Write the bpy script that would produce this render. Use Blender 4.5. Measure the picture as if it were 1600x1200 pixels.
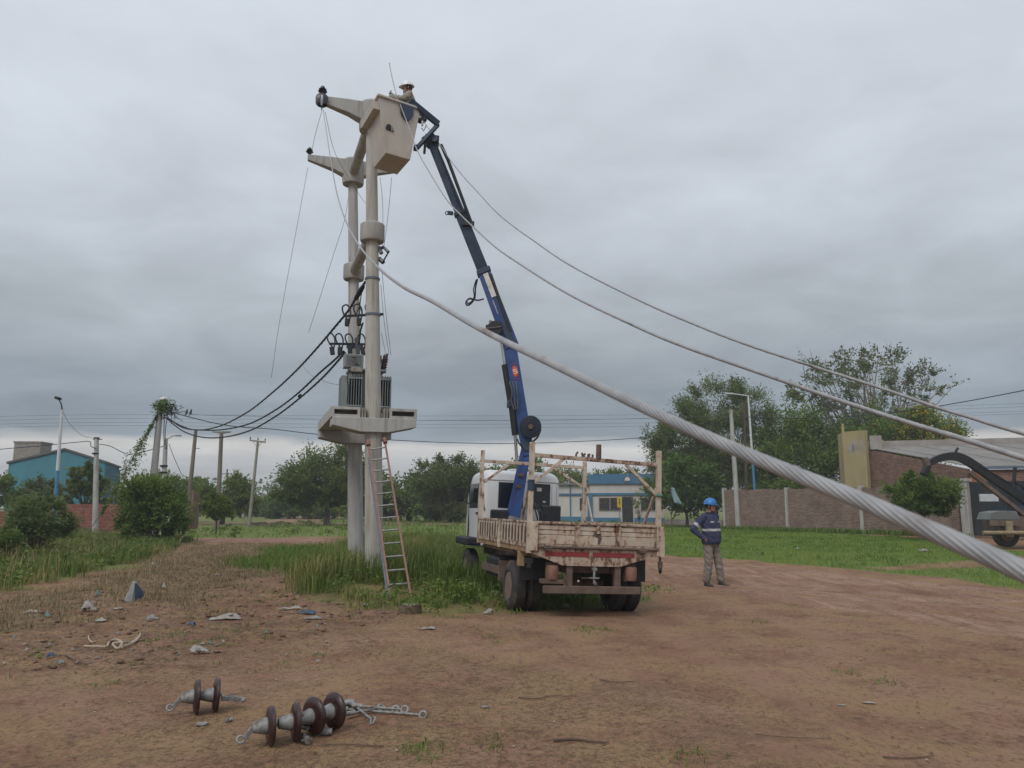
import bpy, bmesh, math, random
import numpy as np
from mathutils import Vector, Matrix, Quaternion

random.seed(7)
RNG = np.random.default_rng(11)
R = math.radians
for o in list(bpy.data.objects):
    bpy.data.objects.remove(o)
scene = bpy.context.scene
COL = scene.collection

# ------------------------------------------------------------------ camera
CAM_H = 1.55
PITCH = R(9.0)
FPX = 1202.0            # focal length in pixels of a 1600 wide frame
cam_data = bpy.data.cameras.new('camera')
cam_data.sensor_width = 36.0
cam_data.lens = FPX / 1600.0 * 36.0
cam_data.clip_start = 0.05
cam_data.clip_end = 6000.0
cam_data.dof.use_dof = True
cam_data.dof.focus_distance = 15.0
cam_data.dof.aperture_fstop = 11.0
camera = bpy.data.objects.new('camera', cam_data)
camera.location = (0, 0, CAM_H)
camera.rotation_euler = (R(90) + PITCH, 0, 0)
COL.objects.link(camera)
scene.camera = camera

# ------------------------------------------------------------------ world: overcast sky
SUN_EL, SUN_AZ = R(50), R(205)
world = bpy.data.worlds.new('World')
scene.world = world
world.use_nodes = True
wn, wl = world.node_tree.nodes, world.node_tree.links
wn.clear()


def wnode(kind, **kw):
    n = wn.new(kind)
    for k, v in kw.items():
        setattr(n, k, v)
    return n


def wmath(op, a, b=None, clamp=False):
    n = wn.new('ShaderNodeMath')
    n.operation = op
    n.use_clamp = clamp
    for i, x in enumerate((a, b)):
        if x is None:
            continue
        if isinstance(x, (int, float)):
            n.inputs[i].default_value = x
        else:
            wl.new(x, n.inputs[i])
    return n.outputs[0]


w_out = wnode('ShaderNodeOutputWorld')
w_bg = wnode('ShaderNodeBackground')
w_bg.inputs['Strength'].default_value = 0.1
w_sky = wnode('ShaderNodeTexSky', sky_type='NISHITA', sun_disc=False)
w_sky.sun_elevation = SUN_EL
w_sky.sun_rotation = SUN_AZ
w_sky.dust_density = 3.0
w_tc = wnode('ShaderNodeTexCoord')
w_sep = wnode('ShaderNodeSeparateXYZ')
wl.new(w_tc.outputs['Generated'], w_sep.inputs[0])
w_z = wmath('MAXIMUM', w_sep.outputs['Z'], 0.0)
# coordinates on a flat cloud deck: features stretch into bands towards the horizon
w_den = wmath('ADD', w_z, 0.16)
w_cmb = wnode('ShaderNodeCombineXYZ')
wl.new(wmath('DIVIDE', w_sep.outputs['X'], w_den), w_cmb.inputs[0])
wl.new(wmath('DIVIDE', w_sep.outputs['Y'], w_den), w_cmb.inputs[1])


def wnoise(scale, detail, rough, off, dist=0.0):
    mp = wnode('ShaderNodeMapping')
    mp.inputs['Location'].default_value = off
    wl.new(w_cmb.outputs[0], mp.inputs[0])
    n = wnode('ShaderNodeTexNoise')
    n.inputs['Scale'].default_value = scale
    n.inputs['Detail'].default_value = detail
    n.inputs['Roughness'].default_value = rough
    n.inputs['Distortion'].default_value = dist
    wl.new(mp.outputs[0], n.inputs['Vector'])
    return n.outputs['Fac']


c1 = wnoise(0.75, 5, 0.5, (3.1, 1.7, 0))
c2 = wnoise(2.2, 7, 0.55, (9.0, 4.0, 0), 0.4)
cl = wmath('ADD', wmath('MULTIPLY', wmath('SUBTRACT', c1, 0.5), 0.75), wmath('MULTIPLY', wmath('SUBTRACT', c2, 0.5), 0.42))
# the deck thins and lifts at its far edge: elevation wobbles with the clouds
w_ze = wmath('ADD', w_z, wmath('MULTIPLY', wmath('SUBTRACT', c2, 0.5), wmath('MULTIPLY', w_z, 0.34)))
w_ramp = wnode('ShaderNodeValToRGB')
wl.new(w_ze, w_ramp.inputs[0])
stops = [(0.000, (.320, .338, .362)), (0.030, (.370, .388, .412)), (0.056, (.430, .442, .455)), (0.074, (.505, .500, .488)),
         (0.086, (.232, .272, .312)), (0.110, (.222, .265, .308)), (0.150, (.262, .300, .340)), (0.210, (.325, .358, .393)),
         (0.300, (.430, .468, .515)), (0.450, (.535, .578, .632)), (1.000, (.590, .635, .690))]
el = w_ramp.color_ramp.elements
while len(el) < len(stops):
    el.new(0.5)
for e, (p, c) in zip(el, stops):
    e.position = p
    e.color = (*c, 1)
w_mul = wnode('ShaderNodeMix', data_type='RGBA', blend_type='MULTIPLY')
w_mul.inputs[0].default_value = 1.0
w_g = wmath('MULTIPLY', wmath('ADD', cl, 1.0), 10.5)
w_gc = wnode('ShaderNodeCombineColor')
for i in range(3):
    wl.new(w_g, w_gc.inputs[i])
wl.new(w_ramp.outputs[0], w_mul.inputs[6])
wl.new(w_gc.outputs[0], w_mul.inputs[7])
w_mix = wnode('ShaderNodeMix', data_type='RGBA')
w_mix.inputs[0].default_value = 0.96
wl.new(w_sky.outputs[0], w_mix.inputs[6])
wl.new(w_mul.outputs[2], w_mix.inputs[7])
wl.new(w_mix.outputs[2], w_bg.inputs['Color'])
wl.new(w_bg.outputs[0], w_out.inputs[0])

sun_data = bpy.data.lights.new('sun', 'SUN')
sun_data.energy = 1.4
sun_data.angle = R(30)
sun_data.color = (1.0, 0.97, 0.93)
sun = bpy.data.objects.new('sun', sun_data)
sun.rotation_euler = Vector((math.sin(SUN_AZ) * math.cos(SUN_EL), math.cos(SUN_AZ) * math.cos(SUN_EL), math.sin(SUN_EL))).to_track_quat('Z', 'Y').to_euler()
COL.objects.link(sun)

vs = scene.view_settings
vs.view_transform = 'Standard'
vs.look = 'None'
vs.exposure = 0.2
vs.gamma = 1.0
vs.use_curve_mapping = False
scene.cycles.max_bounces = 6
scene.cycles.transparent_max_bounces = 8


# ------------------------------------------------------------------ terrain, pixels to places
def vnoise(x, y, seed=0.0):
    x = np.asarray(x, float); y = np.asarray(y, float)
    xi = np.floor(x); yi = np.floor(y)
    fx = x - xi; fy = y - yi
    fx = fx * fx * (3 - 2 * fx); fy = fy * fy * (3 - 2 * fy)

    def h(a, b):
        s = np.sin(a * 127.1 + b * 311.7 + seed * 74.7) * 43758.5453
        return s - np.floor(s)
    return (h(xi, yi) * (1 - fx) + h(xi + 1, yi) * fx) * (1 - fy) + (h(xi, yi + 1) * (1 - fx) + h(xi + 1, yi + 1) * fx) * fy


def fbm(x, y, oct=4, seed=0.0):
    t = 0; a = 0.5; s = 0
    for i in range(oct):
        t = t + a * vnoise(np.asarray(x) * 2 ** i, np.asarray(y) * 2 ** i, seed + i * 3.3)
        s += a; a *= 0.5
    return t / s


TRUCK_HEAD = R(15.5)
TC, TS = math.cos(TRUCK_HEAD), math.sin(TRUCK_HEAD)
TRUCK_ROOT = (0.17 + 1.15 * TC, 11.5 + 1.15 * TS)


def H(x, y):
    """ground height"""
    x = np.asarray(x, float); y = np.asarray(y, float)
    s = (x - TRUCK_ROOT[0]) * TC + (y - TRUCK_ROOT[1]) * TS
    near = np.exp(-((y - 13.0) / 16.0) ** 2)
    h = (-0.10 - 0.05 * np.tanh(s / 1.1)) * near
    tr = np.exp(-(((x - 0.7) / 2.6) ** 2 + ((y - 13.4) / 3.6) ** 2))
    amp = (1 - tr) * np.exp(-(y / 60.0) ** 2)
    h = h + amp * (0.11 * (fbm(x * .3, y * .3, 3, 1.0) - .5) + 0.035 * (fbm(x * 1.7, y * 1.7, 3, 5.0) - .5))
    field = 1 / (1 + np.exp(-(-x - 2.0 + (y - 12) * 0.25) * 1.2)) * np.exp(-((y - 14) / 9.0) ** 2)
    h = h + 0.22 * np.exp(-((x + 2.9) / 1.7) ** 2 - ((y - 16.3) / 1.9) ** 2)
    h = h + field * 0.06 * (fbm(x * 4.0, y * 4.0, 2, 9.0) - .5)
    return h


def Hf(x, y):
    return float(H(np.array([x]), np.array([y]))[0])


CP, SP = math.cos(PITCH), math.sin(PITCH)


def ray(px, py):
    u = (px - 800.0) / FPX; v = (py - 600.0) / FPX
    return u, CP + v * SP, SP - v * CP


def at(px, py, Y):
    dx, dy, dz = ray(px, py)
    k = Y / dy
    return Vector((dx * k, Y, CAM_H + dz * k))


def on_z(px, py, z):
    dx, dy, dz = ray(px, py)
    k = (z - CAM_H) / dz
    return Vector((dx * k, dy * k, z))


def gnd(px, py):
    z = 0.0
    for _ in range(6):
        p = on_z(px, py, z)
        z = Hf(p.x, p.y)
    return Vector((p.x, p.y, z))


def in_plane(px, py, a, b):
    """where the sight line meets the vertical plane x = a + b*y"""
    dx, dy, dz = ray(px, py)
    k = a / (dx - b * dy)
    return Vector((dx * k, dy * k, CAM_H + dz * k))


def on_ground(x, y, dz=0.0):
    return Vector((x, y, Hf(x, y) + dz))


# ------------------------------------------------------------------ materials
MATS = {}


class NT:
    def __init__(self, name):
        self.m = bpy.data.materials.new(name)
        self.m.use_nodes = True
        self.n = self.m.node_tree.nodes
        self.l = self.m.node_tree.links
        self.b = self.n['Principled BSDF']
        MATS[name] = self.m

    def node(self, kind, **kw):
        n = self.n.new(kind)
        for k, v in kw.items():
            setattr(n, k, v)
        return n

    def put(self, sock, v):
        if isinstance(v, (int, float)):
            sock.default_value = v
        elif isinstance(v, tuple):
            sock.default_value = (*v, 1) if len(v) == 3 and sock.type == 'RGBA' else v
        else:
            self.l.new(v, sock)

    def coord(self, scale=(1, 1, 1), kind='Object'):
        tc = self.node('ShaderNodeTexCoord')
        mp = self.node('ShaderNodeMapping')
        mp.inputs['Scale'].default_value = scale
        self.l.new(tc.outputs[kind], mp.inputs[0])
        return mp.outputs[0]

    def noise(self, scale, detail=4, rough=.55, stretch=(1, 1, 1), dist=0.0):
        n = self.node('ShaderNodeTexNoise')
        n.inputs['Scale'].default_value = scale
        n.inputs['Detail'].default_value = detail
        n.inputs['Roughness'].default_value = rough
        n.inputs['Distortion'].default_value = dist
        self.l.new(self.coord(stretch), n.inputs['Vector'])
        return n.outputs['Fac']

    def range(self, v, a, b, lo=0.0, hi=1.0):
        n = self.node('ShaderNodeMapRange')
        n.interpolation_type = 'SMOOTHSTEP'
        self.put(n.inputs[0], v)
        for i, x in enumerate((a, b, lo, hi)):
            n.inputs[i + 1].default_value = x
        return n.outputs[0]

    def mix(self, f, a, b, blend='MIX'):
        n = self.node('ShaderNodeMix', data_type='RGBA', blend_type=blend)
        self.put(n.inputs[0], f)
        self.put(n.inputs[6], a)
        self.put(n.inputs[7], b)
        return n.outputs[2]

    def math(self, op, a, b=0.0):
        n = self.node('ShaderNodeMath', operation=op)
        self.put(n.inputs[0], a)
        self.put(n.inputs[1], b)
        return n.outputs[0]

    def bump(self, h, strength=.3, dist=.02, normal=None):
        n = self.node('ShaderNodeBump')
        n.inputs['Strength'].default_value = strength
        n.inputs['Distance'].default_value = dist
        self.l.new(h, n.inputs['Height'])
        if normal is not None:
            self.l.new(normal, n.inputs['Normal'])
        return n.outputs[0]

    def attr(self, name):
        n = self.node('ShaderNodeAttribute', attribute_name=name)
        return n

    def set(self, color=None, rough=None, metal=None, normal=None, spec=None):
        if color is not None:
            self.put(self.b.inputs['Base Color'], color)
        if rough is not None:
            self.put(self.b.inputs['Roughness'], rough)
        if metal is not None:
            self.put(self.b.inputs['Metallic'], metal)
        if normal is not None:
            self.l.new(normal, self.b.inputs['Normal'])
        if spec is not None:
            self.b.inputs['Specular IOR Level'].default_value = spec


def sc(c, k):
    return tuple(min(1, x * k) for x in c)


def plain(name, col, rough=.7, metal=0.0, var=.18, scale=6.0, bump=.15, bdist=.01, stretch=(1, 1, 1), dirt=None, dirt_amt=(.55, .75), spec=None):
    t = NT(name)
    n1 = t.noise(scale, 5, .6, stretch)
    c = t.mix(t.range(n1, .3, .7), sc(col, 1 - var), sc(col, 1 + var))
    if dirt is not None:
        n2 = t.noise(scale * .45, 6, .62, stretch)
        c = t.mix(t.range(n2, dirt_amt[0], dirt_amt[1]), c, dirt)
    n3 = t.noise(scale * 6, 4, .6)
    nm = t.bump(n3, bump, bdist) if bump else None
    t.set(c, t.range(n1, .2, .8, max(.05, rough - .08), min(1, rough + .08)), metal, nm, spec)
    return t.m


def rusty(name, paint, rust=(.17, .075, .035), amount=(.52, .64), rough=.6, scale=7.0):
    """chipped paint over rust, with streaks running down"""
    t = NT(name)
    a = t.noise(scale, 8, .68, (1, 1, 1), .3)
    s = t.noise(scale * 2.4, 5, .6, (1, 1, .16))
    m = t.math('ADD', t.math('MULTIPLY', a, .68), t.math('MULTIPLY', s, .32))
    mask = t.range(m, amount[0], amount[1])
    g = t.noise(2.5, 4, .6)
    p = t.mix(t.range(g, .35, .7), paint, sc(paint, .72))
    halo = t.range(m, amount[0] - .09, amount[0] + .03)
    p = t.mix(halo, p, tuple(.55 * x + .45 * y for x, y in zip(paint, sc(rust, 1.7))))
    r = t.mix(t.range(t.noise(40, 4), .3, .7), rust, sc(rust, .5))
    t.set(t.mix(mask, p, r), t.range(mask, 0, 1, rough, .9), 0.0, t.bump(m, .35, .006))
    return t.m




def cast_concrete(name, col, stain):
    """precast concrete: mottled, rain streaks, air holes and pour marks"""
    t = NT(name)
    a = t.noise(2.2, 6, .62, (1, 1, .5), .3)
    s = t.noise(9.0, 6, .62, (1, 1, .07))
    g = t.noise(26, 5, .7)
    pz = t.noise(70, 3, .6)
    c = t.mix(t.range(a, .3, .7), sc(col, .86), sc(col, 1.12))
    c = t.mix(t.range(s, .50, .66, 0, .75), c, stain)
    c = t.mix(t.range(s, .42, .30, 0, .35), c, sc(col, 1.25))
    c = t.mix(t.range(g, .56, .72, 0, .45), c, sc(col, .68))
    c = t.mix(t.range(pz, .68, .74, 0, .8), c, sc(col, .42))
    t.set(c, .9, 0, t.bump(t.math('SUBTRACT', t.math('MULTIPLY', g, .5), t.range(pz, .66, .74)), .5, .006))
    return t.m


cast_concrete('concrete', (.375, .368, .348), (.235, .222, .20))
cast_concrete('concrete_warm', (.40, .382, .345), (.265, .235, .195))
plain('concrete_dark', (.24, .22, .19), .9, 0, .18, 4, .4, .01)
plain('steel_dark', (.032, .052, .088), .5, .2, .25, 5, .1, .003)
plain('steel_black', (.014, .016, .019), .6, .1, .3, 9, .12, .003)
plain('steel_bright', (.42, .43, .44), .32, .8, .12, 9, .05, .001)
plain('galvanised', (.25, .25, .245), .62, .35, .28, 26, .3, .002, (1, 1, 1), (.13, .10, .08), (.50, .64))
plain('blue_paint', (.024, .062, .20), .42, 0, .2, 4, .06, .002, (1, 1, 1), (.035, .045, .09), (.58, .78))
rusty('cream_rust', (.50, .43, .35), (.155, .075, .04), (.475, .575))
rusty('cream_worn', (.53, .465, .38), (.19, .10, .055), (.525, .63))
rusty('ochre_rust', (.36, .24, .13), (.14, .07, .035), (.5, .6))
plain('brown_steel', (.115, .078, .062), .8, 0, .3, 6, .2, .004, (1, 1, 1), (.15, .11, .085), (.5, .68))
plain('red_reflector', (.23, .03, .034), .4, 0, .15, 14, .1, .002, (1, 1, 1), (.2, .09, .07), (.6, .74))
plain('lamp_dusty', (.20, .10, .07), .55, 0, .2, 12, .1, .002)
plain('tyre', (.036, .031, .029), .88, 0, .3, 8, .3, .004, (1, 1, 1), (.09, .068, .053), (.5, .72))
plain('rim_dusty', (.17, .115, .09), .75, 0, .25, 8, .1, .002)
plain('cab_white', (.60, .61, .62), .38, 0, .07, 2.4, .02, .001, (1, 1, .4), (.42, .40, .37), (.58, .8))
plain('glass_dark', (.012, .017, .024), .08, 0, .1, 3, .0)
plain('red_lamp', (.42, .022, .025), .3, 0, .1, 20, .05)
plain('fibreglass', (.46, .425, .365), .52, 0, .08, 3.0, .08, .003, (1, 1, .5), (.37, .28, .21), (.46, .8))
plain('transformer_grey', (.21, .235, .225), .5, 0, .12, 5, .06, .002, (1, 1, .4), (.19, .175, .15), (.58, .76))
plain('porcelain', (.036, .016, .015), .30, 0, .2, 10, .03, .001, (1, 1, 1), (.11, .07, .05), (.55, .72))
plain('insulator_dark', (.022, .022, .03), .35, 0, .2, 20, .0)
plain('black_cable', (.010, .011, .016), .6, 0, .3, 20, .1)
plain('wire_grey', (.11, .115, .12), .6, .2, .2, 20, .0)
plain('aluminium', (.33, .325, .325), .50, .4, .16, 18, .2, .0008, (1, 1, 1), (.22, .17, .145), (.56, .70))
plain('fibre_orange', (.21, .10, .072), .6, 0, .22, 7, .1, .002, (1, 1, 1), (.16, .1, .08), (.52, .7))
plain('alu_dull', (.30, .29, .275), .5, .4, .2, 12, .1, .001)
plain('blue_dull', (.10, .135, .18), .6, 0, .2, 7, .1, .002)
plain('wood_pole', (.17, .145, .115), .92, 0, .3, 5, .5, .01, (1, 1, .1))
plain('wood_dark', (.075, .056, .043), .92, 0, .3, 9, .5, .01, (1, 1, .3))
plain('bark', (.095, .075, .058), .95, 0, .35, 7, .7, .02, (1, 1, .3))
plain('bark_pale', (.20, .175, .145), .95, 0, .3, 7, .6, .02, (1, 1, .3))
plain('teal_wall', (.055, .20, .255), .85, 0, .12, .8, .15, .01, (1, 1, .3), (.08, .17, .2), (.55, .75))
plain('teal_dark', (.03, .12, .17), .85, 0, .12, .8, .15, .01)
plain('roof_sheet', (.11, .105, .11), .7, .2, .15, .8, .1, .01)
plain('roof_light', (.19, .18, .165), .7, .1, .15, .8, .1, .01)
plain('white_wall', (.50, .475, .455), .85, 0, .09, .7, .15, .01, (1, 1, .3), (.40, .33, .28), (.56, .8))
plain('blue_wall', (.05, .155, .265), .8, 0, .12, .8, .1, .01)
plain('dark_opening', (.02, .02, .022), .7, 0, .2, 3, .0)
plain('window_dark', (.035, .032, .032), .25, 0, .3, 3, .0)
plain('yellow_paint', (.52, .36, .02), .6, 0, .1, 9, .05)
plain('tan_board', (.33, .275, .14), .85, 0, .1, 1.5, .1, .01, (1, 1, .4), (.33, .29, .23), (.60, .7))
plain('orange_brick', (.27, .085, .045), .9, 0, .2, 5, .3, .01)
plain('plaster_grey', (.29, .265, .245), .9, 0, .16, 1.2, .2, .01)
plain('gate_black', (.022, .025, .029), .6, 0, .3, 1.5, .1, .004, (1, 1, .3))
plain('pole_white', (.55, .56, .57), .5, 0, .1, 5, .05)
plain('pole_blue', (.045, .20, .36), .55, 0, .15, 5, .05)
plain('navy_cloth', (.034, .038, .086), .9, 0, .22, 9, .5, .012)
plain('khaki_cloth', (.20, .168, .135), .92, 0, .22, 9, .5, .012)
plain('beige_cloth', (.27, .245, .20), .92, 0, .2, 14, .5, .01)
plain('dark_cloth', (.03, .034, .05), .9, 0, .22, 9, .4, .01)
plain('reflective', (.37, .37, .37), .45, 0, .1, 25, .1, .002)
plain('skin', (.31, .165, .115), .6, 0, .14, 25, .1, .001)
plain('hair', (.02, .017, .015), .8, 0, .3, 60, .3, .002)
plain('boot', (.04, .034, .03), .75, 0, .3, 14, .2, .003)
plain('helmet_blue', (.025, .15, .42), .35, 0, .08, 5, .02)
plain('helmet_white', (.72, .73, .73), .35, 0, .05, 5, .02)
plain('glove', (.30, .30, .30), .85, 0, .2, 30, .3, .003)
plain('eye_white', (.5, .47, .44), .3, 0, .05, 5, 0)
plain('litter_white', (.28, .26, .235), .75, 0, .22, 14, .4, .01, (1, 1, 1), (.2, .15, .12), (.5, .68))
plain('litter_blue', (.05, .075, .13), .7, 0, .25, 14, .3, .01)
plain('litter_grey', (.22, .22, .22), .8, 0, .25, 14, .3, .01)
plain('litter_teal', (.12, .20, .20), .7, 0, .25, 14, .3, .01)
plain('rope_pale', (.36, .29, .22), .95, 0, .2, 30, .4, .004)
plain('stick', (.11, .075, .05), .95, 0, .3, 14, .4, .004)
plain('stone', (.22, .17, .135), .95, 0, .25, 8, .3, .01)
plain('flag_cloth', (.26, .36, .40), .9, 0, .1, 8, .2, .01)
plain('flag_green', (.10, .25, .17), .9, 0, .1, 8, .2, .01)
plain('sticker_orange', (.60, .09, .03), .45, 0, .06, 8, .0)
plain('sticker_white', (.62, .60, .56), .5, 0, .12, 8, .05, .001, (1, 1, 1), (.42, .38, .33), (.55, .72))
plain('bird_grey', (.05, .05, .055), .9, 0, .2, 20, .2)
plain('yellow_worn', (.24, .19, .11), .7, 0, .2, 8, .1, .003, (1, 1, 1), (.2, .14, .09), (.52, .7))
plain('grey_green', (.12, .13, .125), .6, 0, .15, 5, .1, .003)


def brick_mat(name, c1, c2, mortar, bw, bh, msize=.012, bump=.5, squash=1.0):
    t = NT(name)
    uv = t.node('ShaderNodeTexCoord')
    b = t.node('ShaderNodeTexBrick')
    t.l.new(uv.outputs['UV'], b.inputs['Vector'])
    b.inputs['Scale'].default_value = 1.0
    b.inputs['Brick Width'].default_value = bw
    b.inputs['Row Height'].default_value = bh
    b.inputs['Mortar Size'].default_value = msize
    b.inputs['Mortar Smooth'].default_value = .3
    b.inputs['Bias'].default_value = .1
    b.inputs['Color1'].default_value = (*c1, 1)
    b.inputs['Color2'].default_value = (*c2, 1)
    b.inputs['Mortar'].default_value = (*mortar, 1)
    n = t.noise(1.1, 6, .65)
    n2 = t.noise(9.0, 4, .6)
    n3 = t.noise(3.2, 5, .7, (1, 1, 3.2))
    c = t.mix(t.range(n, .35, .7), b.outputs['Color'], t.mix(1.0, b.outputs['Color'], (.70, .66, .64), 'MULTIPLY'))
    c = t.mix(t.range(n3, .52, .66, 0, .7), c, sc(c2, .55))
    c = t.mix(t.range(n3, .44, .34, 0, .5), c, sc(mortar, 1.1))
    c = t.mix(t.range(n2, .55, .8, 0, .5), c, (.12, .085, .07))
    t.set(c, .92, 0, t.bump(b.outputs['Fac'], bump, -.01))
    return t.m


brick_mat('brick_brown', (.23, .155, .12), (.15, .092, .07), (.28, .225, .185), .27, .085, .016)
brick_mat('brick_red', (.25, .075, .05), (.19, .05, .04), (.235, .14, .11), .34, .20, .02)
brick_mat('brick_old', (.27, .135, .09), (.16, .075, .052), (.235, .185, .155), .27, .085, .014)


def leaf_mat(name, c1, c2, c3, trans=.33):
    t = NT(name)
    a = t.attr('tint').outputs['Fac']
    c = t.mix(t.range(a, 0.0, .55), c1, c2)
    c = t.mix(t.range(a, .6, 1.0), c, c3)
    t.set(c, .62, 0, None, .3)
    tr = t.node('ShaderNodeBsdfTranslucent')
    t.put(tr.inputs[0], t.mix(1.0, c, (1.0, 1.0, .55), 'MULTIPLY'))
    mx = t.node('ShaderNodeMixShader')
    mx.inputs[0].default_value = trans
    out = t.n['Material Output']
    t.l.new(t.b.outputs[0], mx.inputs[1])
    t.l.new(tr.outputs[0], mx.inputs[2])
    t.l.new(mx.outputs[0], out.inputs[0])
    return t.m


leaf_mat('leaf_feather', (.072, .100, .026), (.125, .168, .042), (.195, .225, .065))
leaf_mat('leaf_dark', (.050, .100, .022), (.088, .162, .032), (.14, .215, .050))
leaf_mat('leaf_mid', (.072, .124, .024), (.120, .188, .036), (.18, .24, .052))
leaf_mat('leaf_light', (.088, .130, .024), (.145, .190, .036), (.205, .235, .056))
leaf_mat('leaf_greygreen', (.095, .135, .058), (.15, .195, .080), (.21, .24, .11))
leaf_mat('leaf_sparse', (.070, .100, .030), (.110, .145, .042), (.18, .19, .07))
leaf_mat('flower_yellow', (.36, .22, .02), (.52, .34, .03), (.60, .42, .06))
leaf_mat('grass_green', (.068, .120, .020), (.105, .180, .028), (.165, .225, .050))
leaf_mat('grass_lawn', (.095, .170, .018), (.130, .230, .024), (.20, .260, .045))
leaf_mat('grass_dry', (.13, .095, .045), (.21, .155, .075), (.29, .23, .12), .15)
leaf_mat('field_weed', (.065, .042, .028), (.115, .075, .045), (.20, .14, .075), .1)
leaf_mat('grass_mixed', (.085, .135, .024), (.135, .180, .036), (.25, .225, .090), .22)


# ------------------------------------------------------------------ mesh helpers
ORG = {}        # origin of the frame a thing's parts are modelled in


class MB:
    def __init__(self):
        self.v = []
        self.f = []
        self.uv = None

    def add(self, vs, fs):
        b = len(self.v)
        self.v += [Vector(p) for p in vs]
        self.f += [tuple(i + b for i in f) for f in fs]

    def box(self, c, s, rot=None, taper=None):
        """box by centre and full size"""
        c = Vector(c)
        hx, hy, hz = s[0] / 2, s[1] / 2, s[2] / 2
        ps = [Vector((x * hx, y * hy, z * hz)) for z in (-1, 1) for y in (-1, 1) for x in (-1, 1)]
        if taper:
            for p in ps[4:]:
                p.x *= taper[0]; p.y *= taper[1]
        if rot is not None:
            ps = [rot @ p for p in ps]
        self.add([c + p for p in ps], [(0, 2, 3, 1), (4, 5, 7, 6), (0, 1, 5, 4), (1, 3, 7, 5), (3, 2, 6, 7), (2, 0, 4, 6)])
        return self

    def b(self, x0, x1, y0, y1, z0, z1):
        return self.box(((x0 + x1) / 2, (y0 + y1) / 2, (z0 + z1) / 2), (abs(x1 - x0), abs(y1 - y0), abs(z1 - z0)))

    def beam(self, p0, p1, w, h, up=(0, 0, 1), w1=None, h1=None):
        """rectangular bar from p0 to p1; w across, h along 'up'"""
        p0, p1 = Vector(p0), Vector(p1)
        d = (p1 - p0).normalized()
        u = Vector(up)
        s = d.cross(u)
        if s.length < 1e-4:
            s = d.cross(Vector((1, 0, 0)))
        s.normalize()
        u = s.cross(d).normalized()
        w1 = w if w1 is None else w1
        h1 = h if h1 is None else h1
        ps = []
        for p, a, bb in ((p0, w, h), (p1, w1, h1)):
            ps += [p - s * a / 2 - u * bb / 2, p + s * a / 2 - u * bb / 2, p + s * a / 2 + u * bb / 2, p - s * a / 2 + u * bb / 2]
        self.add(ps, [(3, 2, 1, 0), (4, 5, 6, 7), (0, 1, 5, 4), (1, 2, 6, 5), (2, 3, 7, 6), (3, 0, 4, 7)])
        return self

    def tube(self, pts, r, n=8, caps=True):
        pts = [Vector(p) for p in pts]
        if not hasattr(r, '__len__'):
            r = [r] * len(pts)
        b = len(self.v)
        up = None
        for i, p in enumerate(pts):
            if i == 0:
                t = pts[1] - pts[0]
            elif i == len(pts) - 1:
                t = pts[-1] - pts[-2]
            else:
                t = (pts[i + 1] - pts[i]).normalized() + (pts[i] - pts[i - 1]).normalized()
            t.normalize()
            if up is None:
                a = Vector((0, 0, 1)) if abs(t.z) < .9 else Vector((1, 0, 0))
                up = (a - t * a.dot(t)).normalized()
            else:
                up = (up - t * up.dot(t))
                if up.length < 1e-6:
                    up = t.orthogonal()
                up.normalize()
            s = t.cross(up)
            for k in range(n):
                a = 2 * math.pi * k / n
                self.v.append(p + (up * math.cos(a) + s * math.sin(a)) * r[i])
        for i in range(len(pts) - 1):
            for k in range(n):
                k2 = (k + 1) % n
                self.f.append((b + i * n + k, b + i * n + k2, b + (i + 1) * n + k2, b + (i + 1) * n + k))
        if caps:
            self.f.append(tuple(b + k for k in reversed(range(n))))
            e = b + (len(pts) - 1) * n
            self.f.append(tuple(e + k for k in range(n)))
        return self

    def lathe(self, prof, o, axis, n=16, closed=False):
        """prof: (distance along axis, radius)"""
        o = Vector(o); t = Vector(axis).normalized()
        a = Vector((0, 0, 1)) if abs(t.z) < .9 else Vector((1, 0, 0))
        u = (a - t * a.dot(t)).normalized()
        s = t.cross(u)
        b = len(self.v)
        for d, r in prof:
            for k in range(n):
                an = 2 * math.pi * k / n
                self.v.append(o + t * d + (u * math.cos(an) + s * math.sin(an)) * max(r, 1e-4))
        m = len(prof)
        for i in range(m if closed else m - 1):
            j = (i + 1) % m
            for k in range(n):
                k2 = (k + 1) % n
                self.f.append((b + i * n + k, b + i * n + k2, b + j * n + k2, b + j * n + k))
        if not closed:
            self.f.append(tuple(b + k for k in reversed(range(n))))
            e = b + (m - 1) * n
            self.f.append(tuple(e + k for k in range(n)))
        return self

    def cyl(self, p0, p1, r0, r1=None, n=14):
        p0, p1 = Vector(p0), Vector(p1)
        r1 = r0 if r1 is None else r1
        return self.lathe([(0, r0), ((p1 - p0).length, r1)], p0, p1 - p0, n)

    def ring(self, c, normal, rad, r, n=16, m=6, arc=1.0, squash=1.0):
        c = Vector(c); t = Vector(normal).normalized()
        u = t.orthogonal().normalized(); s = t.cross(u)
        k = max(3, int(n * arc))
        pts = [c + u * math.cos(2 * math.pi * arc * i / k) * rad + s * math.sin(2 * math.pi * arc * i / k) * rad * squash for i in range(k + 1)]
        return self.tube(pts, r, m)

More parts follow.
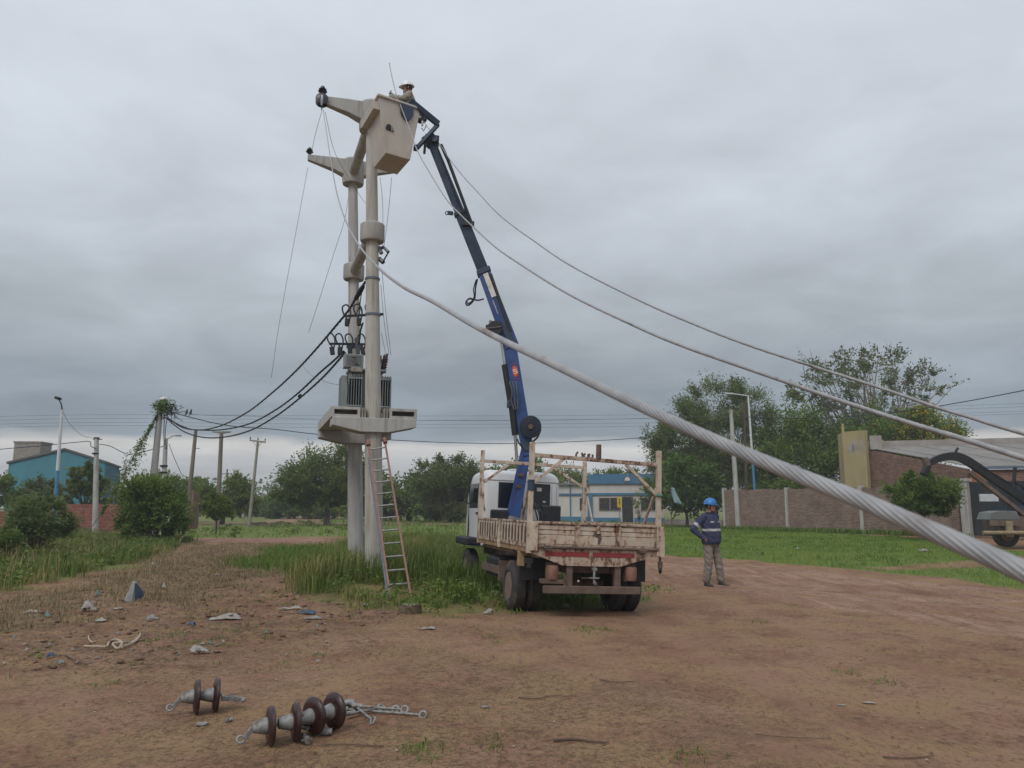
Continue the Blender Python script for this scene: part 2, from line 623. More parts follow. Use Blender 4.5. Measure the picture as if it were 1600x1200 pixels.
    def ball(self, c, rad, n=12, m=8, rot=None):
        c = Vector(c)
        if not hasattr(rad, '__len__'):
            rad = (rad, rad, rad)
        ps = []
        for i in range(1, m):
            th = math.pi * i / m
            for k in range(n):
                a = 2 * math.pi * k / n
                ps.append(Vector((math.sin(th) * math.cos(a) * rad[0], math.sin(th) * math.sin(a) * rad[1], math.cos(th) * rad[2])))
        ps += [Vector((0, 0, rad[2])), Vector((0, 0, -rad[2]))]
        if rot is not None:
            ps = [rot @ p for p in ps]
        fs = []
        for i in range(m - 2):
            for k in range(n):
                k2 = (k + 1) % n
                fs.append((i * n + k, (i + 1) * n + k, (i + 1) * n + k2, i * n + k2))
        T, B = (m - 1) * n, (m - 1) * n + 1
        for k in range(n):
            k2 = (k + 1) % n
            fs.append((T, k, k2))
            fs.append((B, (m - 2) * n + k2, (m - 2) * n + k))
        self.add([c + p for p in ps], fs)
        return self

    def loft(self, rings, caps=True):
        """rings: lists of points with equal counts"""
        b = len(self.v)
        n = len(rings[0])
        for r in rings:
            self.v += [Vector(p) for p in r]
        for i in range(len(rings) - 1):
            for k in range(n):
                k2 = (k + 1) % n
                self.f.append((b + i * n + k, b + i * n + k2, b + (i + 1) * n + k2, b + (i + 1) * n + k))
        if caps:
            self.f.append(tuple(b + k for k in reversed(range(n))))
            e = b + (len(rings) - 1) * n
            self.f.append(tuple(e + k for k in range(n)))
        return self

    def capsule(self, p0, p1, r0, r1, n=12):
        p0, p1 = Vector(p0), Vector(p1)
        L = (p1 - p0).length
        pr = [(-r0 * math.cos(a), r0 * math.sin(a)) for a in (0.05, .5, 1.0)] + [(0, r0), (L, r1)] + [(L + r1 * math.cos(a), r1 * math.sin(a)) for a in (1.0, .5, .05)]
        return self.lathe(pr, p0, p1 - p0, n)

    def prism(self, poly, d):
        """poly: 3-D points of a flat outline, extruded by vector d"""
        d = Vector(d)
        n = len(poly)
        a = [Vector(p) for p in poly]
        self.add(a + [p + d for p in a], [tuple(reversed(range(n))), tuple(range(n, 2 * n))] + [(k, (k + 1) % n, n + (k + 1) % n, n + k) for k in range(n)])
        return self

    def sheet(self, p, nrm, thick):
        return self.prism(p, Vector(nrm).normalized() * thick)

    def mesh(self, name, org=(0, 0, 0), smooth=False, wall_uv=False):
        o = Vector(org)
        me = bpy.data.meshes.new(name)
        me.from_pydata([tuple(p - o) for p in self.v], [], self.f)
        me.validate()
        bm = bmesh.new()
        bm.from_mesh(me)
        bmesh.ops.recalc_face_normals(bm, faces=bm.faces)
        if wall_uv:
            lay = bm.loops.layers.uv.new('UVMap')
            for f in bm.faces:
                nn = f.normal
                t = Vector((-nn.y, nn.x, 0))
                t = t.normalized() if t.length > 1e-3 else Vector((1, 0, 0))
                for lp in f.loops:
                    co = lp.vert.co
                    lp[lay].uv = (co.dot(t), co.z if abs(nn.z) < .8 else co.dot(Vector((t.y, -t.x, 0))))
        bm.to_mesh(me)
        bm.free()
        if smooth:
            for p in me.polygons:
                p.use_smooth = True
            try:
                me.set_sharp_from_angle(angle=R(smooth if smooth is not True else 40))
            except Exception:
                pass
        return me

    def build(self, name, mat, parent=None, smooth=False, org=None, bevel=0.0, wall_uv=False):
        if parent is not None:
            org = ORG.get(parent.name, (0, 0, 0))
        elif org is None:
            org = (0, 0, 0)
        me = self.mesh(name, org, smooth, wall_uv)
        if bevel:
            bm = bmesh.new()
            bm.from_mesh(me)
            ed = [e for e in bm.edges if len(e.link_faces) == 2 and e.calc_face_angle(0) > R(35)]
            bmesh.ops.bevel(bm, geom=ed, offset=bevel, segments=2, profile=.5, affect='EDGES', clamp_overlap=True)
            bm.to_mesh(me)
            bm.free()
        me.materials.append(MATS[mat])
        o = bpy.data.objects.new(name, me)
        COL.objects.link(o)
        if parent is not None:
            o.parent = parent
        else:
            o.location = org
        ORG[o.name] = tuple(org)
        return o


def tag(o, label=None, cat=None, group=None, kind=None):
    if label: o['label'] = label
    if cat: o['category'] = cat
    if group: o['group'] = group
    if kind: o['kind'] = kind
    return o


def thing(name, label, cat, loc=(0, 0, 0), group=None, rot=None, local=False):
    """an Empty at the base of a thing; parts are modelled in world space unless local"""
    o = bpy.data.objects.new(name, None)
    o.empty_display_size = .2
    o.location = loc
    if rot:
        o.rotation_euler = rot
    COL.objects.link(o)
    ORG[o.name] = (0, 0, 0) if local else tuple(loc)
    return tag(o, label, cat, group)


def np_mesh(name, verts, quads, tint=None, smooth=False):
    """mesh from arrays; faces (F,k) with k = 3 or 4"""
    me = bpy.data.meshes.new(name)
    V = np.asarray(verts, np.float32); Q = np.asarray(quads, np.int32)
    me.vertices.add(len(V))
    me.vertices.foreach_set('co', V.ravel())
    k = Q.shape[1]
    me.loops.add(Q.size)
    me.loops.foreach_set('vertex_index', Q.ravel())
    me.polygons.add(len(Q))
    me.polygons.foreach_set('loop_start', np.arange(0, Q.size, k, dtype=np.int32))
    if smooth:
        me.polygons.foreach_set('use_smooth', np.ones(len(Q), bool))
    if tint is not None:
        a = me.attributes.new('tint', 'FLOAT', 'POINT')
        a.data.foreach_set('value', np.asarray(tint, np.float32))
    me.update(calc_edges=True)
    me.validate()
    return me


def obj_from(me, name, mat, parent=None, loc=(0, 0, 0)):
    me.materials.append(MATS[mat])
    o = bpy.data.objects.new(name, me)
    COL.objects.link(o)
    if parent is not None:
        o.parent = parent
    else:
        o.location = loc
    return o


def spline(pts, n=8):
    """Catmull-Rom through points"""
    P = [Vector(p) for p in pts]
    P = [P[0] * 2 - P[1]] + P + [P[-1] * 2 - P[-2]]
    out = []
    for i in range(1, len(P) - 2):
        a, b, c, d = P[i - 1:i + 3]
        for k in range(n):
            t = k / n
            out.append(.5 * ((2 * b) + (c - a) * t + (2 * a - 5 * b + 4 * c - d) * t * t + (3 * b - a - 3 * c + d) * t ** 3))
    out.append(P[-2])
    return out


def sag(p0, p1, s, n=24):
    p0, p1 = Vector(p0), Vector(p1)
    return [p0.lerp(p1, t) - Vector((0, 0, s * 4 * t * (1 - t))) for t in [i / n for i in range(n + 1)]]
# ------------------------------------------------------------------ ground zones (outlines in metres on the ground)
def gpoly(pts):
    return np.array([[gnd(x, y).x, gnd(x, y).y] for x, y in pts])


def inside(poly, x, y):
    x = np.asarray(x); y = np.asarray(y)
    r = np.zeros(x.shape, bool)
    n = len(poly)
    j = n - 1
    for i in range(n):
        xi, yi = poly[i]; xj, yj = poly[j]
        c = ((yi > y) != (yj > y)) & (x < (xj - xi) * (y - yi) / (yj - yi + 1e-12) + xi)
        r ^= c
        j = i
    return r


LAWN = gpoly([(1030, 868), (1180, 876), (1300, 887), (1450, 902), (1600, 921), (1900, 955), (2300, 930), (1900, 872), (1600, 862), (1510, 848), (1400, 838), (1240, 832),
              (1140, 826), (1036, 818), (960, 818), (960, 858)])
TRACK = gpoly([(1340, 886), (1470, 880), (1600, 868), (1800, 866), (1800, 888), (1600, 886), (1480, 889), (1390, 892)])
TALL_LEFT = gpoly([(-260, 846), (0, 842), (120, 838), (285, 846), (255, 862), (200, 882), (110, 905), (20, 925), (-60, 950), (-260, 1000)])
TOWER_GRASS = gpoly([(470, 905), (500, 872), (560, 850), (660, 846), (760, 850), (800, 900), (835, 955), (740, 962), (640, 958), (560, 950), (490, 930)])
TRUCK_GRASS = gpoly([(770, 905), (830, 952), (1000, 945), (1000, 925), (900, 900)])
MID_GREEN = gpoly([(270, 838), (330, 826), (470, 815), (700, 806), (960, 806), (960, 840), (740, 838), (480, 839), (300, 843)])
MID_PATCH = gpoly([(360, 880), (430, 858), (505, 852), (520, 880), (440, 900)])
FAR_GREEN = gpoly([(-200, 822), (60, 815), (290, 808), (470, 800), (760, 800), (1030, 803), (1030, 812), (740, 806), (470, 814), (270, 836), (-200, 842)])
DRY_FIELD = gpoly([(-200, 1010), (-60, 950), (110, 905), (200, 880), (290, 850), (480, 850), (470, 900), (360, 905), (330, 960), (180, 935), (60, 985)])
MAIN_ROAD_C = [(15.0, 2.0), (11.0, 9.5), (7.4, 15.0), (4.8, 21.0), (2.0, 27.5), (-3.0, 33.2), (-12.0, 35.6), (-26.0, 36.2), (-50.0, 38.0)]
MAIN_ROAD_W = [7.6, 6.6, 5.6, 5.0, 4.6, 4.4, 4.0, 3.8, 3.8]


def dist_poly(path, x, y):
    """distance to a path, and the width interpolated along it"""
    best = np.full(np.shape(x), 1e9); wd = np.zeros(np.shape(x))
    for (a, wa), (b, wb) in zip(zip(path[:-1], MAIN_ROAD_W[:-1]), zip(path[1:], MAIN_ROAD_W[1:])):
        dx, dy = b[0] - a[0], b[1] - a[1]
        t = np.clip(((x - a[0]) * dx + (y - a[1]) * dy) / (dx * dx + dy * dy), 0, 1)
        d = np.hypot(x - a[0] - t * dx, y - a[1] - t * dy)
        m = d < best
        best = np.where(m, d, best)
        wd = np.where(m, wa + (wb - wa) * t, wd)
    return best, wd


def soft_inside(poly, x, y, w=.5, seed=1.0):
    r = 0
    for i, (ox, oy) in enumerate(((0, 0), (.7, .3), (-.6, .5), (.2, -.8), (-.4, -.6))):
        wx = x + w * (2 * fbm(x * .9, y * .9, 3, seed) - 1) * 1.6 + ox * w * .5
        wy = y + w * (2 * fbm(x * .9, y * .9, 3, seed + 40) - 1) * 1.6 + oy * w * .5
        r = r + inside(poly, wx, wy)
    return r / 5.0


def axis_steps(a, b, step, lo, hi, g=1.13):
    c = list(np.arange(a, b + 1e-6, step))
    s = step; p = c[-1]
    while p < hi:
        s *= g; p += s; c.append(p)
    s = step; p = c[0]; left = []
    while p > lo:
        s *= g; p -= s; left.append(p)
    return np.array(left[::-1] + c)


def green_mask(x, y):
    g = np.maximum(soft_inside(LAWN, x, y, .35, 2.0), 0)
    g = g * (1 - soft_inside(TRACK, x, y, .3, 3.0) * .85)
    for p, w, k in ((TALL_LEFT, .6, .8), (TOWER_GRASS, .5, .5), (TRUCK_GRASS, .4, .6), (MID_GREEN, 1.0, .9), (MID_PATCH, .6, .7), (FAR_GREEN, 1.5, .85)):
        g = np.maximum(g, soft_inside(p, x, y, w, k * 10) * k)
    far = np.clip((y - 70) / 20, 0, 1)
    return np.maximum(g, far * .8)


TYRE_TRACKS = [[(850, 962), (900, 1000), (965, 1040), (1040, 1100), (1150, 1190)], [(975, 955), (1060, 1000), (1180, 1060), (1330, 1150)], [(1040, 905), (1250, 985), (1480, 1060), (1700, 1130)], [(640, 1000), (820, 1030), (1080, 1100), (1250, 1180)],
               [(330, 1062), (560, 1040), (800, 1010), (1010, 965)], [(100, 1090), (300, 1075), (480, 1066)]]


def build_ground():
    xs = axis_steps(-13.0, 15.0, .13, -2500, 2500)
    ys = axis_steps(2.0, 32.0, .13, -60, 4000)
    X, Y = np.meshgrid(xs, ys)
    Z = H(X, Y)
    nx, ny = len(xs), len(ys)
    V = np.stack([X, Y, Z], -1).reshape(-1, 3)
    i = np.arange(nx - 1)[None, :] + (np.arange(ny - 1) * nx)[:, None]
    Q = np.stack([i, i + 1, i + 1 + nx, i + nx], -1).reshape(-1, 4)
    me = np_mesh('ground', V, Q, None, True)
    x, y = V[:, 0].astype(float), V[:, 1].astype(float)
    trk = np.zeros(len(x))
    for tr_ in TYRE_TRACKS:
        P = spline([gnd(*q) for q in tr_], 10)
        for a_, b_ in zip(P[:-1], P[1:]):
            dx, dy = b_.x - a_.x, b_.y - a_.y
            k_ = np.clip(((x - a_.x) * dx + (y - a_.y) * dy) / (dx * dx + dy * dy + 1e-9), 0, 1)
            trk = np.maximum(trk, np.exp(-(np.hypot(x - a_.x - k_ * dx, y - a_.y - k_ * dy) / .16) ** 2))
    for nm, val in (('track', trk), ('green', green_mask(x, y)), ('dry', soft_inside(DRY_FIELD, x, y, .6, 7.0)),):
        a = me.attributes.new(nm, 'FLOAT', 'POINT')
        a.data.foreach_set('value', np.asarray(val, np.float32))
    return tag(obj_from(me, 'ground', 'ground'), kind='structure')


def dirt_nodes(t, base, light, dark, straw, straw_amt, streak=False):
    a = t.noise(.42, 7, .66, (1, 1, 1), .7)
    b = t.noise(2.2, 7, .65, (1, 1, 1), .3)
    c = t.noise(17, 6, .7)
    d = t.noise(75, 4, .7)
    col = t.mix(t.range(a, .40, .62), base, light)
    a2 = t.noise(.8, 6, .62, (1, 1, 1), .5)
    col = t.mix(t.range(a2, .54, .66, 0, .55), col, sc(base, .68))
    col = t.mix(t.range(b, .50, .70, 0, .8), col, dark)
    e = t.noise(6.0, 7, .7, (1, 1, 1), .5)
    col = t.mix(t.range(e, .54, .70, 0, .55), col, sc(light, 1.22))
    col = t.mix(t.range(c, .50, .64, 0, .72), col, sc(dark, .85))
    col = t.mix(t.range(c, .46, .34, 0, .6), col, sc(light, 1.12))
    s = t.noise(1.1, 6, .66, (1, 1, 1), .6)
    s2 = t.noise(34, 5, .7, (1, .35, 1), .8)
    sm = t.math('MULTIPLY', t.range(s, straw_amt[0], straw_amt[1]), t.range(s2, .38, .6))
    col = t.mix(sm, col, straw)
    col = t.mix(t.range(d, .56, .70, 0, .75), col, sc(dark, .6))
    col = t.mix(t.range(d, .42, .32, 0, .5), col, sc(light, 1.3))
    if streak:
        tc = t.node('ShaderNodeTexCoord'); mp = t.node('ShaderNodeMapping')
        mp.inputs['Rotation'].default_value = (0, 0, -R(29)); mp.inputs['Scale'].default_value = (2.6, .10, 1)
        t.l.new(tc.outputs['Object'], mp.inputs[0])
        sn = t.node('ShaderNodeTexNoise'); sn.inputs['Scale'].default_value = 1.6; sn.inputs['Detail'].default_value = 7; sn.inputs['Roughness'].default_value = .66; sn.inputs['Distortion'].default_value = .25
        t.l.new(mp.outputs[0], sn.inputs['Vector'])
        col = t.mix(t.range(sn.outputs['Fac'], .50, .68, 0, .7), col, sc(dark, 1.05))
        col = t.mix(t.range(sn.outputs['Fac'], .46, .32, 0, .65), col, sc(light, 1.15))
        b = t.math('ADD', t.math('MULTIPLY', b, .4), t.math('MULTIPLY', sn.outputs['Fac'], .9))
    h = t.math('ADD', t.math('MULTIPLY', b, .5), t.math('ADD', t.math('MULTIPLY', c, .35), t.math('MULTIPLY', d, .15)))
    return col, h, c, d


t = NT('ground')
col, hgt, cc, dd = dirt_nodes(t, (.198, .103, .062), (.268, .157, .101), (.098, .049, .031), (.268, .178, .088), (.42, .60))
gr = t.attr('green').outputs['Fac']
dr = t.attr('dry').outputs['Fac']
n1 = t.noise(5, 5, .65)
drc = t.mix(t.range(n1, .35, .65), (.235, .165, .085), (.135, .085, .052))
col = t.mix(t.math('MULTIPLY', dr, t.range(n1, .3, .6, .25, .85)), col, drc)
gc = t.mix(t.range(n1, .35, .68), (.080, .125, .024), (.120, .185, .030))
edge = t.math('MULTIPLY', gr, t.range(cc, .25, .6, .55, 1.0))
col = t.mix(edge, col, gc)
trk = t.attr('track').outputs['Fac']
col = t.mix(t.math('MULTIPLY', trk, t.range(cc, .35, .6, .0, .45)), col, (.29, .175, .115))
t.set(col, .95, 0, t.bump(hgt, 1.0, .05), .25)

t = NT('road_dirt')
col, hgt, cc, dd = dirt_nodes(t, (.220, .120, .078), (.300, .190, .134), (.126, .066, .043), (.25, .155, .092), (.56, .72), True)
t.set(col, .95, 0, t.bump(hgt, 1.0, .045), .25)
build_ground()


def road_sheet(name, centre, widths, seed, lift=.012, nseg=10, across=26, ruts=True):
    c = spline([(x, y, 0) for x, y in centre], nseg)
    w = np.interp(np.linspace(0, len(widths) - 1, len(c)), np.arange(len(widths)), widths)
    V = []
    for i, p in enumerate(c):
        d = (c[min(i + 1, len(c) - 1)] - c[max(i - 1, 0)]).normalized()
        s = Vector((d.y, -d.x, 0))
        for k in range(across + 1):
            u = k / across * 2 - 1
            wob = (fbm(p.x * .5 + 7 * np.sign(u), p.y * .5, 3, seed) - .5) * .9 * abs(u) ** 3
            q = p + s * (u * w[i] / 2 + wob)
            rut = 0.0
            if ruts:
                for r in (-.55, -.2, .22, .6):
                    rut += -.022 * math.exp(-((u - r) / .07) ** 2) + .010 * math.exp(-((abs(u - r) - .13) / .05) ** 2)
            sink = -.02 * max(0, abs(u) - .93) / .07
            V.append((q.x, q.y, Hf(q.x, q.y) + lift + rut + sink + .02))
    n = across + 1
    i = np.arange(across)[None, :] + (np.arange(len(c) - 1) * n)[:, None]
    Q = np.stack([i, i + 1, i + 1 + n, i + n], -1).reshape(-1, 4)
    return tag(obj_from(np_mesh(name, V, Q, None, True), name, 'road_dirt'), kind='structure')


road_sheet('dirt_road', MAIN_ROAD_C, MAIN_ROAD_W, 3.0, -.008, 26, 40)
road_sheet('cross_street', [(-40, 74), (-20, 70), (-2, 68), (14, 66), (26, 62), (40, 58), (70, 52)], [5, 5, 5.5, 5.5, 5.5, 6, 6], 5.0, .0, 8, 10, False)
road_sheet('far_lane', [(-20.5, 72), (-24, 90), (-27.5, 120), (-30, 170), (-28, 260)], [6, 6, 6, 6, 6], 6.0, .0, 6, 8, False)


# ------------------------------------------------------------------ grass and litter on the ground
def blades(name, label, cat, mat, pts, h, w, lean, tint, parent=None, seg=2, flat=False):
    """bent grass blades at pts; h, w, tint are arrays"""
    n = len(pts)
    if n == 0:
        return None
    x, y = pts[:, 0], pts[:, 1]
    z = H(x, y)
    d = dist_poly(MAIN_ROAD_C, x, y)
    z = z + np.where(d[0] < d[1] / 2, .012, 0) - .005
    base = np.stack([x, y, z], -1)
    a = RNG.uniform(0, 2 * np.pi, n)
    side = np.stack([np.cos(a), np.sin(a), np.zeros(n)], -1)
    fw = np.stack([-np.sin(a), np.cos(a), np.zeros(n)], -1)
    ln = RNG.uniform(.1, 1, n) * lean
    up = np.array([0, 0, 1.0])
    h = h[:, None]; w = w[:, None]; ln = ln[:, None]
    if flat:
        tip = base + fw * h * .98 + up * (h * .08 * RNG.uniform(0, 1, (n, 1)) + .006)
        base = base + up * .006
        V = np.concatenate([base - side * w / 2, base + side * w / 2, tip], 1).reshape(-1, 3)
        F = np.arange(3 * n).reshape(-1, 3)
        T = np.repeat(tint, 3)
    elif seg == 1:
        tip = base + up * h * (1 - .4 * ln) + fw * h * ln
        V = np.concatenate([base - side * w / 2, base + side * w / 2, tip], 1).reshape(-1, 3)
        F = np.arange(3 * n).reshape(-1, 3)
        T = np.repeat(tint, 3)
    else:
        mid = base + up * h * .6 + fw * h * ln * .3
        tip = base + up * h * (1 - .45 * ln) + fw * h * ln
        V = np.concatenate([base - side * w / 2, base + side * w / 2, mid + side * w * .4, mid - side * w * .4, tip], 1).reshape(-1, 3)
        o = (np.arange(n) * 5)[:, None]
        F = np.concatenate([o + np.array([[0, 1, 2]]), o + np.array([[0, 2, 3]]), o + np.array([[3, 2, 4]])], 0)
        T = np.repeat(tint, 5)
    ob = obj_from(np_mesh(name, V, F, np.clip(T, 0, 1)), name, mat)
    return tag(ob, label, cat, kind='stuff')


def scatter(poly, n, w=.5, seed=1.0, grow=1.0):
    lo = poly.min(0) - 1; hi = poly.max(0) + 1
    got = np.zeros((0, 2))
    tries = 0
    while len(got) < n and tries < 60:
        p = RNG.uniform(lo, hi, (n * 2, 2))
        got = np.concatenate([got, p[soft_inside(poly, p[:, 0], p[:, 1], w, seed) > RNG.uniform(.1, .9, len(p))]])
        tries += 1
    return got[:n]


def tufts(centres, k, spread):
    """k blades around every centre"""
    c = np.repeat(centres, k, 0)
    return c + RNG.normal(0, 1, c.shape) * spread


def U(a, b, n):
    return RNG.uniform(a, b, n)


# the lawn: dense near the road, thinner far off where a blade is under a pixel
lp = []
p = scatter(LAWN, 90000, .35, 2.0)
keep = RNG.uniform(0, 1, len(p)) < np.clip((30.0 / np.maximum(p[:, 1], 14)) ** 1.2, .25, 1)
p = p[keep]
p = p[~(soft_inside(TRACK, p[:, 0], p[:, 1], .3, 3.0) > RNG.uniform(.1, 1.3, len(p)))]
cl_ = fbm(p[:, 0] * .8, p[:, 1] * .8, 4, 21.0)
far_k = np.clip(p[:, 1] / 22, .8, 2.2)
blades('lawn_grass', 'bright green mown grass between the dirt road and brick wall', 'grass', 'grass_lawn', p,
       (U(.04, .10, len(p)) + .12 * np.clip(cl_ - .52, 0, 1)) * 1.0, .018 * far_k, .8, np.clip((cl_ - .5) * 3.0 + .45, 0, 1) + U(-.25, .25, len(p)), seg=1)
c = scatter(LAWN, 420, .3, 2.5)
c = c[(c[:, 1] < 45) & (fbm(c[:, 0] * .4, c[:, 1] * .4, 3, 23.0) > .5)]
p = tufts(c, 14, .10)
blades('lawn_weeds', 'coarser darker weed tufts standing in the bright lawn', 'weeds', 'grass_green', p, U(.06, .20, len(p)), U(.014, .026, len(p)), .9, np.repeat(U(0, .7, len(c)), 14))
# weeds at the foot of the wall
wp = []
A, B = gnd(1140, 827), gnd(1500, 838)
for _ in range(330):
    q = A.lerp(B, random.random())
    wp.append((q.x + random.uniform(-1.2, .1), q.y - random.uniform(.05, 1.6)))
p = tufts(np.array(wp), 16, .16)
blades('wall_weeds', 'ragged weeds along the foot of the brown brick wall', 'weeds', 'grass_green', p, U(.10, .40, len(p)), U(.03, .05, len(p)), .7, U(0, 1, len(p)))
# tall grass on the left
c = scatter(TALL_LEFT, 2400, .6, 6.0)
p = tufts(c, 20, .13)
hh = np.repeat(.12 + .45 * fbm(c[:, 0] * .5, c[:, 1] * .5, 3, 31.0) * np.clip((c[:, 1] - 8) / 8, .55, 1.2), 20)
blades('tall_grass', 'tall wild green grass growing on the verge before the red wall', 'grass', 'grass_mixed', p, hh * U(.5, 1.1, len(p)), U(.008, .018, len(p)) * np.clip(p[:, 1] / 15, .8, 2), .75,
       np.repeat(np.clip(fbm(c[:, 0] * .7, c[:, 1] * .7, 3, 35.0) * 2.2 - .6, 0, 1), 20) + U(-.25, .25, len(p)))
# rank growth round the tower foot
c = scatter(TOWER_GRASS, 1900, .45, 8.5)
c = c[fbm(c[:, 0] * 1.3, c[:, 1] * 1.3, 3, 43.0) > np.clip(.62 - (c[:, 1] - 11.8) * .085, .42, .62)]
p = tufts(c, 24, .11)
hh = np.repeat(.07 + .62 * np.clip(fbm(c[:, 0] * 1.3, c[:, 1] * 1.3, 3, 41.0) ** 1.5 * 2.0 * np.clip((c[:, 1] - 12.0) / 2.6, .10, 1.1), 0, 1), 24)
blades('rank_grass', 'rank green and straw coloured grass around the tower foot', 'grass', 'grass_mixed', p, hh * U(.45, 1.15, len(p)), U(.007, .016, len(p)), .8,
       np.repeat(np.clip(fbm(c[:, 0] * 1.0, c[:, 1] * 1.0, 3, 45.0) * 2.4 - .75, 0, 1), 24) + U(-.25, .25, len(p)))
c = scatter(TRUCK_GRASS, 170, .4, 9.0)
p = tufts(c, 20, .10)
blades('truck_shade_grass', 'short green grass in the shade beneath the crane truck', 'grass', 'grass_green', p, U(.06, .22, len(p)), U(.008, .015, len(p)), .8, U(0, .8, len(p)))
# far strips
c = scatter(MID_GREEN, 9000, .8, 9.0)
blades('roadside_grass', 'strip of green grass beyond the far bend of the dirt road', 'grass', 'grass_lawn', c, U(.10, .30, len(c)), U(.05, .09, len(c)), .6, fbm(c[:, 0] * .3, c[:, 1] * .3, 3, 51.0) + U(-.2, .2, len(c)), seg=1)
c = scatter(MID_PATCH, 380, .6, 7.0)
p = tufts(c, 18, .10)
blades('patch_grass', 'fresh green grass patch between rubbish and the tower', 'grass', 'grass_green', p, U(.08, .30, len(p)), U(.008, .016, len(p)), .8, U(.1, 1, len(p)))
# green sprigs scattered over the bare earth
near = gpoly([(-260, 1010), (0, 940), (330, 870), (520, 900), (640, 960), (1000, 990), (800, 1010), (300, 1060), (0, 1060), (-260, 1080)])
c = scatter(near, 420, .5, 12.0)
c = c[fbm(c[:, 0] * .9, c[:, 1] * .9, 3, 61.0) > .47]
extra = np.array([[gnd(x, y).x, gnd(x, y).y] for x, y in ((470, 925), (450, 945), (425, 930), (400, 940), (365, 985), (345, 1000), (300, 1005), (270, 995), (280, 890), (285, 880), (510, 940), (530, 930), (355, 1010), (250, 1000), (540, 960), (410, 895), (905, 986), (925, 982), (945, 984), (1322, 1052), (1385, 1068), (640, 1178), (655, 1172), (890, 952), (760, 1165), (1075, 1180), (1190, 973))])
c = np.concatenate([c, np.repeat(extra, 4, 0) + RNG.normal(0, .06, (len(extra) * 4, 2))])
p = tufts(c, 14, .06)
blades('green_sprigs', 'small green grass sprigs dotted over the bare brown earth', 'grass', 'grass_green', p, U(.015, .07, len(p)), U(.004, .009, len(p)), 1.5, U(.1, 1, len(p)))
# dead grass, standing and lying
c = scatter(DRY_FIELD, 1500, .6, 7.0)
p = tufts(c, 16, .12)
blades('dry_grass', 'trampled yellow dry grass in the rubbish strewn field', 'grass', 'grass_dry', p, U(.03, .15, len(p)), U(.005, .010, len(p)), 1.5, np.repeat(U(0, 1, len(c)), 16) + U(-.2, .2, len(p)))
fore = gpoly([(-260, 1000), (200, 950), (640, 965), (900, 1000), (1000, 1060), (1500, 1100), (1900, 1120), (1900, 1260), (-260, 1260)])
c = scatter(fore, 70000, .3, 14.0)
m = fbm(c[:, 0] * .75, c[:, 1] * .75, 4, 71.0)
c = c[m + RNG.normal(0, .10, len(c)) > .50]
blades('straw_litter', 'dead straw and dry stems lying on the trodden earth', 'straw', 'grass_dry', c, U(.02, .11, len(c)), U(.003, .007, len(c)), 1, U(-.4, .9, len(c)), flat=True)
fieldp = gpoly([(-200, 1060), (0, 950), (330, 860), (520, 880), (640, 965), (420, 1010), (200, 1060)])
c = scatter(fieldp, 42000, .4, 15.0)
blades('field_straw', 'brown dead weeds matted over the dug earth of the field', 'straw', 'field_weed', c, U(.04, .16, len(c)), U(.004, .011, len(c)), 1, U(-.3, .9, len(c)), flat=True)


def lumps(name, label, cat, mat, pts, r0, r1, squash=.6):
    """small stones or clods, each an uneven eight-sided lump, joined as one mass"""
    base = np.array([[1, 0, 0], [-1, 0, 0], [0, 1, 0], [0, -1, 0], [0, 0, 1], [0, 0, -.4]], float)
    tri = np.array([[4, 0, 2], [4, 2, 1], [4, 1, 3], [4, 3, 0], [5, 2, 0], [5, 1, 2], [5, 3, 1], [5, 0, 3]])
    n = len(pts)
    a = U(0, 6.28, n)
    r = r0 + (r1 - r0) * U(0, 1, n) ** 3
    B = base[None] * U(.6, 1.3, (n, 6, 1)) * r[:, None, None]
    B[:, :, 2] *= squash
    x = B[:, :, 0] * np.cos(a)[:, None] - B[:, :, 1] * np.sin(a)[:, None]
    y = B[:, :, 0] * np.sin(a)[:, None] + B[:, :, 1] * np.cos(a)[:, None]
    z = B[:, :, 2] + (H(pts[:, 0], pts[:, 1]) + .012)[:, None]
    V = np.stack([x + pts[:, :1], y + pts[:, 1:2], z], -1).reshape(-1, 3)
    F = (tri[None] + (np.arange(n) * 6)[:, None, None]).reshape(-1, 3)
    return tag(obj_from(np_mesh(name, V, F), name, mat), label, cat, kind='stuff')


allp = gpoly([(-260, 1010), (300, 880), (700, 960), (1040, 900), (1500, 930), (1900, 990), (1900, 1260), (-260, 1260)])
c = scatter(allp, 5200, .4, 16.0)
plain('clod', (.14, .078, .05), .95, 0, .3, 9, .4, .006)
plain('pebble_pale', (.36, .32, .28), .9, 0, .25, 9, .2, .004)
lumps('earth_clods', 'brown crumbs and clods of earth on the bare ground', 'clods', 'clod', c, .003, .016, .5)
c = scatter(fieldp, 1700, .4, 17.0)
lumps('field_clods', 'dark dug clods of earth in the rubbish field', 'clods', 'clod', c, .008, .06, .5)
c = scatter(allp, 420, .4, 18.0)
lumps('pale_pebbles', 'pale grit and bits of rubble on the bare ground', 'pebbles', 'pebble_pale', c, .004, .016, .4)
# ------------------------------------------------------------------ walls and buildings
def xy(px, D):
    """plan position on the sight line of a pixel column at ground level"""
    dx, dy, dz = ray(px, 800)
    return Vector((dx / dy * D, D, 0))


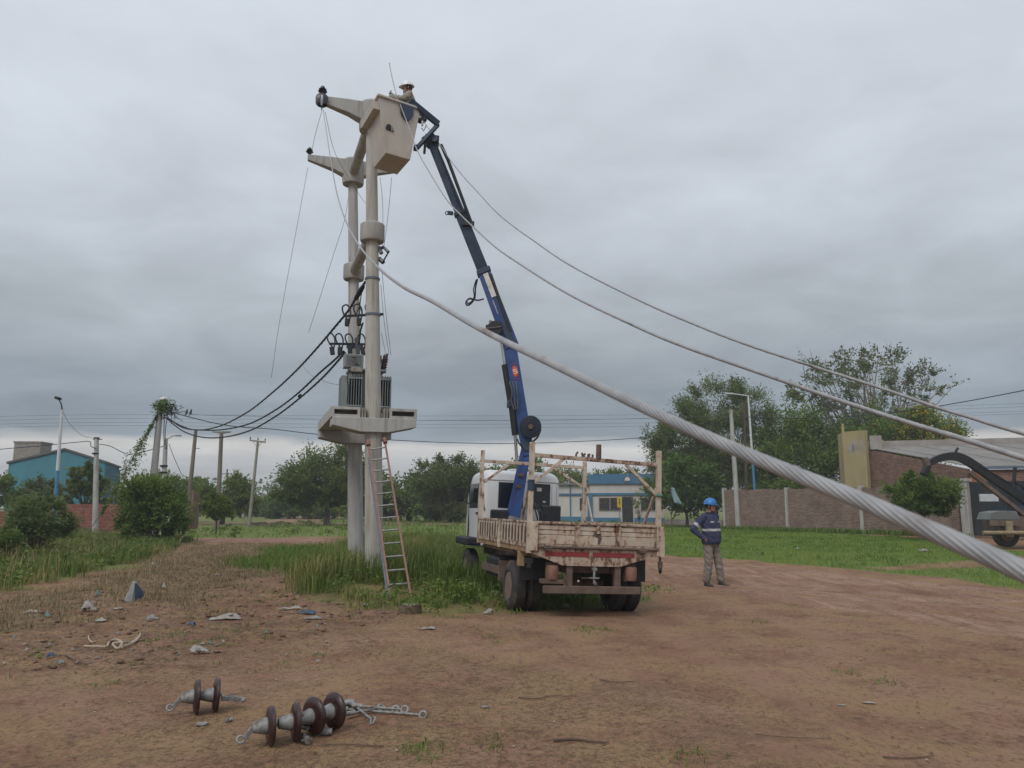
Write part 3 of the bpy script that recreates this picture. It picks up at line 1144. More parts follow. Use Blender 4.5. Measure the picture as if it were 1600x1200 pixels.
def wall_box(mb, a, b, z0, z1, th, z1b=None):
    """upright slab from plan point a to b"""
    a, b = Vector((a[0], a[1], 0)), Vector((b[0], b[1], 0))
    d = (b - a).normalized()
    n = Vector((-d.y, d.x, 0)) * th / 2
    z1b = z1 if z1b is None else z1b
    ps = [a - n, b - n, b + n, a + n]
    v = [p + Vector((0, 0, z0)) for p in ps] + [ps[0] + Vector((0, 0, z1)), ps[1] + Vector((0, 0, z1b)), ps[2] + Vector((0, 0, z1b)), ps[3] + Vector((0, 0, z1))]
    mb.add(v, [(3, 2, 1, 0), (4, 5, 6, 7), (0, 1, 5, 4), (1, 2, 6, 5), (2, 3, 7, 6), (3, 0, 4, 7)])
    return mb


# brown brick yard wall on the right
WA, WB = gnd(1136, 826), gnd(1506, 839)
wdir = (WB - WA).normalized()
wnrm = Vector((wdir.y, -wdir.x, 0))
if wnrm.y > 0:
    wnrm = -wnrm
root = thing('yard_wall', 'long brown brick wall with concrete posts behind the lawn', 'wall', WA)
cuts = [0.0, .33, .655, 1.0]
for i in range(3):
    a = WA.lerp(WB, cuts[i]) + wdir * (.10 if i else 0)
    b = WA.lerp(WB, cuts[i + 1]) - wdir * .10
    z1, z2 = 2.62 - .05 * i, 2.57 - .05 * i
    wall_box(MB(), a, b, -.2, z1, .16, z2).build('brick_panel', 'brick_brown', root, wall_uv=True)
    mb = MB()
    k = int((b - a).length / .27)
    for j in range(k):                       # uneven top course
        q = a + (b - a) * ((j + .5) / k)
        hh = random.choice((0.0, .05, .07, .07, .02))
        if hh:
            mb.box(q + Vector((0, 0, z1 + (z2 - z1) * (j + .5) / k + hh / 2)), (.24, .13, hh), Matrix.Rotation(math.atan2(wdir.y, wdir.x) + random.uniform(-.05, .05), 3, 'Z'))
    tag(mb.build('loose_top_course', 'brick_brown', root, wall_uv=True), kind='stuff')
for c in cuts[1:3]:
    q = WA.lerp(WB, c)
    MB().box(q + Vector((0, 0, 1.25)) + wnrm * .03, (.2, .26, 2.9), Matrix.Rotation(math.atan2(wdir.y, wdir.x), 3, 'Z')).build('post', 'concrete', root)
q = WA - wdir * .12
MB().box(q + Vector((0, 0, 1.3)), (.2, .26, 3.0), Matrix.Rotation(math.atan2(wdir.y, wdir.x), 3, 'Z')).build('post', 'concrete', root)

# gate post, black gate, gate beyond the frame
q = WB + wdir * .28
root = thing('gate_pillar', 'pale concrete gate pillar between brick wall and black gate', 'pillar', q)
MB().box(q + Vector((0, 0, 1.28)), (.42, .42, 2.9), Matrix.Rotation(math.atan2(wdir.y, wdir.x), 3, 'Z')).build('shaft', 'concrete', root, bevel=.02)
MB().box(q + Vector((0, 0, 2.82)), (.50, .50, .16), Matrix.Rotation(math.atan2(wdir.y, wdir.x), 3, 'Z')).build('cap', 'concrete', root, bevel=.02)
g0 = WB + wdir * .52
g1 = g0 + wdir * 6.4
root = thing('yard_gate', 'dark sheet metal gate beside the concrete pillar', 'gate', g0)
for i in range(16):
    a = g0.lerp(g1, i / 16) + wdir * .008
    b = g0.lerp(g1, (i + 1) / 16) - wdir * .008
    wall_box(MB(), a, b, .1, 2.72, .03 + .012 * (i % 2)).build('sheet_panel', 'gate_black', root)
for z in (.25, 1.35, 2.6):
    a = g0 - wnrm * .05; b = g1 - wnrm * .05
    wall_box(MB(), a, b, z, z + .07, .05).build('gate_rail', 'gate_black', root)

# brick workshop behind the wall
C0 = xy(1519, 41.5)
C1 = xy(1358, 49.0)
C2 = C0 + (g1 - g0).normalized() * 12
C2 = Vector((C0.x + 11.0, C0.y - 4.0, 0))
eave = at(1519, 730, C0.y).z
high = at(1358, 699, C1.y).z
root = thing('brick_workshop', 'low brick workshop with grey sheet roof behind the yard wall', 'building', C0)
wall_box(MB(), C0, C1, 0, eave - .1, .25, high - .1).build('side_wall', 'brick_old', root, wall_uv=True)
wall_box(MB(), C0 + Vector((.14, -.05, 0)), C2, 0, eave - .15, .25, eave - .15).build('front_wall', 'brick_old', root, wall_uv=True)
wall_box(MB(), C0 + Vector((-.05, -.2, 0)), C0 + Vector((.42, -.36, 0)), 0, eave - .3, .12).build('brick_pier', 'orange_brick', root)
wall_box(MB(), C0 + Vector((.75, -.47, 0)), C0 + Vector((1.1, -.6, 0)), 0, eave - .3, .12).build('brick_pier', 'orange_brick', root)
C3 = C2 + (C1 - C0)
up = Vector((0, 0, 1))
n_sheet = 12
e0 = C0 + (C0 - C1).normalized() * .35
e2 = C2 + (C0 - C1).normalized() * .35
for i in range(n_sheet):
    f0, f1 = i / n_sheet, (i + 1) / n_sheet - .004
    a, b = e0.lerp(e2, f0), e0.lerp(e2, f1)
    c, d = C1.lerp(C3, f1), C1.lerp(C3, f0)
    zo = .012 * (i % 2)
    MB().prism([a + up * (eave + zo - .02), b + up * (eave + zo - .02), c + up * (high + zo), d + up * (high + zo)], (0, 0, .04)).build('roof_sheet', 'roof_light', root)
MB().beam(e0 + up * (eave - .06), e2 + up * (eave - .06), .10, .14).build('gutter', 'blue_dull', root)
wall_box(MB(), C1 + Vector((-.2, .3, 0)), C3 + Vector((0, .3, 0)), high - .4, high + .38, .25).build('parapet', 'plaster_grey', root)
q = C1.lerp(C3, .86) + up * (high + .8) + Vector((0, .2, 0))
MB().box(q, (.5, .5, 1.6)).build('chimney', 'orange_brick', root)

# tan board (painted party wall end) and its post
b0, b1 = xy(1326, 49.5), xy(1362, 48.2)
zt = at(1340, 674, 49).z
root = thing('tan_wall_panel', 'tall tan panel with peeling white patch against the brick workshop', 'wall panel', b0)
pn = wall_box(MB(), b0, b1, .0, zt, .3).build('panel', 'tan_board', root)
wall_box(MB(), b0 + Vector((.15, .2, 0)), b0 + Vector((.45, 1.6, 0)), .0, zt - .02, .3).build('return_panel', 'tan_board', root)
pd = (b1 - b0).normalized(); pnn = Vector((pd.y, -pd.x, 0))
pw = (b1 - b0).length
for u0, v0, su, sv, sd_ in ((.36, .30, .16, .10, 1), (.55, .26, .14, .13, 2), (.85, .24, .08, .10, 3), (.72, .38, .05, .07, 4), (.93, .34, .05, .06, 5), (.48, .36, .05, .06, 6)):
    rr_ = random.Random(sd_)
    o_ = b0 + pd * (pw * u0) + pnn * .155 + up * (zt - v0 * 3.6)
    MB().prism([o_ + pd * math.cos(a) * pw * su * rr_.uniform(.5, 1.3) + up * math.sin(a) * 3.6 * sv * rr_.uniform(.5, 1.4) for a in [2 * math.pi * i / 13 for i in range(13)]], pnn * .006).build('bare_plaster', 'plaster_grey', pn)
wall_box(MB(), b1 + Vector((.25, .15, 0)), b1 + Vector((.9, -.05, 0)), high - .2, zt - .35, .4).build('plaster_block', 'plaster_grey', root)
MB().tube([b0 + Vector((.1, .25, zt - 1)), b0 + Vector((.1, .25, zt + .55))], .09, 8).build('pipe', 'tan_board', root, smooth=True)

# white and blue station across the street
SD = 76.0
s0, s1, sw = xy(922, SD), xy(1037, SD - 1.0), xy(872, SD + 1.5)
top = at(980, 741, SD).z
root = thing('white_blue_station', 'white single storey station with blue fascia and blue base', 'building', s0)
dS = (s1 - s0).normalized()
nS = Vector((dS.y, -dS.x, 0))


def facade(name, mat, x0, x1, z0, z1, out=0.0, th=.12, par=None, bev=0):
    L = (s1 - s0).length
    a, b = s0 + dS * (x0 * L) + nS * out, s0 + dS * (x1 * L) + nS * out
    return wall_box(MB(), a, b, z0, z1, th).build(name, mat, par or root, bevel=bev)


zb = at(980, 756, SD).z
zs = at(980, 772, SD).z
mb = MB()
a, b = s0 - nS * 4, s1 - nS * 4
mb.prism([s0 + up * 0, s1, b, a], (0, 0, top - .1))
mb.build('wall', 'white_wall', root)
facade('blue_fascia', 'blue_wall', -.02, 1.02, zb, top, .10, .2)
facade('blue_band', 'blue_wall', -.01, 1.01, zs - .12, zs + .1, .06, .12)
facade('blue_base', 'blue_wall', -.01, .42, .0, .42, .06, .12)
facade('blue_base', 'blue_wall', .60, 1.01, .0, .42, .06, .12)
facade('corner_pilaster', 'blue_wall', -.035, .035, .43, zs - .13, .09, .2)
for x0, x1 in ((.13, .42), (.70, .97)):
    w = facade('window', 'plaster_grey', x0 - .008, x1 + .008, 1.12, 2.36, .07, .06)
    facade('pane', 'window_dark', x0, (x0 + x1) / 2 - .006, 1.18, 2.30, .11, .03, w)
    facade('pane', 'window_dark', (x0 + x1) / 2 + .006, x1, 1.18, 2.30, .11, .03, w)
facade('door', 'dark_opening', .44, .585, 0, 2.42, .07, .08)
facade('door_frame', 'white_wall', .425, .439, 0, 2.46, .09, .1)
L = (s1 - s0).length
ec = s0 + dS * (.52 * L) + nS * .22 + up * ((top + zb) / 2)
em = MB().cyl(ec, ec + nS * .03, .36, .36, 24).build('emblem', 'blue_dull', root)
MB().prism([ec + nS * .035 + dS * x + up * z for x, z in ((-.26, -.18), (.26, -.18), (.22, .06), (.1, .1), (0, .24), (-.1, .1), (-.22, .06))], nS * .02).build('emblem_mark', 'sticker_white', em)
# left wing
wz = at(900, 757, SD).z
mb = MB()
mb.prism([sw, s0 - dS * .03 - nS * .5, s0 - dS * .03 - nS * 4, sw - nS * 4], (0, 0, wz))
mb.build('wing_wall', 'white_wall', root)
wall_box(MB(), sw + nS * .05 - dS * .3, s0 - nS * .4, wz + .002, wz + .14, .5).build('wing_roof', 'roof_light', root)
wall_box(MB(), sw + nS * .08, s0 - nS * .40, zs - .1, zs + .08, .1).build('wing_band', 'blue_wall', root)
wall_box(MB(), sw + nS * .08, s0 - nS * .40, 0, .5, .1).build('wing_base', 'blue_wall', root)
q0 = sw.lerp(s0 - nS * .5, .37)
wall_box(MB(), q0 + nS * .06, q0 + nS * .06 + dS * .12, .52, wz - .02, .12).build('wing_pilaster', 'blue_wall', root)
q0 = sw.lerp(s0 - nS * .5, .68)
wn_ = wall_box(MB(), q0 + nS * .06, q0 + nS * .06 + dS * .6, 1.15, 2.3, .12).build('window', 'window_dark', root)

# yellow notice on a post in front of the station
q = xy(968, 60)
root = thing('yellow_notice', 'small yellow notice board on a thin post before the station', 'sign', q)
zc = at(968, 785, 60).z
MB().tube([q, q + up * (zc + .2)], .03, 6).build('post', 'galvanised', root)
MB().box(q + up * zc + Vector((0, -.05, 0)), (.34, .03, .78)).build('board', 'yellow_paint', root, bevel=.005)
bd = [o for o in bpy.data.objects if o.name.startswith('board')][-1]
for dz, w, hh in ((.18, .05, .2), (-.02, .12, .10), (-.16, .05, .08)):
    MB().box(q + up * (zc + dz) + Vector((0, -.075, 0)), (w, .012, hh)).build('black_mark', 'steel_black', bd)

# flag tied to a sapling pole beside the truck
q = xy(1052, 44)
root = thing('flag_pole', 'thin pole with a limp pale blue flag beyond the truck tailgate', 'flag', q)
zt = at(1040, 762, 44).z
MB().tube([q + Vector((-.1, 0, 0)), q + Vector((-.1, 0, zt + .1))], .022, 6).build('pole', 'wood_dark', root)
nu, nv = 7, 10
gv = []
for j in range(nv + 1):
    for i in range(nu + 1):
        u_, v_ = i / nu, j / nv
        gv.append(q + Vector((-.1 + u_ * .20 + v_ * .40 * (.4 + .6 * u_), .10 * math.sin(u_ * 7 + v_ * 3), zt - v_ * .85 - u_ * .1 + .1 * u_ * (1 - v_))))
gf = [(j * (nu + 1) + i, j * (nu + 1) + i + 1, (j + 1) * (nu + 1) + i + 1, (j + 1) * (nu + 1) + i) for j in range(nv) for i in range(nu)]
mb = MB(); mb.add(gv, gf)
fo = mb.build('flag_cloth', 'flag_cloth', root, smooth=True)
so = fo.modifiers.new('solid', 'SOLIDIFY'); so.thickness = .008

# teal house on the far left
TD = 60.0
t0, t1 = xy(6, TD), xy(158, TD - 1)
t2 = xy(181, TD + 7)
et = at(80, 724, TD).z
rt = at(97, 704, TD).z
root = thing('teal_house', 'teal painted house with low grey gable roof behind red wall', 'building', t0)
rc = t0.lerp(t1, .58)
t3 = t0 + (t2 - t1)
mb = MB()
mb.add([t0, t1, t1 + up * et, rc + up * rt, t0 + up * et, t3, t2, t2 + up * et, rc + (t2 - t1) + up * rt, t3 + up * et],
       [(0, 1, 2, 3, 4), (5, 9, 8, 7, 6), (1, 6, 7, 2), (0, 4, 9, 5), (0, 5, 6, 1), (2, 7, 8, 3), (3, 8, 9, 4)])
mb.build('wall', 'teal_wall', root)
dT = (t1 - t0).normalized(); nT = Vector((dT.y, -dT.x, 0))
for (a, za), (b, zb_), nm in (((t0 - dT * .12, et - .03), (rc, rt), 'roof_slope'), ((rc, rt), (t1 + dT * .12, et - .03), 'roof_slope')):
    MB().prism([a + nT * .12 + up * za, b + nT * .12 + up * zb_, b + (t2 - t1) * 1.05 + up * zb_, a + (t2 - t1) * 1.05 + up * za], (0, 0, .16)).build(nm, 'roof_sheet', root)
dU = (t2 - t1).normalized(); nU = Vector((dU.y, -dU.x, 0))
wall_box(MB(), t1 + nU * .05, t2 + nU * .05, 0, et - .2, .1).build('side_wall', 'teal_dark', root)
for k in (.42, .66):
    q = t1.lerp(t2, k) + nU * .12
    w = wall_box(MB(), q, q + dU * .9, 1.6, 3.1, .06).build('window', 'white_wall', root)
    wall_box(MB(), q + dU * .1 + nU * .04, q + dU * .8 + nU * .04, 1.7, 3.0, .03).build('pane', 'window_dark', w)
# brick tank tower beside it
q = xy(42, TD + 5)
w = (62 - 23) / FPX * (TD + 5)
zt = at(42, 693, TD + 5).z
root = thing('brick_water_tank', 'square grey brick water tank above the teal house roof', 'water tank', q)
mb = MB(); mb.box(q + up * (zt / 2), (w, 1.9, zt), Matrix.Rotation(.1, 3, 'Z')); mb.build('tank', 'concrete_dark', root, bevel=.03)
MB().box(q + up * (zt + .05), (w + .12, 2.0, .12), Matrix.Rotation(.1, 3, 'Z')).build('rim', 'concrete_dark', root)

# red block wall on the left
for i, (pa, pb, lab, zt) in enumerate((((-120, 47), (20, 47), 'red block wall at the far edge of the tall grass', 1.25), ((70, 49), (197, 47.5), 'red block wall in front of the teal house', 1.66))):
    a, b = xy(*pa), xy(*pb)
    mb = wall_box(MB(), a, b, -.2, zt, .18)
    tag(mb.build('red_block_wall', 'brick_red', org=a, wall_uv=True), lab, 'wall', 'red block walls')
q0, q1 = xy(283, 52), xy(306, 54)
root = thing('brick_ruin', 'small ruined orange brick stub beside the tall bare poles', 'ruin', q0)
wall_box(MB(), q0, q1, 0, 1.1, .25).build('low_wall', 'orange_brick', root)
wall_box(MB(), q0.lerp(q1, .62), q0.lerp(q1, .95) + Vector((0, .3, 0)), 0, 2.6, .3, 2.3).build('brick_pier', 'brick_old', root, wall_uv=True)

# long low kerb wall / culvert beyond the lawn
a, b = xy(1042, 66), xy(1128, 63)
tag(wall_box(MB(), a, b, -.1, .42, .3).build('low_culvert_wall', 'plaster_grey', org=a), 'low grey kerb wall along the cross street behind the worker', 'wall')


# ------------------------------------------------------------------ poles
def pole(name, label, px_b, D, px_t, py_t, r0, r1, mat, group=None, Dt=None, sides=12):
    b = xy(px_b, D)
    b.z = Hf(b.x, b.y) - .2
    tpt = at(px_t, py_t, Dt or D)
    root = thing(name, label, 'pole', b, group)
    MB().tube([b, b.lerp(tpt, .5), tpt], [r0, (r0 + r1) / 2, r1], sides).build('shaft', mat, root, smooth=True)
    return root, b, tpt


NESTP, nb, NEST_TOP = pole('concrete_pole', 'thick leaning concrete pole crowned with a tangle of vines', 234, 38, 250, 641, .21, .135, 'concrete')
P2, _, P2_TOP = pole('concrete_pole', 'slimmer pale concrete pole beside the vine topped one', 256, 42, 259, 685, .14, .11, 'concrete')
for z in (-.9, -1.25):
    MB().ring(P2_TOP + up * (z - .6), (0, 0, 1), .17, .05, 12, 6).build('clamp', 'steel_black', P2)
MB().tube([P2_TOP + Vector((0, 0, -.1)), P2_TOP + Vector((.35, 0, .12)), P2_TOP + Vector((.55, 0, .15))], .02, 6).build('lamp_arm', 'wire_grey', P2)
MB().box(P2_TOP + Vector((.68, 0, .15)), (.3, .14, .08)).build('lamp_head', 'galvanised', P2, bevel=.02)
# the vine tangle: leaves and twigs on top of the pole, hanging along the guy wire
P3, _, P3_TOP = pole('wooden_pole', 'tall weathered wooden pole, nearest of the bare trio', 292, 46, 306, 672, .15, .10, 'wood_pole')
MB().beam(P3_TOP + Vector((-.1, 0, -1.1)), P3_TOP + Vector((.3, 0, -1.1)), .04, .04).build('step_bracket', 'galvanised', P3)
P4, _, P4_TOP = pole('concrete_pole', 'tall brown concrete pole with flat T shaped head', 341, 50, 346, 676, .17, .12, 'wood_pole')
MB().beam(P4_TOP + Vector((-.6, 0, .05)), P4_TOP, .16, .05, h1=.16).beam(P4_TOP, P4_TOP + Vector((.6, 0, .05)), .16, .16, h1=.05).build('head', 'wood_pole', P4)
P5, _, P5_TOP = pole('crossarm_pole', 'grey leaning pole with wooden crossarm and two insulators', 390, 58, 403, 690, .14, .09, 'concrete_dark')
MB().beam(P5_TOP + Vector((-.62, 0, .1)), P5_TOP + Vector((.58, 0, -.05)), .12, .12).build('crossarm', 'concrete_dark', P5)
for dx in (-.58, .0, .54):
    MB().lathe([(0, .02), (.06, .05), (.1, .06), (.16, .03), (.2, .03)], P5_TOP + Vector((dx, 0, .1 - dx * .12)), (0, 0, 1), 8).build('insulator', 'insulator_dark', P5)
MB().beam(P5_TOP + Vector((-.35, -.02, 0)), P5_TOP + Vector((0, -.02, -.45)), .03, .03).beam(P5_TOP + Vector((.35, -.02, -.02)), P5_TOP + Vector((0, -.02, -.45)), .03, .03).build('brace', 'concrete_dark', P5)
# distant lattice-like pole
P6, _, P6_TOP = pole('far_pylon', 'small distant dark pylon with stacked crossarms above the trees', 355, 150, 355, 733, .28, .14, 'wood_dark')
for z, w in ((-.9, 1.9), (-2.6, 2.2)):
    MB().beam(P6_TOP + Vector((-w * .5, 0, z)), P6_TOP + Vector((w * .5, 0, z)), .12, .14).build('crossarm', 'wood_dark', P6)
P7, _, P7_TOP = pole('concrete_pole', 'short pale concrete pole with meter clamp before the teal house', 151.5, 45, 151, 686, .165, .12, 'concrete')
MB().ring(P7_TOP + up * -.85, (0, 0, 1), .15, .05, 12, 6).build('clamp', 'steel_black', P7)
MB().beam(P7_TOP + Vector((-.2, 0, -.02)), P7_TOP + Vector((.32, 0, -.02)), .05, .05).build('crossarm', 'wood_dark', P7)
MB().box(P7_TOP + up * .04, (.24, .2, .12)).build('cap', 'wood_dark', P7)


def two_tone_lamp(label, px_b, D, px_t, py_t, split, group):
    b = xy(px_b, D); b.z = -.1
    tp = at(px_t, py_t, D)
    root = thing('street_lamp', label, 'street lamp', b, group)
    m = b.lerp(tp, split)
    MB().tube([b, m], [.10, .085], 10).build('lower_shaft', 'pole_blue', root, smooth=True)
    MB().tube([m, tp], [.085, .065], 10).build('upper_shaft', 'pole_white', root, smooth=True)
    return root, tp


LL, ltp = two_tone_lamp('blue and white street lamp leaning before the teal house', 86, 40, 97, 640, .52, 'two tone street lamps')
hd = at(92, 624, 40)
MB().tube([ltp, at(96, 632, 40), hd], [.045, .035, .03], 8).build('arm', 'steel_black', LL)
MB().box(hd + Vector((-.05, 0, .06)), (.22, .35, .14), Matrix.Rotation(.4, 3, 'Y')).build('lamp_head', 'steel_black', LL, bevel=.03)
RL, rtp = two_tone_lamp('blue and white street lamp standing behind the brick wall', 1182, 56, 1169, 619, .52, 'two tone street lamps')
hd = at(1142, 615, 55.5)
MB().tube([rtp, rtp + up * .02, hd], [.065, .06, .05], 8).build('arm', 'pole_white', RL)
MB().box(hd + Vector((-.12, 0, .0)), (.6, .2, .10), Matrix.Rotation(.06, 3, 'Y')).build('lamp_head', 'pole_white', RL, bevel=.02)
RP, _, RP_TOP = pole('concrete_pole', 'pale concrete pole at the free end of the brick wall', 1153, 53, 1142, 641, .19, .13, 'concrete')
MB().box(RP_TOP + Vector((0, 0, -.12)), (.3, .24, .2)).build('collar', 'concrete_dark', RP, bevel=.03)
RP2, _, RP2_TOP = pole('wooden_pole', 'thin dark wooden pole beside the blue and white lamp', 1166, 58, 1163, 628, .11, .09, 'wood_dark')


# ------------------------------------------------------------------ trees
def leaf_cloud(points, size, elong, tint, along=None):
    n = len(points)
    d = RNG.normal(0, 1, (n, 3)); d[:, 2] *= .6
    if along is not None:
        d = d * .55 + along
    d /= np.linalg.norm(d, axis=1)[:, None]
    e = RNG.normal(0, 1, (n, 3)); e[:, 2] += 0
    p = np.cross(d, e); p /= np.linalg.norm(p, axis=1)[:, None] + 1e-9
    L = size * U(.5, 1.4, n)[:, None]; W = L / elong
    V = np.stack([points - d * L / 2, points + p * W / 2, points + d * L / 2, points - p * W / 2], 1).reshape(-1, 3)
    Q = np.arange(4 * n).reshape(-1, 4)
    return V, Q, np.repeat(np.clip(tint, 0, 1), 4)


def tree(name, label, base, lobes, trunk_h, trunk_r, n_leaf, leaf, mat, elong=2.0, n_cl=60, cl_r=.16, bark='bark', group=None, limbs=16, cat='tree', twig=1.0, lean=(0, 0), fill=.35, flowers=None, seed=0, stems=1, grow=.98, dense=1.9, spray=.7, droop=.1):
    """lobes: (x, y, z, rx, ry, rz) relative to base; leaves gather in clumps spread through the lobes"""
    rng = random.Random(seed * 17 + 3)
    base = Vector(base)
    root = thing(name, label, cat, base, group)
    lobes = [(l[0], l[1], l[2], l[3] * grow, l[4] * grow, l[5] * grow) for l in lobes]
    vol = [l[3] * l[4] * l[5] for l in lobes]
    n_leaf = int(n_leaf * dense)
    leaf *= 1.0
    cl = []
    for l, vv in zip(lobes, vol):
        for _ in range(max(3, int(n_cl * vv / sum(vol)))):
            while True:
                d = Vector((rng.gauss(0, 1), rng.gauss(0, 1), rng.gauss(0, 1)))
                if d.length > .01:
                    break
            d.normalize()
            rr = rng.random() ** .45 if rng.random() > fill else rng.random()
            rr = .35 + .65 * rr
            if d.z < -.35:
                d.z *= .55
            cl.append((Vector((l[0] + d.x * l[3] * rr, l[1] + d.y * l[4] * rr, l[2] + d.z * l[5] * rr)), (l[3] + l[5]) / 2))
    # leaves
    pts, tint, along = [], [], []
    mid = sum((c for c, _ in cl), Vector()) / len(cl) - Vector((0, 0, .12 * (lobes[0][2] + lobes[0][5])))
    per = max(1, n_leaf // len(cl))
    for c, rad in cl:
        k = max(4, int(per * rng.uniform(.4, 1.6)))
        sg = rad * cl_r * rng.uniform(.7, 1.35)
        nt = max(3, k // 16)                      # twigs carrying the leaves of this clump
        out = np.array(c - mid); out /= np.linalg.norm(out) + 1e-6
        dv = out * spray + RNG.normal(0, .75, (nt, 3)) + np.array([0, 0, droop])
        dv /= np.linalg.norm(dv, axis=1)[:, None]
        ti = RNG.integers(0, nt, k)
        q = np.array(c) + dv[ti] * (sg * 2.3 * U(.5, 1.15, nt)[ti] * U(.05, 1, k) ** .8)[:, None] + RNG.normal(0, 1, (k, 3)) * sg * .27
        along.append(dv[ti])
        pts.append(q)
        tint.append(np.full(k, rng.uniform(.05, .8)) + RNG.normal(0, .14, k))
    pts = np.concatenate(pts); tint = np.concatenate(tint)
    pts[:, 2] = np.maximum(pts[:, 2], .05)
    V, Q, T = leaf_cloud(pts, leaf, elong, tint, np.concatenate(along))
    obj_from(np_mesh('crown', V, Q, T), 'crown', mat, root)
    if flowers:
        sel = pts[RNG.uniform(0, 1, len(pts)) < flowers[0]]
        sel = sel[fbm(sel[:, 0] * 1.1, sel[:, 2] * 1.1, 2, 5.0) > .48] + RNG.normal(0, leaf * .4, (0, 3)).sum(0)
        V, Q, T = leaf_cloud(sel + np.array([0, -.12, .05]), leaf * flowers[2], 1.3, U(0, 1, len(sel)))
        obj_from(np_mesh('blossom', V, Q, T), 'blossom', flowers[1], root)
    # trunk and limbs
    mb = MB()
    fork = Vector((lean[0], lean[1], trunk_h))
    if stems == 1:
        mb.tube([Vector((0, 0, -.2)), Vector((lean[0] * .3 + trunk_r * .4, lean[1] * .3, trunk_h * .5)), fork], [trunk_r * 1.25, trunk_r * .95, trunk_r * .8], 9)
    order = sorted(cl, key=lambda c: rng.random())[:limbs]
    for c, rad in order:
        s = fork if stems == 1 else Vector((rng.uniform(-1, 1) * trunk_r * 3, rng.uniform(-1, 1) * trunk_r * 3, -.1))
        d = c - s
        m = s + d * .5 + Vector((rng.uniform(-.1, .1) * d.length, rng.uniform(-.1, .1) * d.length, -.08 * d.length if stems == 1 else .05 * d.length))
        pth = spline([s, m, c], 4)
        r0 = trunk_r * rng.uniform(.35, .6)
        mb.tube(pth, [r0 * (1 - .85 * i / (len(pth) - 1)) for i in range(len(pth))], 5)
        for _ in range(int(3 * twig)):
            j = rng.randrange(len(pth) // 2, len(pth))
            e = pth[j] + Vector((rng.gauss(0, 1), rng.gauss(0, 1), rng.gauss(.25, .8))) * rad * .28
            mb.tube([pth[j], pth[j].lerp(e, .5) + Vector((0, 0, rad * .03)), e], [r0 * .22, r0 * .14, r0 * .05], 4)
    tk = mb.mesh('trunk', (0, 0, 0), True)
    obj_from(tk, 'trunk', bark, root)
    return root


def span(px0, px1, py_top, D, py_base=None):
    """base point, crown width and crown top height of a tree from its extent in the view"""
    c = xy((px0 + px1) / 2, D)
    c.z = Hf(c.x, c.y)
    return c, (px1 - px0) / FPX * D, at((px0 + px1) / 2, py_top, D).z - c.z


# behind the tower
b, w, h = span(432, 588, 695, 62)
tree('acacia_tree', 'broad feathery tree right behind the transformer tower', b, [(.2, 0, h * .56, w * .46, w * .4, h * .36), (-w * .25, 0, h * .36, w * .26, w * .3, h * .26), (w * .22, 0, h * .42, w * .28, w * .3, h * .26)], h * .22, .22, 24000, .22, 'leaf_feather', 2.4, 150, .18, group='trees along the skyline', seed=1)
b, w, h = span(640, 752, 712, 72)
tree('acacia_tree', 'wide thin topped tree between the tower and the truck cab', b, [(0, 0, h * .62, w * .48, w * .4, h * .34), (w * .1, 0, h * .32, w * .42, w * .3, h * .26)], h * .25, .2, 16000, .24, 'leaf_feather', 2.4, 100, .17, group='trees along the skyline', seed=2, twig=1.6)
for k, (x0, x1, y0, D, lab, mt) in enumerate(((560, 660, 757, 80, 'low bright bush left of the wide thin topped tree', 'leaf_light'), (660, 745, 752, 78, 'round bush below the wide thin topped tree', 'leaf_mid'), (742, 800, 728, 95, 'mid green tree showing between ladder and truck cab', 'leaf_mid'),
                                             (790, 860, 724, 90, 'bright green tree just above the truck cab roof', 'leaf_light'), (850, 925, 735, 100, 'pale green tree behind the station wing', 'leaf_light'), (950, 1010, 728, 98, 'green tree rising behind the blue fascia', 'leaf_mid'),
                                             (420, 500, 778, 95, 'low dark scrub at the far end of the lane', 'leaf_mid'), (480, 560, 770, 92, 'bushy scrub under the broad feathery tree', 'leaf_mid'), (380, 430, 782, 110, 'far scrub beside the leaning crossarm pole', 'leaf_mid'),
                                             (925, 975, 738, 110, 'wispy distant treetop behind the rusty pipe', 'leaf_feather'))):
    b, w, h = span(x0, x1, y0, D)
    tree('background_tree', lab, b, [(0, 0, h * .55, w * .55, w * .45, h * .44), (w * .3, 0, h * .36, w * .38, w * .3, h * .36), (-w * .3, 0, h * .34, w * .36, w * .3, h * .34)], h * .12, .16, 8000, .34, mt, 1.8, 60, .24, group='trees along the skyline', seed=20 + k, limbs=8)
# left side
b, w, h = span(98, 160, 722, 50)
tree('garden_tree', 'dark leafy tree overlapping the teal house gable', b, [(0, 0, h * .66, w * .42, w * .4, h * .33), (-w * .35, 0, h * .48, w * .3, w * .3, h * .25), (w * .3, 0, h * .45, w * .28, w * .3, h * .28)], h * .3, .12, 9000, .19, 'leaf_feather', 2.2, 60, .17, group='garden trees before the teal house', seed=3, dense=1.2)
b, w, h = span(20, 96, 748, 52)
tree('garden_tree', 'yellowish garden tree before the teal house wall', b, [(0, 0, h * .62, w * .48, w * .4, h * .36), (w * .2, 0, h * .4, w * .4, w * .3, h * .3)], h * .3, .12, 9000, .19, 'leaf_sparse', 2.2, 60, .17, group='garden trees before the teal house', seed=4, dense=1.2)
b, w, h = span(-60, 20, 742, 54)
tree('garden_tree', 'garden tree cut by the picture edge left of the teal house', b, [(0, 0, h * .6, w * .5, w * .4, h * .4)], h * .3, .12, 5000, .2, 'leaf_mid', 2.2, 40, .18, group='garden trees before the teal house', seed=5)
b, w, h = span(186, 292, 748, 33)
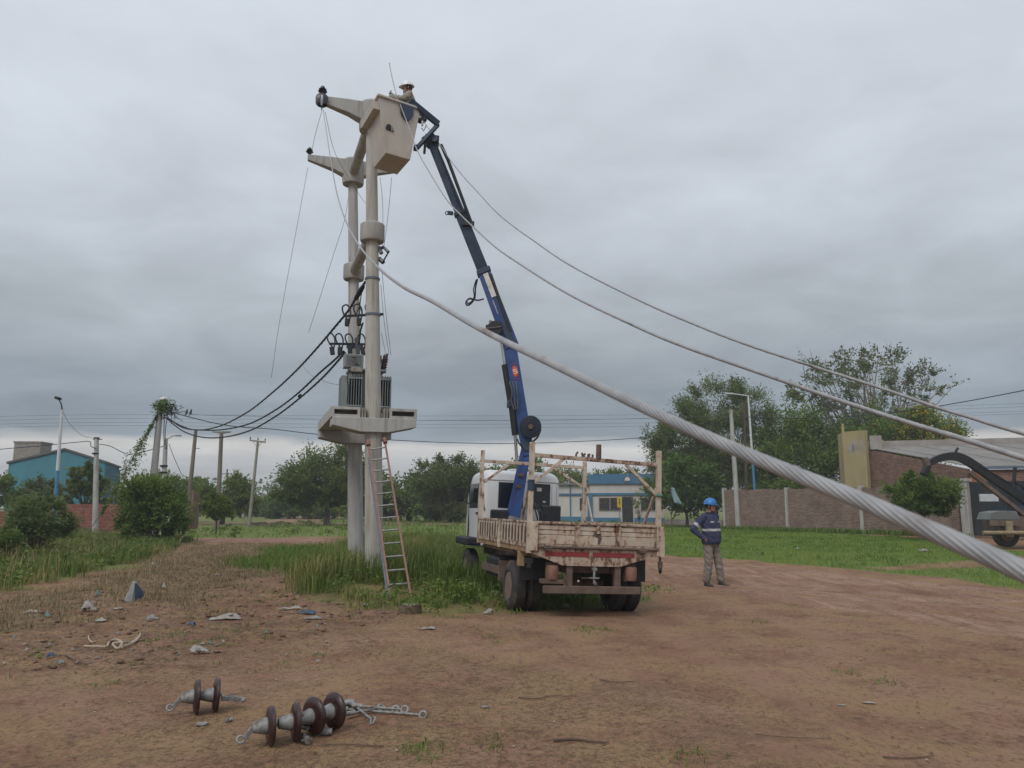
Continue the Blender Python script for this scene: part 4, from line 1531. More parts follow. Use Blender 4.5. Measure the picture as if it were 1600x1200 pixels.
tree('leafy_bush', 'big dense green bush hiding the foot of the leaning pole', b, [(0, 0, h * .56, w * .44, w * .4, h * .43), (-w * .2, 0, h * .36, w * .32, w * .3, h * .34), (w * .2, -.2, h * .36, w * .32, w * .3, h * .34)], h * .2, .07, 15000, .13, 'leaf_mid', 2.2, 80, .22, group='roadside bushes', seed=6, stems=2, cat='bush')
b, w, h = span(14, 108, 778, 24)
tree('leafy_bush', 'grey green willowy bush in the tall grass', b, [(0, 0, h * .55, w * .46, w * .4, h * .44), (-w * .25, 0, h * .4, w * .34, w * .3, h * .36)], h * .2, .05, 13000, .13, 'leaf_greygreen', 4.5, 70, .2, group='roadside bushes', seed=7, stems=2, cat='bush')
b, w, h = span(-80, 20, 815, 21)
tree('leafy_bush', 'low weedy bush at the edge of the tall grass', b, [(0, 0, h * .5, w * .5, w * .4, h * .5)], h * .2, .04, 6000, .12, 'leaf_mid', 3.5, 40, .22, group='roadside bushes', seed=8, stems=2, cat='bush')
b, w, h = span(300, 396, 744, 66)
tree('acacia_tree', 'light green tree behind the T headed pole', b, [(0, 0, h * .58, w * .48, w * .4, h * .4), (w * .2, 0, h * .4, w * .36, w * .3, h * .36), (-w * .2, 0, h * .36, w * .36, w * .3, h * .3)], h * .25, .18, 11000, .22, 'leaf_light', 2.2, 70, .17, group='trees along the skyline', seed=9)
b, w, h = span(262, 330, 742, 74)
tree('acacia_tree', 'dark loose tree between the leaning pole and wooden pole', b, [(0, 0, h * .6, w * .5, w * .4, h * .36)], h * .3, .16, 6500, .24, 'leaf_mid', 2.2, 46, .18, group='trees along the skyline', seed=10)
b, w, h = span(200, 290, 745, 70)
tree('acacia_tree', 'pale tree behind the big dense bush', b, [(0, 0, h * .6, w * .55, w * .4, h * .38)], h * .3, .16, 6000, .24, 'leaf_light', 2.2, 46, .18, group='trees along the skyline', seed=11)
b, w, h = span(316, 362, 774, 43)
tree('leafy_bush', 'small yellow green sapling bush beside the grass strip', b, [(0, 0, h * .62, w * .46, w * .4, h * .36)], h * .35, .05, 4500, .14, 'leaf_light', 2.2, 34, .2, group='roadside bushes', seed=12, cat='bush')
# right side
b, w, h = span(1003, 1225, 598, 66)
tree('willow_tree', 'huge dark feathery tree behind the brick wall end', b, [(w * .10, 0, h * .76, w * .30, w * .3, h * .22), (-w * .2, 0, h * .5, w * .28, w * .3, h * .26), (w * .22, 0, h * .50, w * .30, w * .3, h * .28), (0, 0, h * .36, w * .44, w * .3, h * .22), (-w * .3, -.5, h * .25, w * .18, w * .2, h * .18)], h * .22, .34, 48000, .23, 'leaf_feather', 3.2, 260, .16, group='tall trees behind the brick wall', seed=13, limbs=26, grow=1.1, dense=2.2)
b, w, h = span(1015, 1130, 715, 58)
tree('understory_tree', 'dark leafy understory tree above the standing worker', b, [(0, 0, h * .52, w * .46, w * .3, h * .40), (w * .2, 0, h * .7, w * .3, w * .3, h * .26)], h * .2, .12, 16000, .25, 'leaf_dark', 2.0, 90, .20, group='tall trees behind the brick wall', seed=14)
b, w, h = span(1232, 1512, 548, 74)
tree('umbrella_tree', 'tall sparse umbrella shaped tree with bare branches showing', b, [(0, 0, h * .86, w * .34, w * .34, h * .115), (-w * .26, 0, h * .76, w * .2, w * .24, h * .09), (w * .28, 0, h * .76, w * .22, w * .24, h * .10), (0, 0, h * .68, w * .3, w * .24, h * .08), (w * .02, 0, h * .55, w * .26, w * .2, h * .07)], h * .34, .30, 7400, .24, 'leaf_sparse', 1.7, 130, .13, bark='bark_pale', group='tall trees behind the brick wall', seed=15, limbs=70, twig=2.4, fill=.1, dense=1.5, grow=1.12)
b, w, h = span(1188, 1345, 650, 62)
tree('leafy_tree', 'mid green leafy tree filling the gap above the brick wall', b, [(0, 0, h * .62, w * .48, w * .34, h * .34), (-w * .2, 0, h * .4, w * .34, w * .3, h * .3), (w * .22, 0, h * .42, w * .34, w * .3, h * .32)], h * .3, .18, 22000, .25, 'leaf_mid', 2.0, 120, .19, group='tall trees behind the brick wall', seed=16, grow=1.14, dense=2.2)
b, w, h = span(1330, 1440, 648, 68)
tree('leafy_tree', 'green tree crown behind the tan panel', b, [(0, 0, h * .7, w * .5, w * .34, h * .28)], h * .35, .18, 11000, .26, 'leaf_mid', 2.0, 70, .19, group='tall trees behind the brick wall', seed=17)
b, w, h = span(1385, 1512, 640, 60)
tree('flowering_tree', 'bushy tree with yellow blossom above the workshop roof', b, [(0, 0, h * .72, w * .46, w * .34, h * .27), (w * .2, 0, h * .82, w * .26, w * .2, h * .16)], h * .35, .15, 9000, .2, 'leaf_mid', 2.0, 70, .17, group='tall trees behind the brick wall', seed=18, flowers=(.24, 'flower_yellow', .85))
b, w, h = span(1392, 1494, 736, 38)
b = xy(1443, 36.5); b.z = 0
h = at(1443, 737, b.y).z
tree('street_tree', 'small round dense green tree in front of the brick wall', b, [(0, 0, h * .68, w * .46, w * .44, h * .30), (-w * .18, 0, h * .52, w * .32, w * .34, h * .2), (w * .2, 0, h * .54, w * .30, w * .34, h * .2)], h * .34, .08, 17000, .14, 'leaf_mid', 2.6, 90, .20, seed=19)
# low planting on top of and behind the wall
for k, (x0, x1, y0, lab) in enumerate(((1195, 1262, 748, 'low shrub peeping over the brick wall top'), (1268, 1330, 757, 'flat shrub behind the brick wall near the tan panel'))):
    b, w, h = span(x0, x1, y0, 54)
    tree('yard_shrub', lab, b, [(0, 0, h * .7, w * .5, w * .3, h * .3)], h * .3, .06, 3600, .16, 'leaf_mid', 2.0, 30, .2, group='shrubs behind the brick wall', seed=40 + k, stems=2, cat='shrub')
# the bare sapling in front of the station
b = xy(998, 50); b.z = 0
tree('bare_sapling', 'thin bare sapling in front of the station door', b, [(0, 0, 1.6, .6, .5, .8)], .6, .03, 160, .14, 'leaf_mid', 2.0, 14, .2, seed=44, limbs=14, twig=2.0, cat='sapling')

# far wood closing the horizon
pts, tint = [], []
for i in range(900):
    x = random.uniform(-330, 330)
    D = 260 + random.uniform(-30, 60)
    hh = 5.5 + 4.5 * float(fbm(np.array([x * .035]), np.array([2.0]), 3, 8.0)[0])
    q = RNG.normal(0, 1, (16, 3)) * np.array([2.2, 2.2, 1.0]) + np.array([x, D, random.uniform(.5, hh)])
    pts.append(q); tint.append(np.full(16, random.uniform(.1, .7)))
pts = np.concatenate(pts); pts[:, 2] = np.maximum(pts[:, 2], 0)
V, Q, T = leaf_cloud(pts, 1.7, 1.5, np.concatenate(tint))
tag(obj_from(np_mesh('far_wood', V, Q, T), 'far_wood', 'leaf_dark'), 'far dark line of woodland along the horizon', 'woodland', kind='stuff')

# vine tangle on the leaning pole and along its guy wire
root = thing('vine_tangle', 'green vine bundle on the leaning pole top and its guy wire', 'vine', NEST_TOP)
g_end = xy(158, 36); g_end.z = 1.2
top_c = NEST_TOP + Vector((.25, -.1, .05))
pts = [np.array(RNG.normal(0, 1, (900, 3)) * np.array([.22, .16, .17]) + np.array(top_c + Vector((-.05, 0, .12))))]
for i in range(130):
    f = random.random()
    c_ = NEST_TOP.lerp(g_end, f)
    k = .04 + .17 * math.exp(-((f - .45) / .13) ** 2) + .06 * math.exp(-((f - .66) / .1) ** 2)
    pts.append(RNG.normal(0, 1, (14, 3)) * k + np.array(c_ - Vector((0, 0, k))))
pts = np.concatenate(pts) - np.array(NEST_TOP)
V, Q, T = leaf_cloud(pts, .11, 1.7, U(0, .9, len(pts)))
obj_from(np_mesh('foliage', V, Q, T), 'foliage', 'leaf_mid', root)
mb = MB()
for _ in range(70):
    a = top_c + Vector((random.gauss(.15, .25), random.gauss(0, .15), random.gauss(-.1, .2)))
    b_ = a + Vector((random.gauss(0, .3), random.gauss(0, .2), random.gauss(0, .25)))
    mb.tube([a, a.lerp(b_, .5) + Vector((0, 0, .06)), b_], .014, 4)
mb.build('twigs', 'black_cable', root)
MB().tube([NEST_TOP, NEST_TOP.lerp(g_end, .5), g_end, Vector((g_end.x - .6, g_end.y - .3, 0))], .02, 5).build('guy_wire', 'wire_grey', root)
MB().ball(NEST_TOP + Vector((.15, 0, .55)), (.22, .2, .12)).build('white_cap', 'pole_white', root, smooth=True)


# ------------------------------------------------------------------ overhead wires between far poles
def wire(name, label, pts, r, mat='wire_grey', group=None, n=6, sides=5):
    p = spline(pts, n)
    mb = MB().tube(p, r, sides)
    return tag(mb.build(name, mat, org=p[0], smooth=True), label, 'cable', group)


nest = NEST_TOP + Vector((.35, 0, -.05))
wire('service_cable', 'heavy dark cable passing behind the tower to the far concrete pole', [nest, at(350, 664, 39), at(430, 671, 41), at(500, 679, 43), at(605, 687, 46), at(700, 691.5, 48), at(800, 693, 50), at(900, 690, 51.5), at(1000, 684, 52.5), at(1080, 672, 53), at(1142, 652, 53)], .022, 'black_cable')
wire('service_cable', 'thin wire carrying two perched birds from the vine topped pole', [NEST_TOP + Vector((.35, 0, .1)), at(300, 647.5, 39), at(400, 650.5, 42), at(500, 655, 44), at(700, 657, 48), at(900, 656, 51), at(1139, 650, 53)], .010, 'wire_grey')
for i, (y0, y1, y2) in enumerate(((647, 650, 645), (653, 656.5, 650), (659, 663, 657), (664, 668.5, 661))):
    wire('line_wire', ('topmost', 'second', 'third', 'lowest')[i] + ' of the thin distant line wires crossing the sky', [at(-150, y0 + 8, 70), at(150, y0 + 1, 70), at(560, y1, 72), at(900, y1 - 1, 74), at(1166, y2, 74), at(1700, y2 - 18, 66)], .011, 'wire_grey', 'distant line wires')
wire('service_cable', 'black cable running right from the far concrete pole past the trees', [at(1142, 650, 53), at(1200, 653, 51), at(1290, 653, 47), at(1380, 646, 43), at(1470, 634, 39), at(1600, 610, 34), at(1750, 578, 29)], .022, 'black_cable')
wire('service_cable', 'sagging cable from the short pale pole to the leaning pole', [P7_TOP + Vector((.2, 0, -.3)), at(172, 697, 44.5), at(192, 707, 43), at(205, 709.5, 42.5), at(228, 705, 42), at(256, 697, 42)], .022, 'black_cable')
wire('service_cable', 'cable rising gently to the short pale pole past the street lamp', [at(-120, 713, 46), at(0, 702, 46), at(70, 696, 45.5), at(120, 691, 45.2), at(140, 690, 45), at(142, 697, 44.9), at(150, 701, 44.8)], .022, 'black_cable')
wire('lamp_wire', 'thin wire drooping from the lamp head to the short pale pole', [at(96, 636, 40), at(104, 655, 41), at(118, 672, 43), at(132, 682, 44.5), at(150, 685, 45)], .010, 'wire_grey')
wire('drop_cable', 'slanting cable from the slimmer pole down behind the bush', [at(264, 694, 42), at(272, 715, 44), at(284, 742, 46)], .016, 'black_cable')
for i, dx in enumerate((0, .13)):
    wire('drop_cable', ('left', 'right')[i] + ' of two cables dropping from the vine tangle to the slimmer pole', [NEST_TOP + Vector((.25 + dx, 0, -.25)), at(256 + i * 2, 680, 40.5), at(258 + i * 2.5, 702, 41.8)], .02, 'black_cable', 'drop cables from the vine tangle')
# two birds on the wire
for i, px in enumerate((291, 297.5)):
    q = at(px, 647.3, 39)
    root = thing('perched_bird', ('left', 'right')[i] + ' of two small birds perched on the thin wire', 'bird', q, 'perched birds')
    mb = MB()
    mb.lathe([(-.02, .015), (.03, .05), (.10, .062), (.16, .045), (.19, .038), (.23, .042), (.265, .02)], q, (.15, 0, 1), 10)
    mb.build('body', 'bird_grey', root, smooth=True)
    MB().beam(q + Vector((-.02, 0, .06)), q + Vector((-.07, 0, -.10)), .05, .012).build('tail', 'bird_grey', root)
    MB().lathe([(0, .012), (.035, .002)], q + Vector((.055, 0, .235)), (1, 0, 0), 6).build('beak', 'steel_black', root)

# small parked car far down the lane
q = xy(459, 112)
root = thing('parked_car', 'tiny white car far down the dirt lane', 'car', q)
mb = MB()
prof = [(-1.9, .35), (-1.9, .75), (-1.2, .92), (-.7, 1.38), (.8, 1.4), (1.5, .95), (1.95, .85), (1.95, .35)]
mb.prism([q + Vector((x * .55, -.75 + x * .2, z)) for x, z in prof], (.5, 1.4, 0))
mb.build('body', 'pole_white', root, bevel=.06)
mb = MB(); mb.prism([q + Vector((x * .55 - .01, -.77 + x * .2, z)) for x, z in ((-1.0, .95), (-.62, 1.3), (.72, 1.32), (1.2, .97))], (.02, -.03, 0)); mb.build('side_window', 'window_dark', root)
for x in (-1.2, 1.25):
    c_ = q + Vector((x * .55, -.78 + x * .2, .32)); MB().cyl(c_, c_ + Vector((-.06, -.18, 0)), .32, .32, 14).build('wheel', 'tyre', root)

# broad leaved weeds round the tower foot, by the truck and along the verge
def weeds(name, label, poly, n, hmax, leaf, mat, seed, w=.4):
    c = scatter(poly, n, w, seed)
    c = c[fbm(c[:, 0] * 1.5, c[:, 1] * 1.5, 3, seed + 2) > .46]
    k = 46
    hh = np.repeat(hmax * (.35 + .65 * fbm(c[:, 0] * 1.1, c[:, 1] * 1.1, 2, seed + 5)) * U(.6, 1.2, len(c)), k)
    b = np.repeat(c, k, 0)
    f = U(0, 1, len(b)) ** .8
    rad = .07 + .12 * hh / hmax
    p = np.stack([b[:, 0] + RNG.normal(0, 1, len(b)) * rad, b[:, 1] + RNG.normal(0, 1, len(b)) * rad, H(b[:, 0], b[:, 1]) + .02 + f * hh], -1)
    V, Q, T = leaf_cloud(p, leaf, 1.8, np.repeat(U(0, .8, len(c)), k) + RNG.normal(0, .12, len(b)))
    return tag(obj_from(np_mesh(name, V, Q, T), name, mat), label, 'weeds', kind='stuff')


weeds('broadleaf_weeds', 'bright broad leaved weeds around the concrete tower foot', TOWER_GRASS, 560, .42, .065, 'leaf_mid', 81.0)
weeds('verge_weeds', 'leafy green weeds among the verge grass', TALL_LEFT, 620, .55, .10, 'leaf_mid', 84.0)
weeds('truck_weeds', 'small leafy weeds sprouting under the crane truck', TRUCK_GRASS, 110, .20, .05, 'leaf_mid', 87.0)
weeds('roadside_weeds', 'leafy weeds in the far roadside grass', MID_GREEN, 420, .35, .14, 'leaf_light', 90.0)

# pale seed stems standing over the grass at the far left
c = scatter(gpoly([(-200, 880), (-60, 862), (60, 858), (190, 866), (120, 900), (0, 935), (-200, 980)]), 230, .4, 93.0)
p = tufts(c, 4, .10)
blades('seed_stems', 'tall pale straggly seed stems above the left verge grass', 'grass', 'grass_dry', p, U(.45, 1.05, len(p)), U(.008, .014, len(p)), .7, U(.3, 1, len(p)))
# ------------------------------------------------------------------ transformer tower: two concrete poles joined by beams
def project(p):
    x, y, z = p[0], p[1], p[2] - CAM_H
    d = y * CP + z * SP
    return 800 + FPX * x / d, 600 - FPX * (z * CP - y * SP) / d


def line_z(a, b, z):
    t = (z - a.z) / (b.z - a.z)
    return a + (b - a) * t


fa, fb = at(583.5, 700, 16.0), at(580.5, 215, 16.0)
ba, bb = at(554.5, 700, 18.85), at(551.5, 300, 18.85)
FP = lambda z: line_z(fa, fb, z)
BP = lambda z: line_z(ba, bb, z)
AX = (BP(3) - FP(3)); AX.z = 0; AX.normalize()
LT = Vector((-AX.y, AX.x, 0))
if LT.x > 0:
    LT = -LT
UP = Vector((0, 0, 1))
Z_CAP0, Z_CAP1 = at(581, 206, 16.0).z, at(581, 163, 16.0).z
Z_COL0, Z_COL1 = at(581, 378, 16.0).z, at(581, 351, 16.0).z
Z_BEAM0, Z_BEAM1 = at(583, 677, 16.0).z, at(583, 655, 16.0).z
SPAN = (BP(3) - FP(3)).length
tower = thing('transformer_tower', 'twin concrete pole transformer tower with crossarms and platform', 'tower', FP(0.0))


def frame_rot():
    m = Matrix((LT, AX, UP)).transposed()
    return m


FR = frame_rot()
for P_, nm in ((FP, 'f'), (BP, 'b')):
    MB().tube([P_(-.3), P_(1.5), P_(3.0), P_(5.0), P_(7.0), P_(Z_CAP1 - .02)], [.190, .183, .174, .154, .134, .115], 28).build('pole', 'concrete_warm' if nm == 'f' else 'concrete', tower, smooth=50)
    vdir = Vector((.15, -1, 0)).normalized() if nm == 'f' else Vector((.55, -.83, 0))
    for sg_ in ((1,) if nm == 'f' else (1,)):
        rs = [.190, .183, .174, .154, .134, .115]
        zs = [-.3, 1.5, 3.0, 5.0, 7.0, Z_CAP0]
        MB().tube([P_(z) + vdir * (r_ - .004) for z, r_ in zip(zs, rs)], .010, 6).build('mould_seam', 'concrete_warm', tower, smooth=True)
    # head: ring cap with two tapering arms
    c0 = P_(Z_CAP0)
    cap = MB().lathe([(0, .215), (.0, .262), (.05, .275), (Z_CAP1 - Z_CAP0 - .04, .275), (Z_CAP1 - Z_CAP0, .25)], c0, UP, 28).build('pole_cap', 'concrete', tower, smooth=30)
    top = P_(Z_CAP1)
    for sgn, Ln in ((1, 1.13), (-1, 1.13)):
        mb = MB()
        d = LT * sgn
        rings = []
        for t_, wd, hh, dz in ((.20, .32, .42, -.02), (.5, .25, .31, .0), (Ln, .14, .14, .0)):
            o = top + d * t_ + UP * (dz - .02)
            s = AX * wd / 2
            rings.append([o - s, o + s, o + s * .85 - UP * hh, o - s * .85 - UP * hh])
        mb.loft(rings)
        mb.build('crossarm', 'concrete', tower, bevel=.012)
    # mid collar
    MB().lathe([(0, .19), (0, .245), (.03, .262), (Z_COL1 - Z_COL0 - .02, .262), (Z_COL1 - Z_COL0, .24)], P_(Z_COL0), UP, 28).build('collar', 'concrete', tower, smooth=30)
# round tie beams between the poles
for z in ((Z_CAP0 + Z_CAP1) / 2 - .05, (Z_COL0 + Z_COL1) / 2):
    MB().cyl(FP(z) + AX * .15, BP(z) - AX * .12, .125, .125, 18).build('tie_beam', 'concrete', tower, smooth=40)
# platform: tapered cross beams round each pole
HB = Z_BEAM1 - Z_BEAM0
for P_ in (FP, BP):
    c = P_(Z_BEAM1)
    mb = MB()
    rings = []
    for t_, hh in ((-.86, .17), (-.28, HB), (.28, HB), (.86, .17)):
        o = c + LT * t_
        s = AX * .27
        rings.append([o - s, o + s, o + s - UP * hh, o - s - UP * hh])
    mb.loft(rings)
    mb.build('platform_beam', 'concrete', tower, bevel=.012)
# two precast slabs lying along the platform, hollow at their ends
Z_SL = Z_BEAM1 + .004
SLH = at(520, 643, 16.0).z - Z_SL + .055
for sgn in (1, -1):
    x0, x1 = .30 * sgn, .88 * sgn
    base = FP(Z_BEAM1); base.z = Z_SL
    mb = MB()
    y0, y1 = -.22, SPAN + .12

    def sp(x, y, z):
        return base + LT * x + AX * y + UP * z
    th = .055
    # top, bottom, two sides as one hollow trough with a plug inside
    mb.add([sp(x, y, z) for y in (y0, y1) for x, z in ((x0, 0), (x1, 0), (x1, SLH), (x0, SLH))] +
           [sp(x, y, z) for y in (y0, y0 + .35) for x, z in ((x0 + th * sgn, th), (x1 - th * sgn, th), (x1 - th * sgn, SLH - th), (x0 + th * sgn, SLH - th))],
           [(0, 1, 5, 4), (1, 2, 6, 5), (2, 3, 7, 6), (3, 0, 4, 7), (4, 5, 6, 7), (0, 8, 9, 1), (1, 9, 10, 2), (2, 10, 11, 3), (3, 11, 8, 0), (8, 12, 13, 9), (9, 13, 14, 10), (10, 14, 15, 11), (11, 15, 12, 8), (12, 15, 14, 13)])
    mb.build('platform_slab', 'concrete', tower)
    for xx in (.20, .255):
        MB().box(sp(xx * sgn, -.12, SLH * .5), (.035, .18, SLH * .98), FR).build('rib', 'concrete_dark', tower)
# steel bands on the front pole
for y in (436, 492):
    z = at(583, y, 16.0).z
    r = .181 - (z - 3) * .0095
    MB().lathe([(-.02, r + .012), (.02, r + .012), (.02, r - .01), (-.02, r - .01)], FP(z), UP, 24, True).build('steel_band', 'blue_dull', tower, smooth=40)
zb_ = at(553, 541, 18.85).z
MB().lathe([(-.05, .19), (.05, .19), (.05, .15), (-.05, .15)], BP(zb_), UP, 24, True).build('steel_band', 'steel_dark', tower, smooth=40)

# ------------------------------------------------------------------ transformer
TB = FP(3).lerp(BP(3), .5); TB.z = Z_SL + SLH + .005
TZ = TB.z
trafo = thing('transformer', 'grey green finned transformer standing on the tower platform', 'transformer', TB)


def tp(x, y, z):
    """x along left, y towards the back, z up"""
    return TB + LT * (-x) + AX * y + UP * z


def tbox(name, mat, x0, x1, y0, y1, z0, z1, par=trafo, bev=0.0):
    return MB().box(tp((x0 + x1) / 2, (y0 + y1) / 2, (z0 + z1) / 2), (abs(x1 - x0), abs(y1 - y0), abs(z1 - z0)), FR).build(name, mat, par, bevel=bev)


tbox('tank', 'transformer_grey', -.36, .36, -.16, .30, .10, 1.0, bev=.015)
tbox('tank_lid', 'transformer_grey', -.41, .41, -.35, .35, 1.003, 1.05, bev=.008)
for x in (-.24, .24):
    tbox('skid', 'steel_dark', x - .04, x + .04, -.42, .42, .0, .097)
for x0, x1 in ((-.42, -.14), (.22, .50)):
    n = 6
    for k in range(n):
        x = x0 + (x1 - x0) * k / (n - 1)
        tbox('radiator_fin', 'transformer_grey', x - .006, x + .006, -.50, -.163, .10, .88)
    for z in (.16, .78):
        tbox('radiator_rail', 'transformer_grey', x0 - .02, x1 + .02, -.52, -.503, z, z + .03)
for k in range(6):
    y = -.26 + k * .105
    tbox('radiator_fin', 'transformer_grey', -.56, -.363, y - .007, y + .007, .10, .88)
    tbox('radiator_fin', 'transformer_grey', .363, .56, y - .007, y + .007, .10, .88)
tbox('terminal_box', 'transformer_grey', -.52, -.10, -.38, -.05, 1.06, 1.36, bev=.012)
nb_ = tbox('notice', 'grey_green', -.47, -.15, -.388, -.382, 1.10, 1.32)
for i, (dx, dz, w) in enumerate(((-.36, 1.27, .10), (-.30, 1.22, .03), (-.35, 1.17, .04), (-.27, 1.17, .04), (-.31, 1.125, .05))):
    tbox('mark', 'steel_black', dx, dx + w, -.394, -.389, dz, dz + .018, nb_)
tbox('terminal_cover', 'litter_white', -.38, -.12, -.42, -.36, .95, 1.055, bev=.02)
for i, (x, y) in enumerate(((.26, -.2), (.36, -.05), (.44, .12))):
    p0 = tp(x, y, 1.05)
    hgt_ = .30 + .06 * i
    pr = [(0, .05), (.04, .05)]
    for k in range(5):
        z = .06 + k * (hgt_ - .1) / 5
        pr += [(z, .032), (z + .012, .06), (z + .03, .032)]
    pr += [(hgt_, .03), (hgt_ + .05, .02)]
    MB().lathe(pr, p0, UP + LT * (-.15), 12).build('bushing', 'porcelain', trafo, smooth=True)
tbox('drain_valve', 'steel_dark', -.5, -.38, -.36, -.3, .02, .12)
mb = MB()
MB().tube(spline([tp(-.42, -.42, .95), tp(-.46, -.5, .8), tp(-.44, -.53, .55), tp(-.45, -.53, .2)], 4), .014, 5).build('conduit', 'black_cable', trafo)


# ------------------------------------------------------------------ insulators on the arms
def bell(label, p, scale=1.0, hang=False, cable_to=None):
    """post insulator: ribbed dark bell on an arm tip"""
    root = thing('bell_insulator', label, 'insulator', p, 'dark insulators on the crossarms')
    s = scale
    pr = [(0, .035 * s), (.03 * s, .07 * s), (.06 * s, .10 * s), (.085 * s, .06 * s), (.11 * s, .085 * s), (.13 * s, .05 * s), (.17 * s, .045 * s), (.19 * s, .02 * s)]
    MB().lathe(pr, p, UP, 16).build('bell', 'insulator_dark', root, smooth=True)
    MB().cyl(p - UP * .05 * s, p + UP * .02 * s, .015 * s, .015 * s, 8).build('pin', 'galvanised', root)
    return root


tipF = FP(Z_CAP1) + LT * 1.13
tipB = BP(Z_CAP1) + LT * 1.13
tipFR = FP(Z_CAP1) - LT * 1.13
# front left arm end: strain discs with a post insulator above
hang = at(503, 157, tipF.y - .05)
root = thing('strain_insulator', 'large dark disc insulator at the nearest crossarm tip', 'insulator', hang, 'dark insulators on the crossarms')
dd_ = Vector((.25, -.95, .12)).normalized()
for k in range(2):
    MB().lathe([(-.06, .03), (-.03, .06), (.0, .115), (.02, .138), (.045, .135), (.05, .10), (.06, .05), (.09, .035)], hang + dd_ * (-.09 + .13 * k), dd_, 20).build('disc', 'insulator_dark', root, smooth=True)
MB().beam(hang + dd_ * -.2, tipF - UP * .06 - LT * .05, .04, .05).build('link', 'galvanised', root)
MB().tube([hang + dd_ * .1 + UP * .05, hang + dd_ * .16 - UP * .10, hang + dd_ * .16 - UP * .22], [.025, .03, .02], 8).build('clamp', 'steel_bright', root)
mb = MB().ring(hang + dd_ * .17 - UP * .2, (1, .3, 0), .07, .008, 14, 5, 1.0, 1.6)
mb.build('wire_loop', 'wire_grey', root)
bell('small dark post insulator above the nearest crossarm tip', at(504, 147, tipF.y), 1.0)
bell('small dark post insulator on the far pole crossarm tip', tipB + UP * .02 - LT * .04, .95)
bell('small dark post insulator just visible behind the front pole', BP(Z_CAP1) - LT * .45, .8)
q = at(659, 184, tipFR.y + .1)
root = thing('strain_insulator', 'dark disc insulator partly hidden behind the bucket', 'insulator', q, 'dark insulators on the crossarms')
for k in range(2):
    MB().lathe([(-.06, .03), (-.03, .06), (.0, .115), (.02, .14), (.045, .135), (.05, .10), (.06, .05), (.09, .035)], q + Vector((-.02, -.09 + .13 * k, 0)), (.15, -1, 0), 20).build('disc', 'insulator_dark', root, smooth=True)
MB().tube([q + Vector((.02, -.1, -.08)), q + Vector((.03, -.1, -.25))], .025, 8).build('clamp', 'steel_bright', root)
MB().beam(q + Vector((0, .1, .04)), tipFR - UP * .08 + LT * .05, .04, .05).build('link', 'galvanised', root)
INS_R = q + Vector((.05, -.15, -.15))
INS_L = at(505, 172, tipF.y - .1)


# fuse bases on brackets
def fuse_bracket(name, label, p0, p1, ks, big=1.0):
    root = thing(name, label, 'fuse bracket', p0, 'fuse brackets on the tower poles')
    MB().beam(p0, p1, .04, .05).build('bar', 'steel_black', root)
    for k in ks:
        c = p0.lerp(p1, k)
        a = Vector((random.uniform(-.02, .02), -.04, 0))
        MB().box(c + a - UP * .16 * big, (.085 * big, .10, .17 * big), Matrix.Rotation(random.uniform(-.3, .3), 3, 'Y')).build('fuse_holder', 'steel_black', root, bevel=.012)
        lp_ = spline([c + a - UP * .08, c + Vector((-.10, -.06, .06)), c + Vector((-.12, -.05, .2)), c + Vector((-.02, -.04, .24)), c + Vector((.06, -.04, .08)), c + Vector((.03, -.05, -.2))], 4)
        MB().tube(lp_, .018, 6).build('loop_cable', 'black_cable', root, smooth=True)
    return root


fuse_bracket('fuse_bracket', 'upper fuse bracket with black fuse holders between the poles', at(537, 494, 16.9), at(598, 491, 16.0), (.12, .42, .72))
fuse_bracket('fuse_bracket', 'lower fuse bracket with cable loops above the transformer', at(514, 537, 18.2), at(572, 538, 18.4), (.10, .32, .58, .92), 1.15)
# cable bunches running down the poles
for i, (pts, lab) in enumerate((([at(566, 452, 16.4), at(563, 470, 16.6), at(562, 478, 16.7), at(556, 492, 16.8)], 'left strand of the cable tail under the dead end grip'),
                                ([at(566, 452, 16.4), at(563, 470, 16.6), at(562, 478, 16.7), at(562, 494, 16.75)], 'middle strand of the cable tail under the dead end grip'),
                                ([at(566, 452, 16.4), at(563, 470, 16.6), at(562, 478, 16.7), at(568, 494, 16.6)], 'right strand of the cable tail under the dead end grip'),
                                ([at(567, 505, 16.7), at(563, 518, 17.0), at(562, 530, 17.6), at(558, 545, 17.8)], 'black cable bunch linking the two fuse brackets'))):
    wire('cable_tail', lab, pts, .022 if i == 3 else .012, 'black_cable', 'cable tails on the tower', 4)
wire('cable_run', 'thick black cable run dropping into the terminal box', [at(557, 530, 18.0), at(559, 545, 17.6), at(559, 560, 17.2), at(558, 572, 17.0)], [.05] * 13, 'black_cable', None, 4, 8)

# spun bundle cables from the tower to the vine topped pole
BUN = [([at(571, 440, 16.4), at(560, 458, 16.6), at(546, 483, 17.2), at(520, 515, 18.3), at(490, 550, 20.2), at(460, 582, 22.5), at(425, 614, 25.5), at(385, 645, 29), at(340, 667, 32.5), at(300, 671, 35), at(262, 655, 38)], 'upper spun black cable from tower grip to the vine topped pole'),
       ([at(537, 549, 18.4), at(520, 565, 19.2), at(498, 584, 20.5), at(465, 615, 22.5), at(430, 641, 25), at(390, 662, 28.5), at(350, 671, 31.5), at(315, 672, 34), at(285, 668, 36), at(261, 652, 38)], 'middle spun black cable sagging to the vine topped pole'),
       ([at(539, 551, 18.4), at(522, 571, 19.2), at(500, 594, 20.5), at(466, 624, 22.5), at(430, 651, 25), at(390, 673, 28.5), at(350, 683, 31.5), at(315, 683, 34), at(285, 673, 36), at(258, 652, 38)], 'lowest spun black cable sagging to the vine topped pole')]
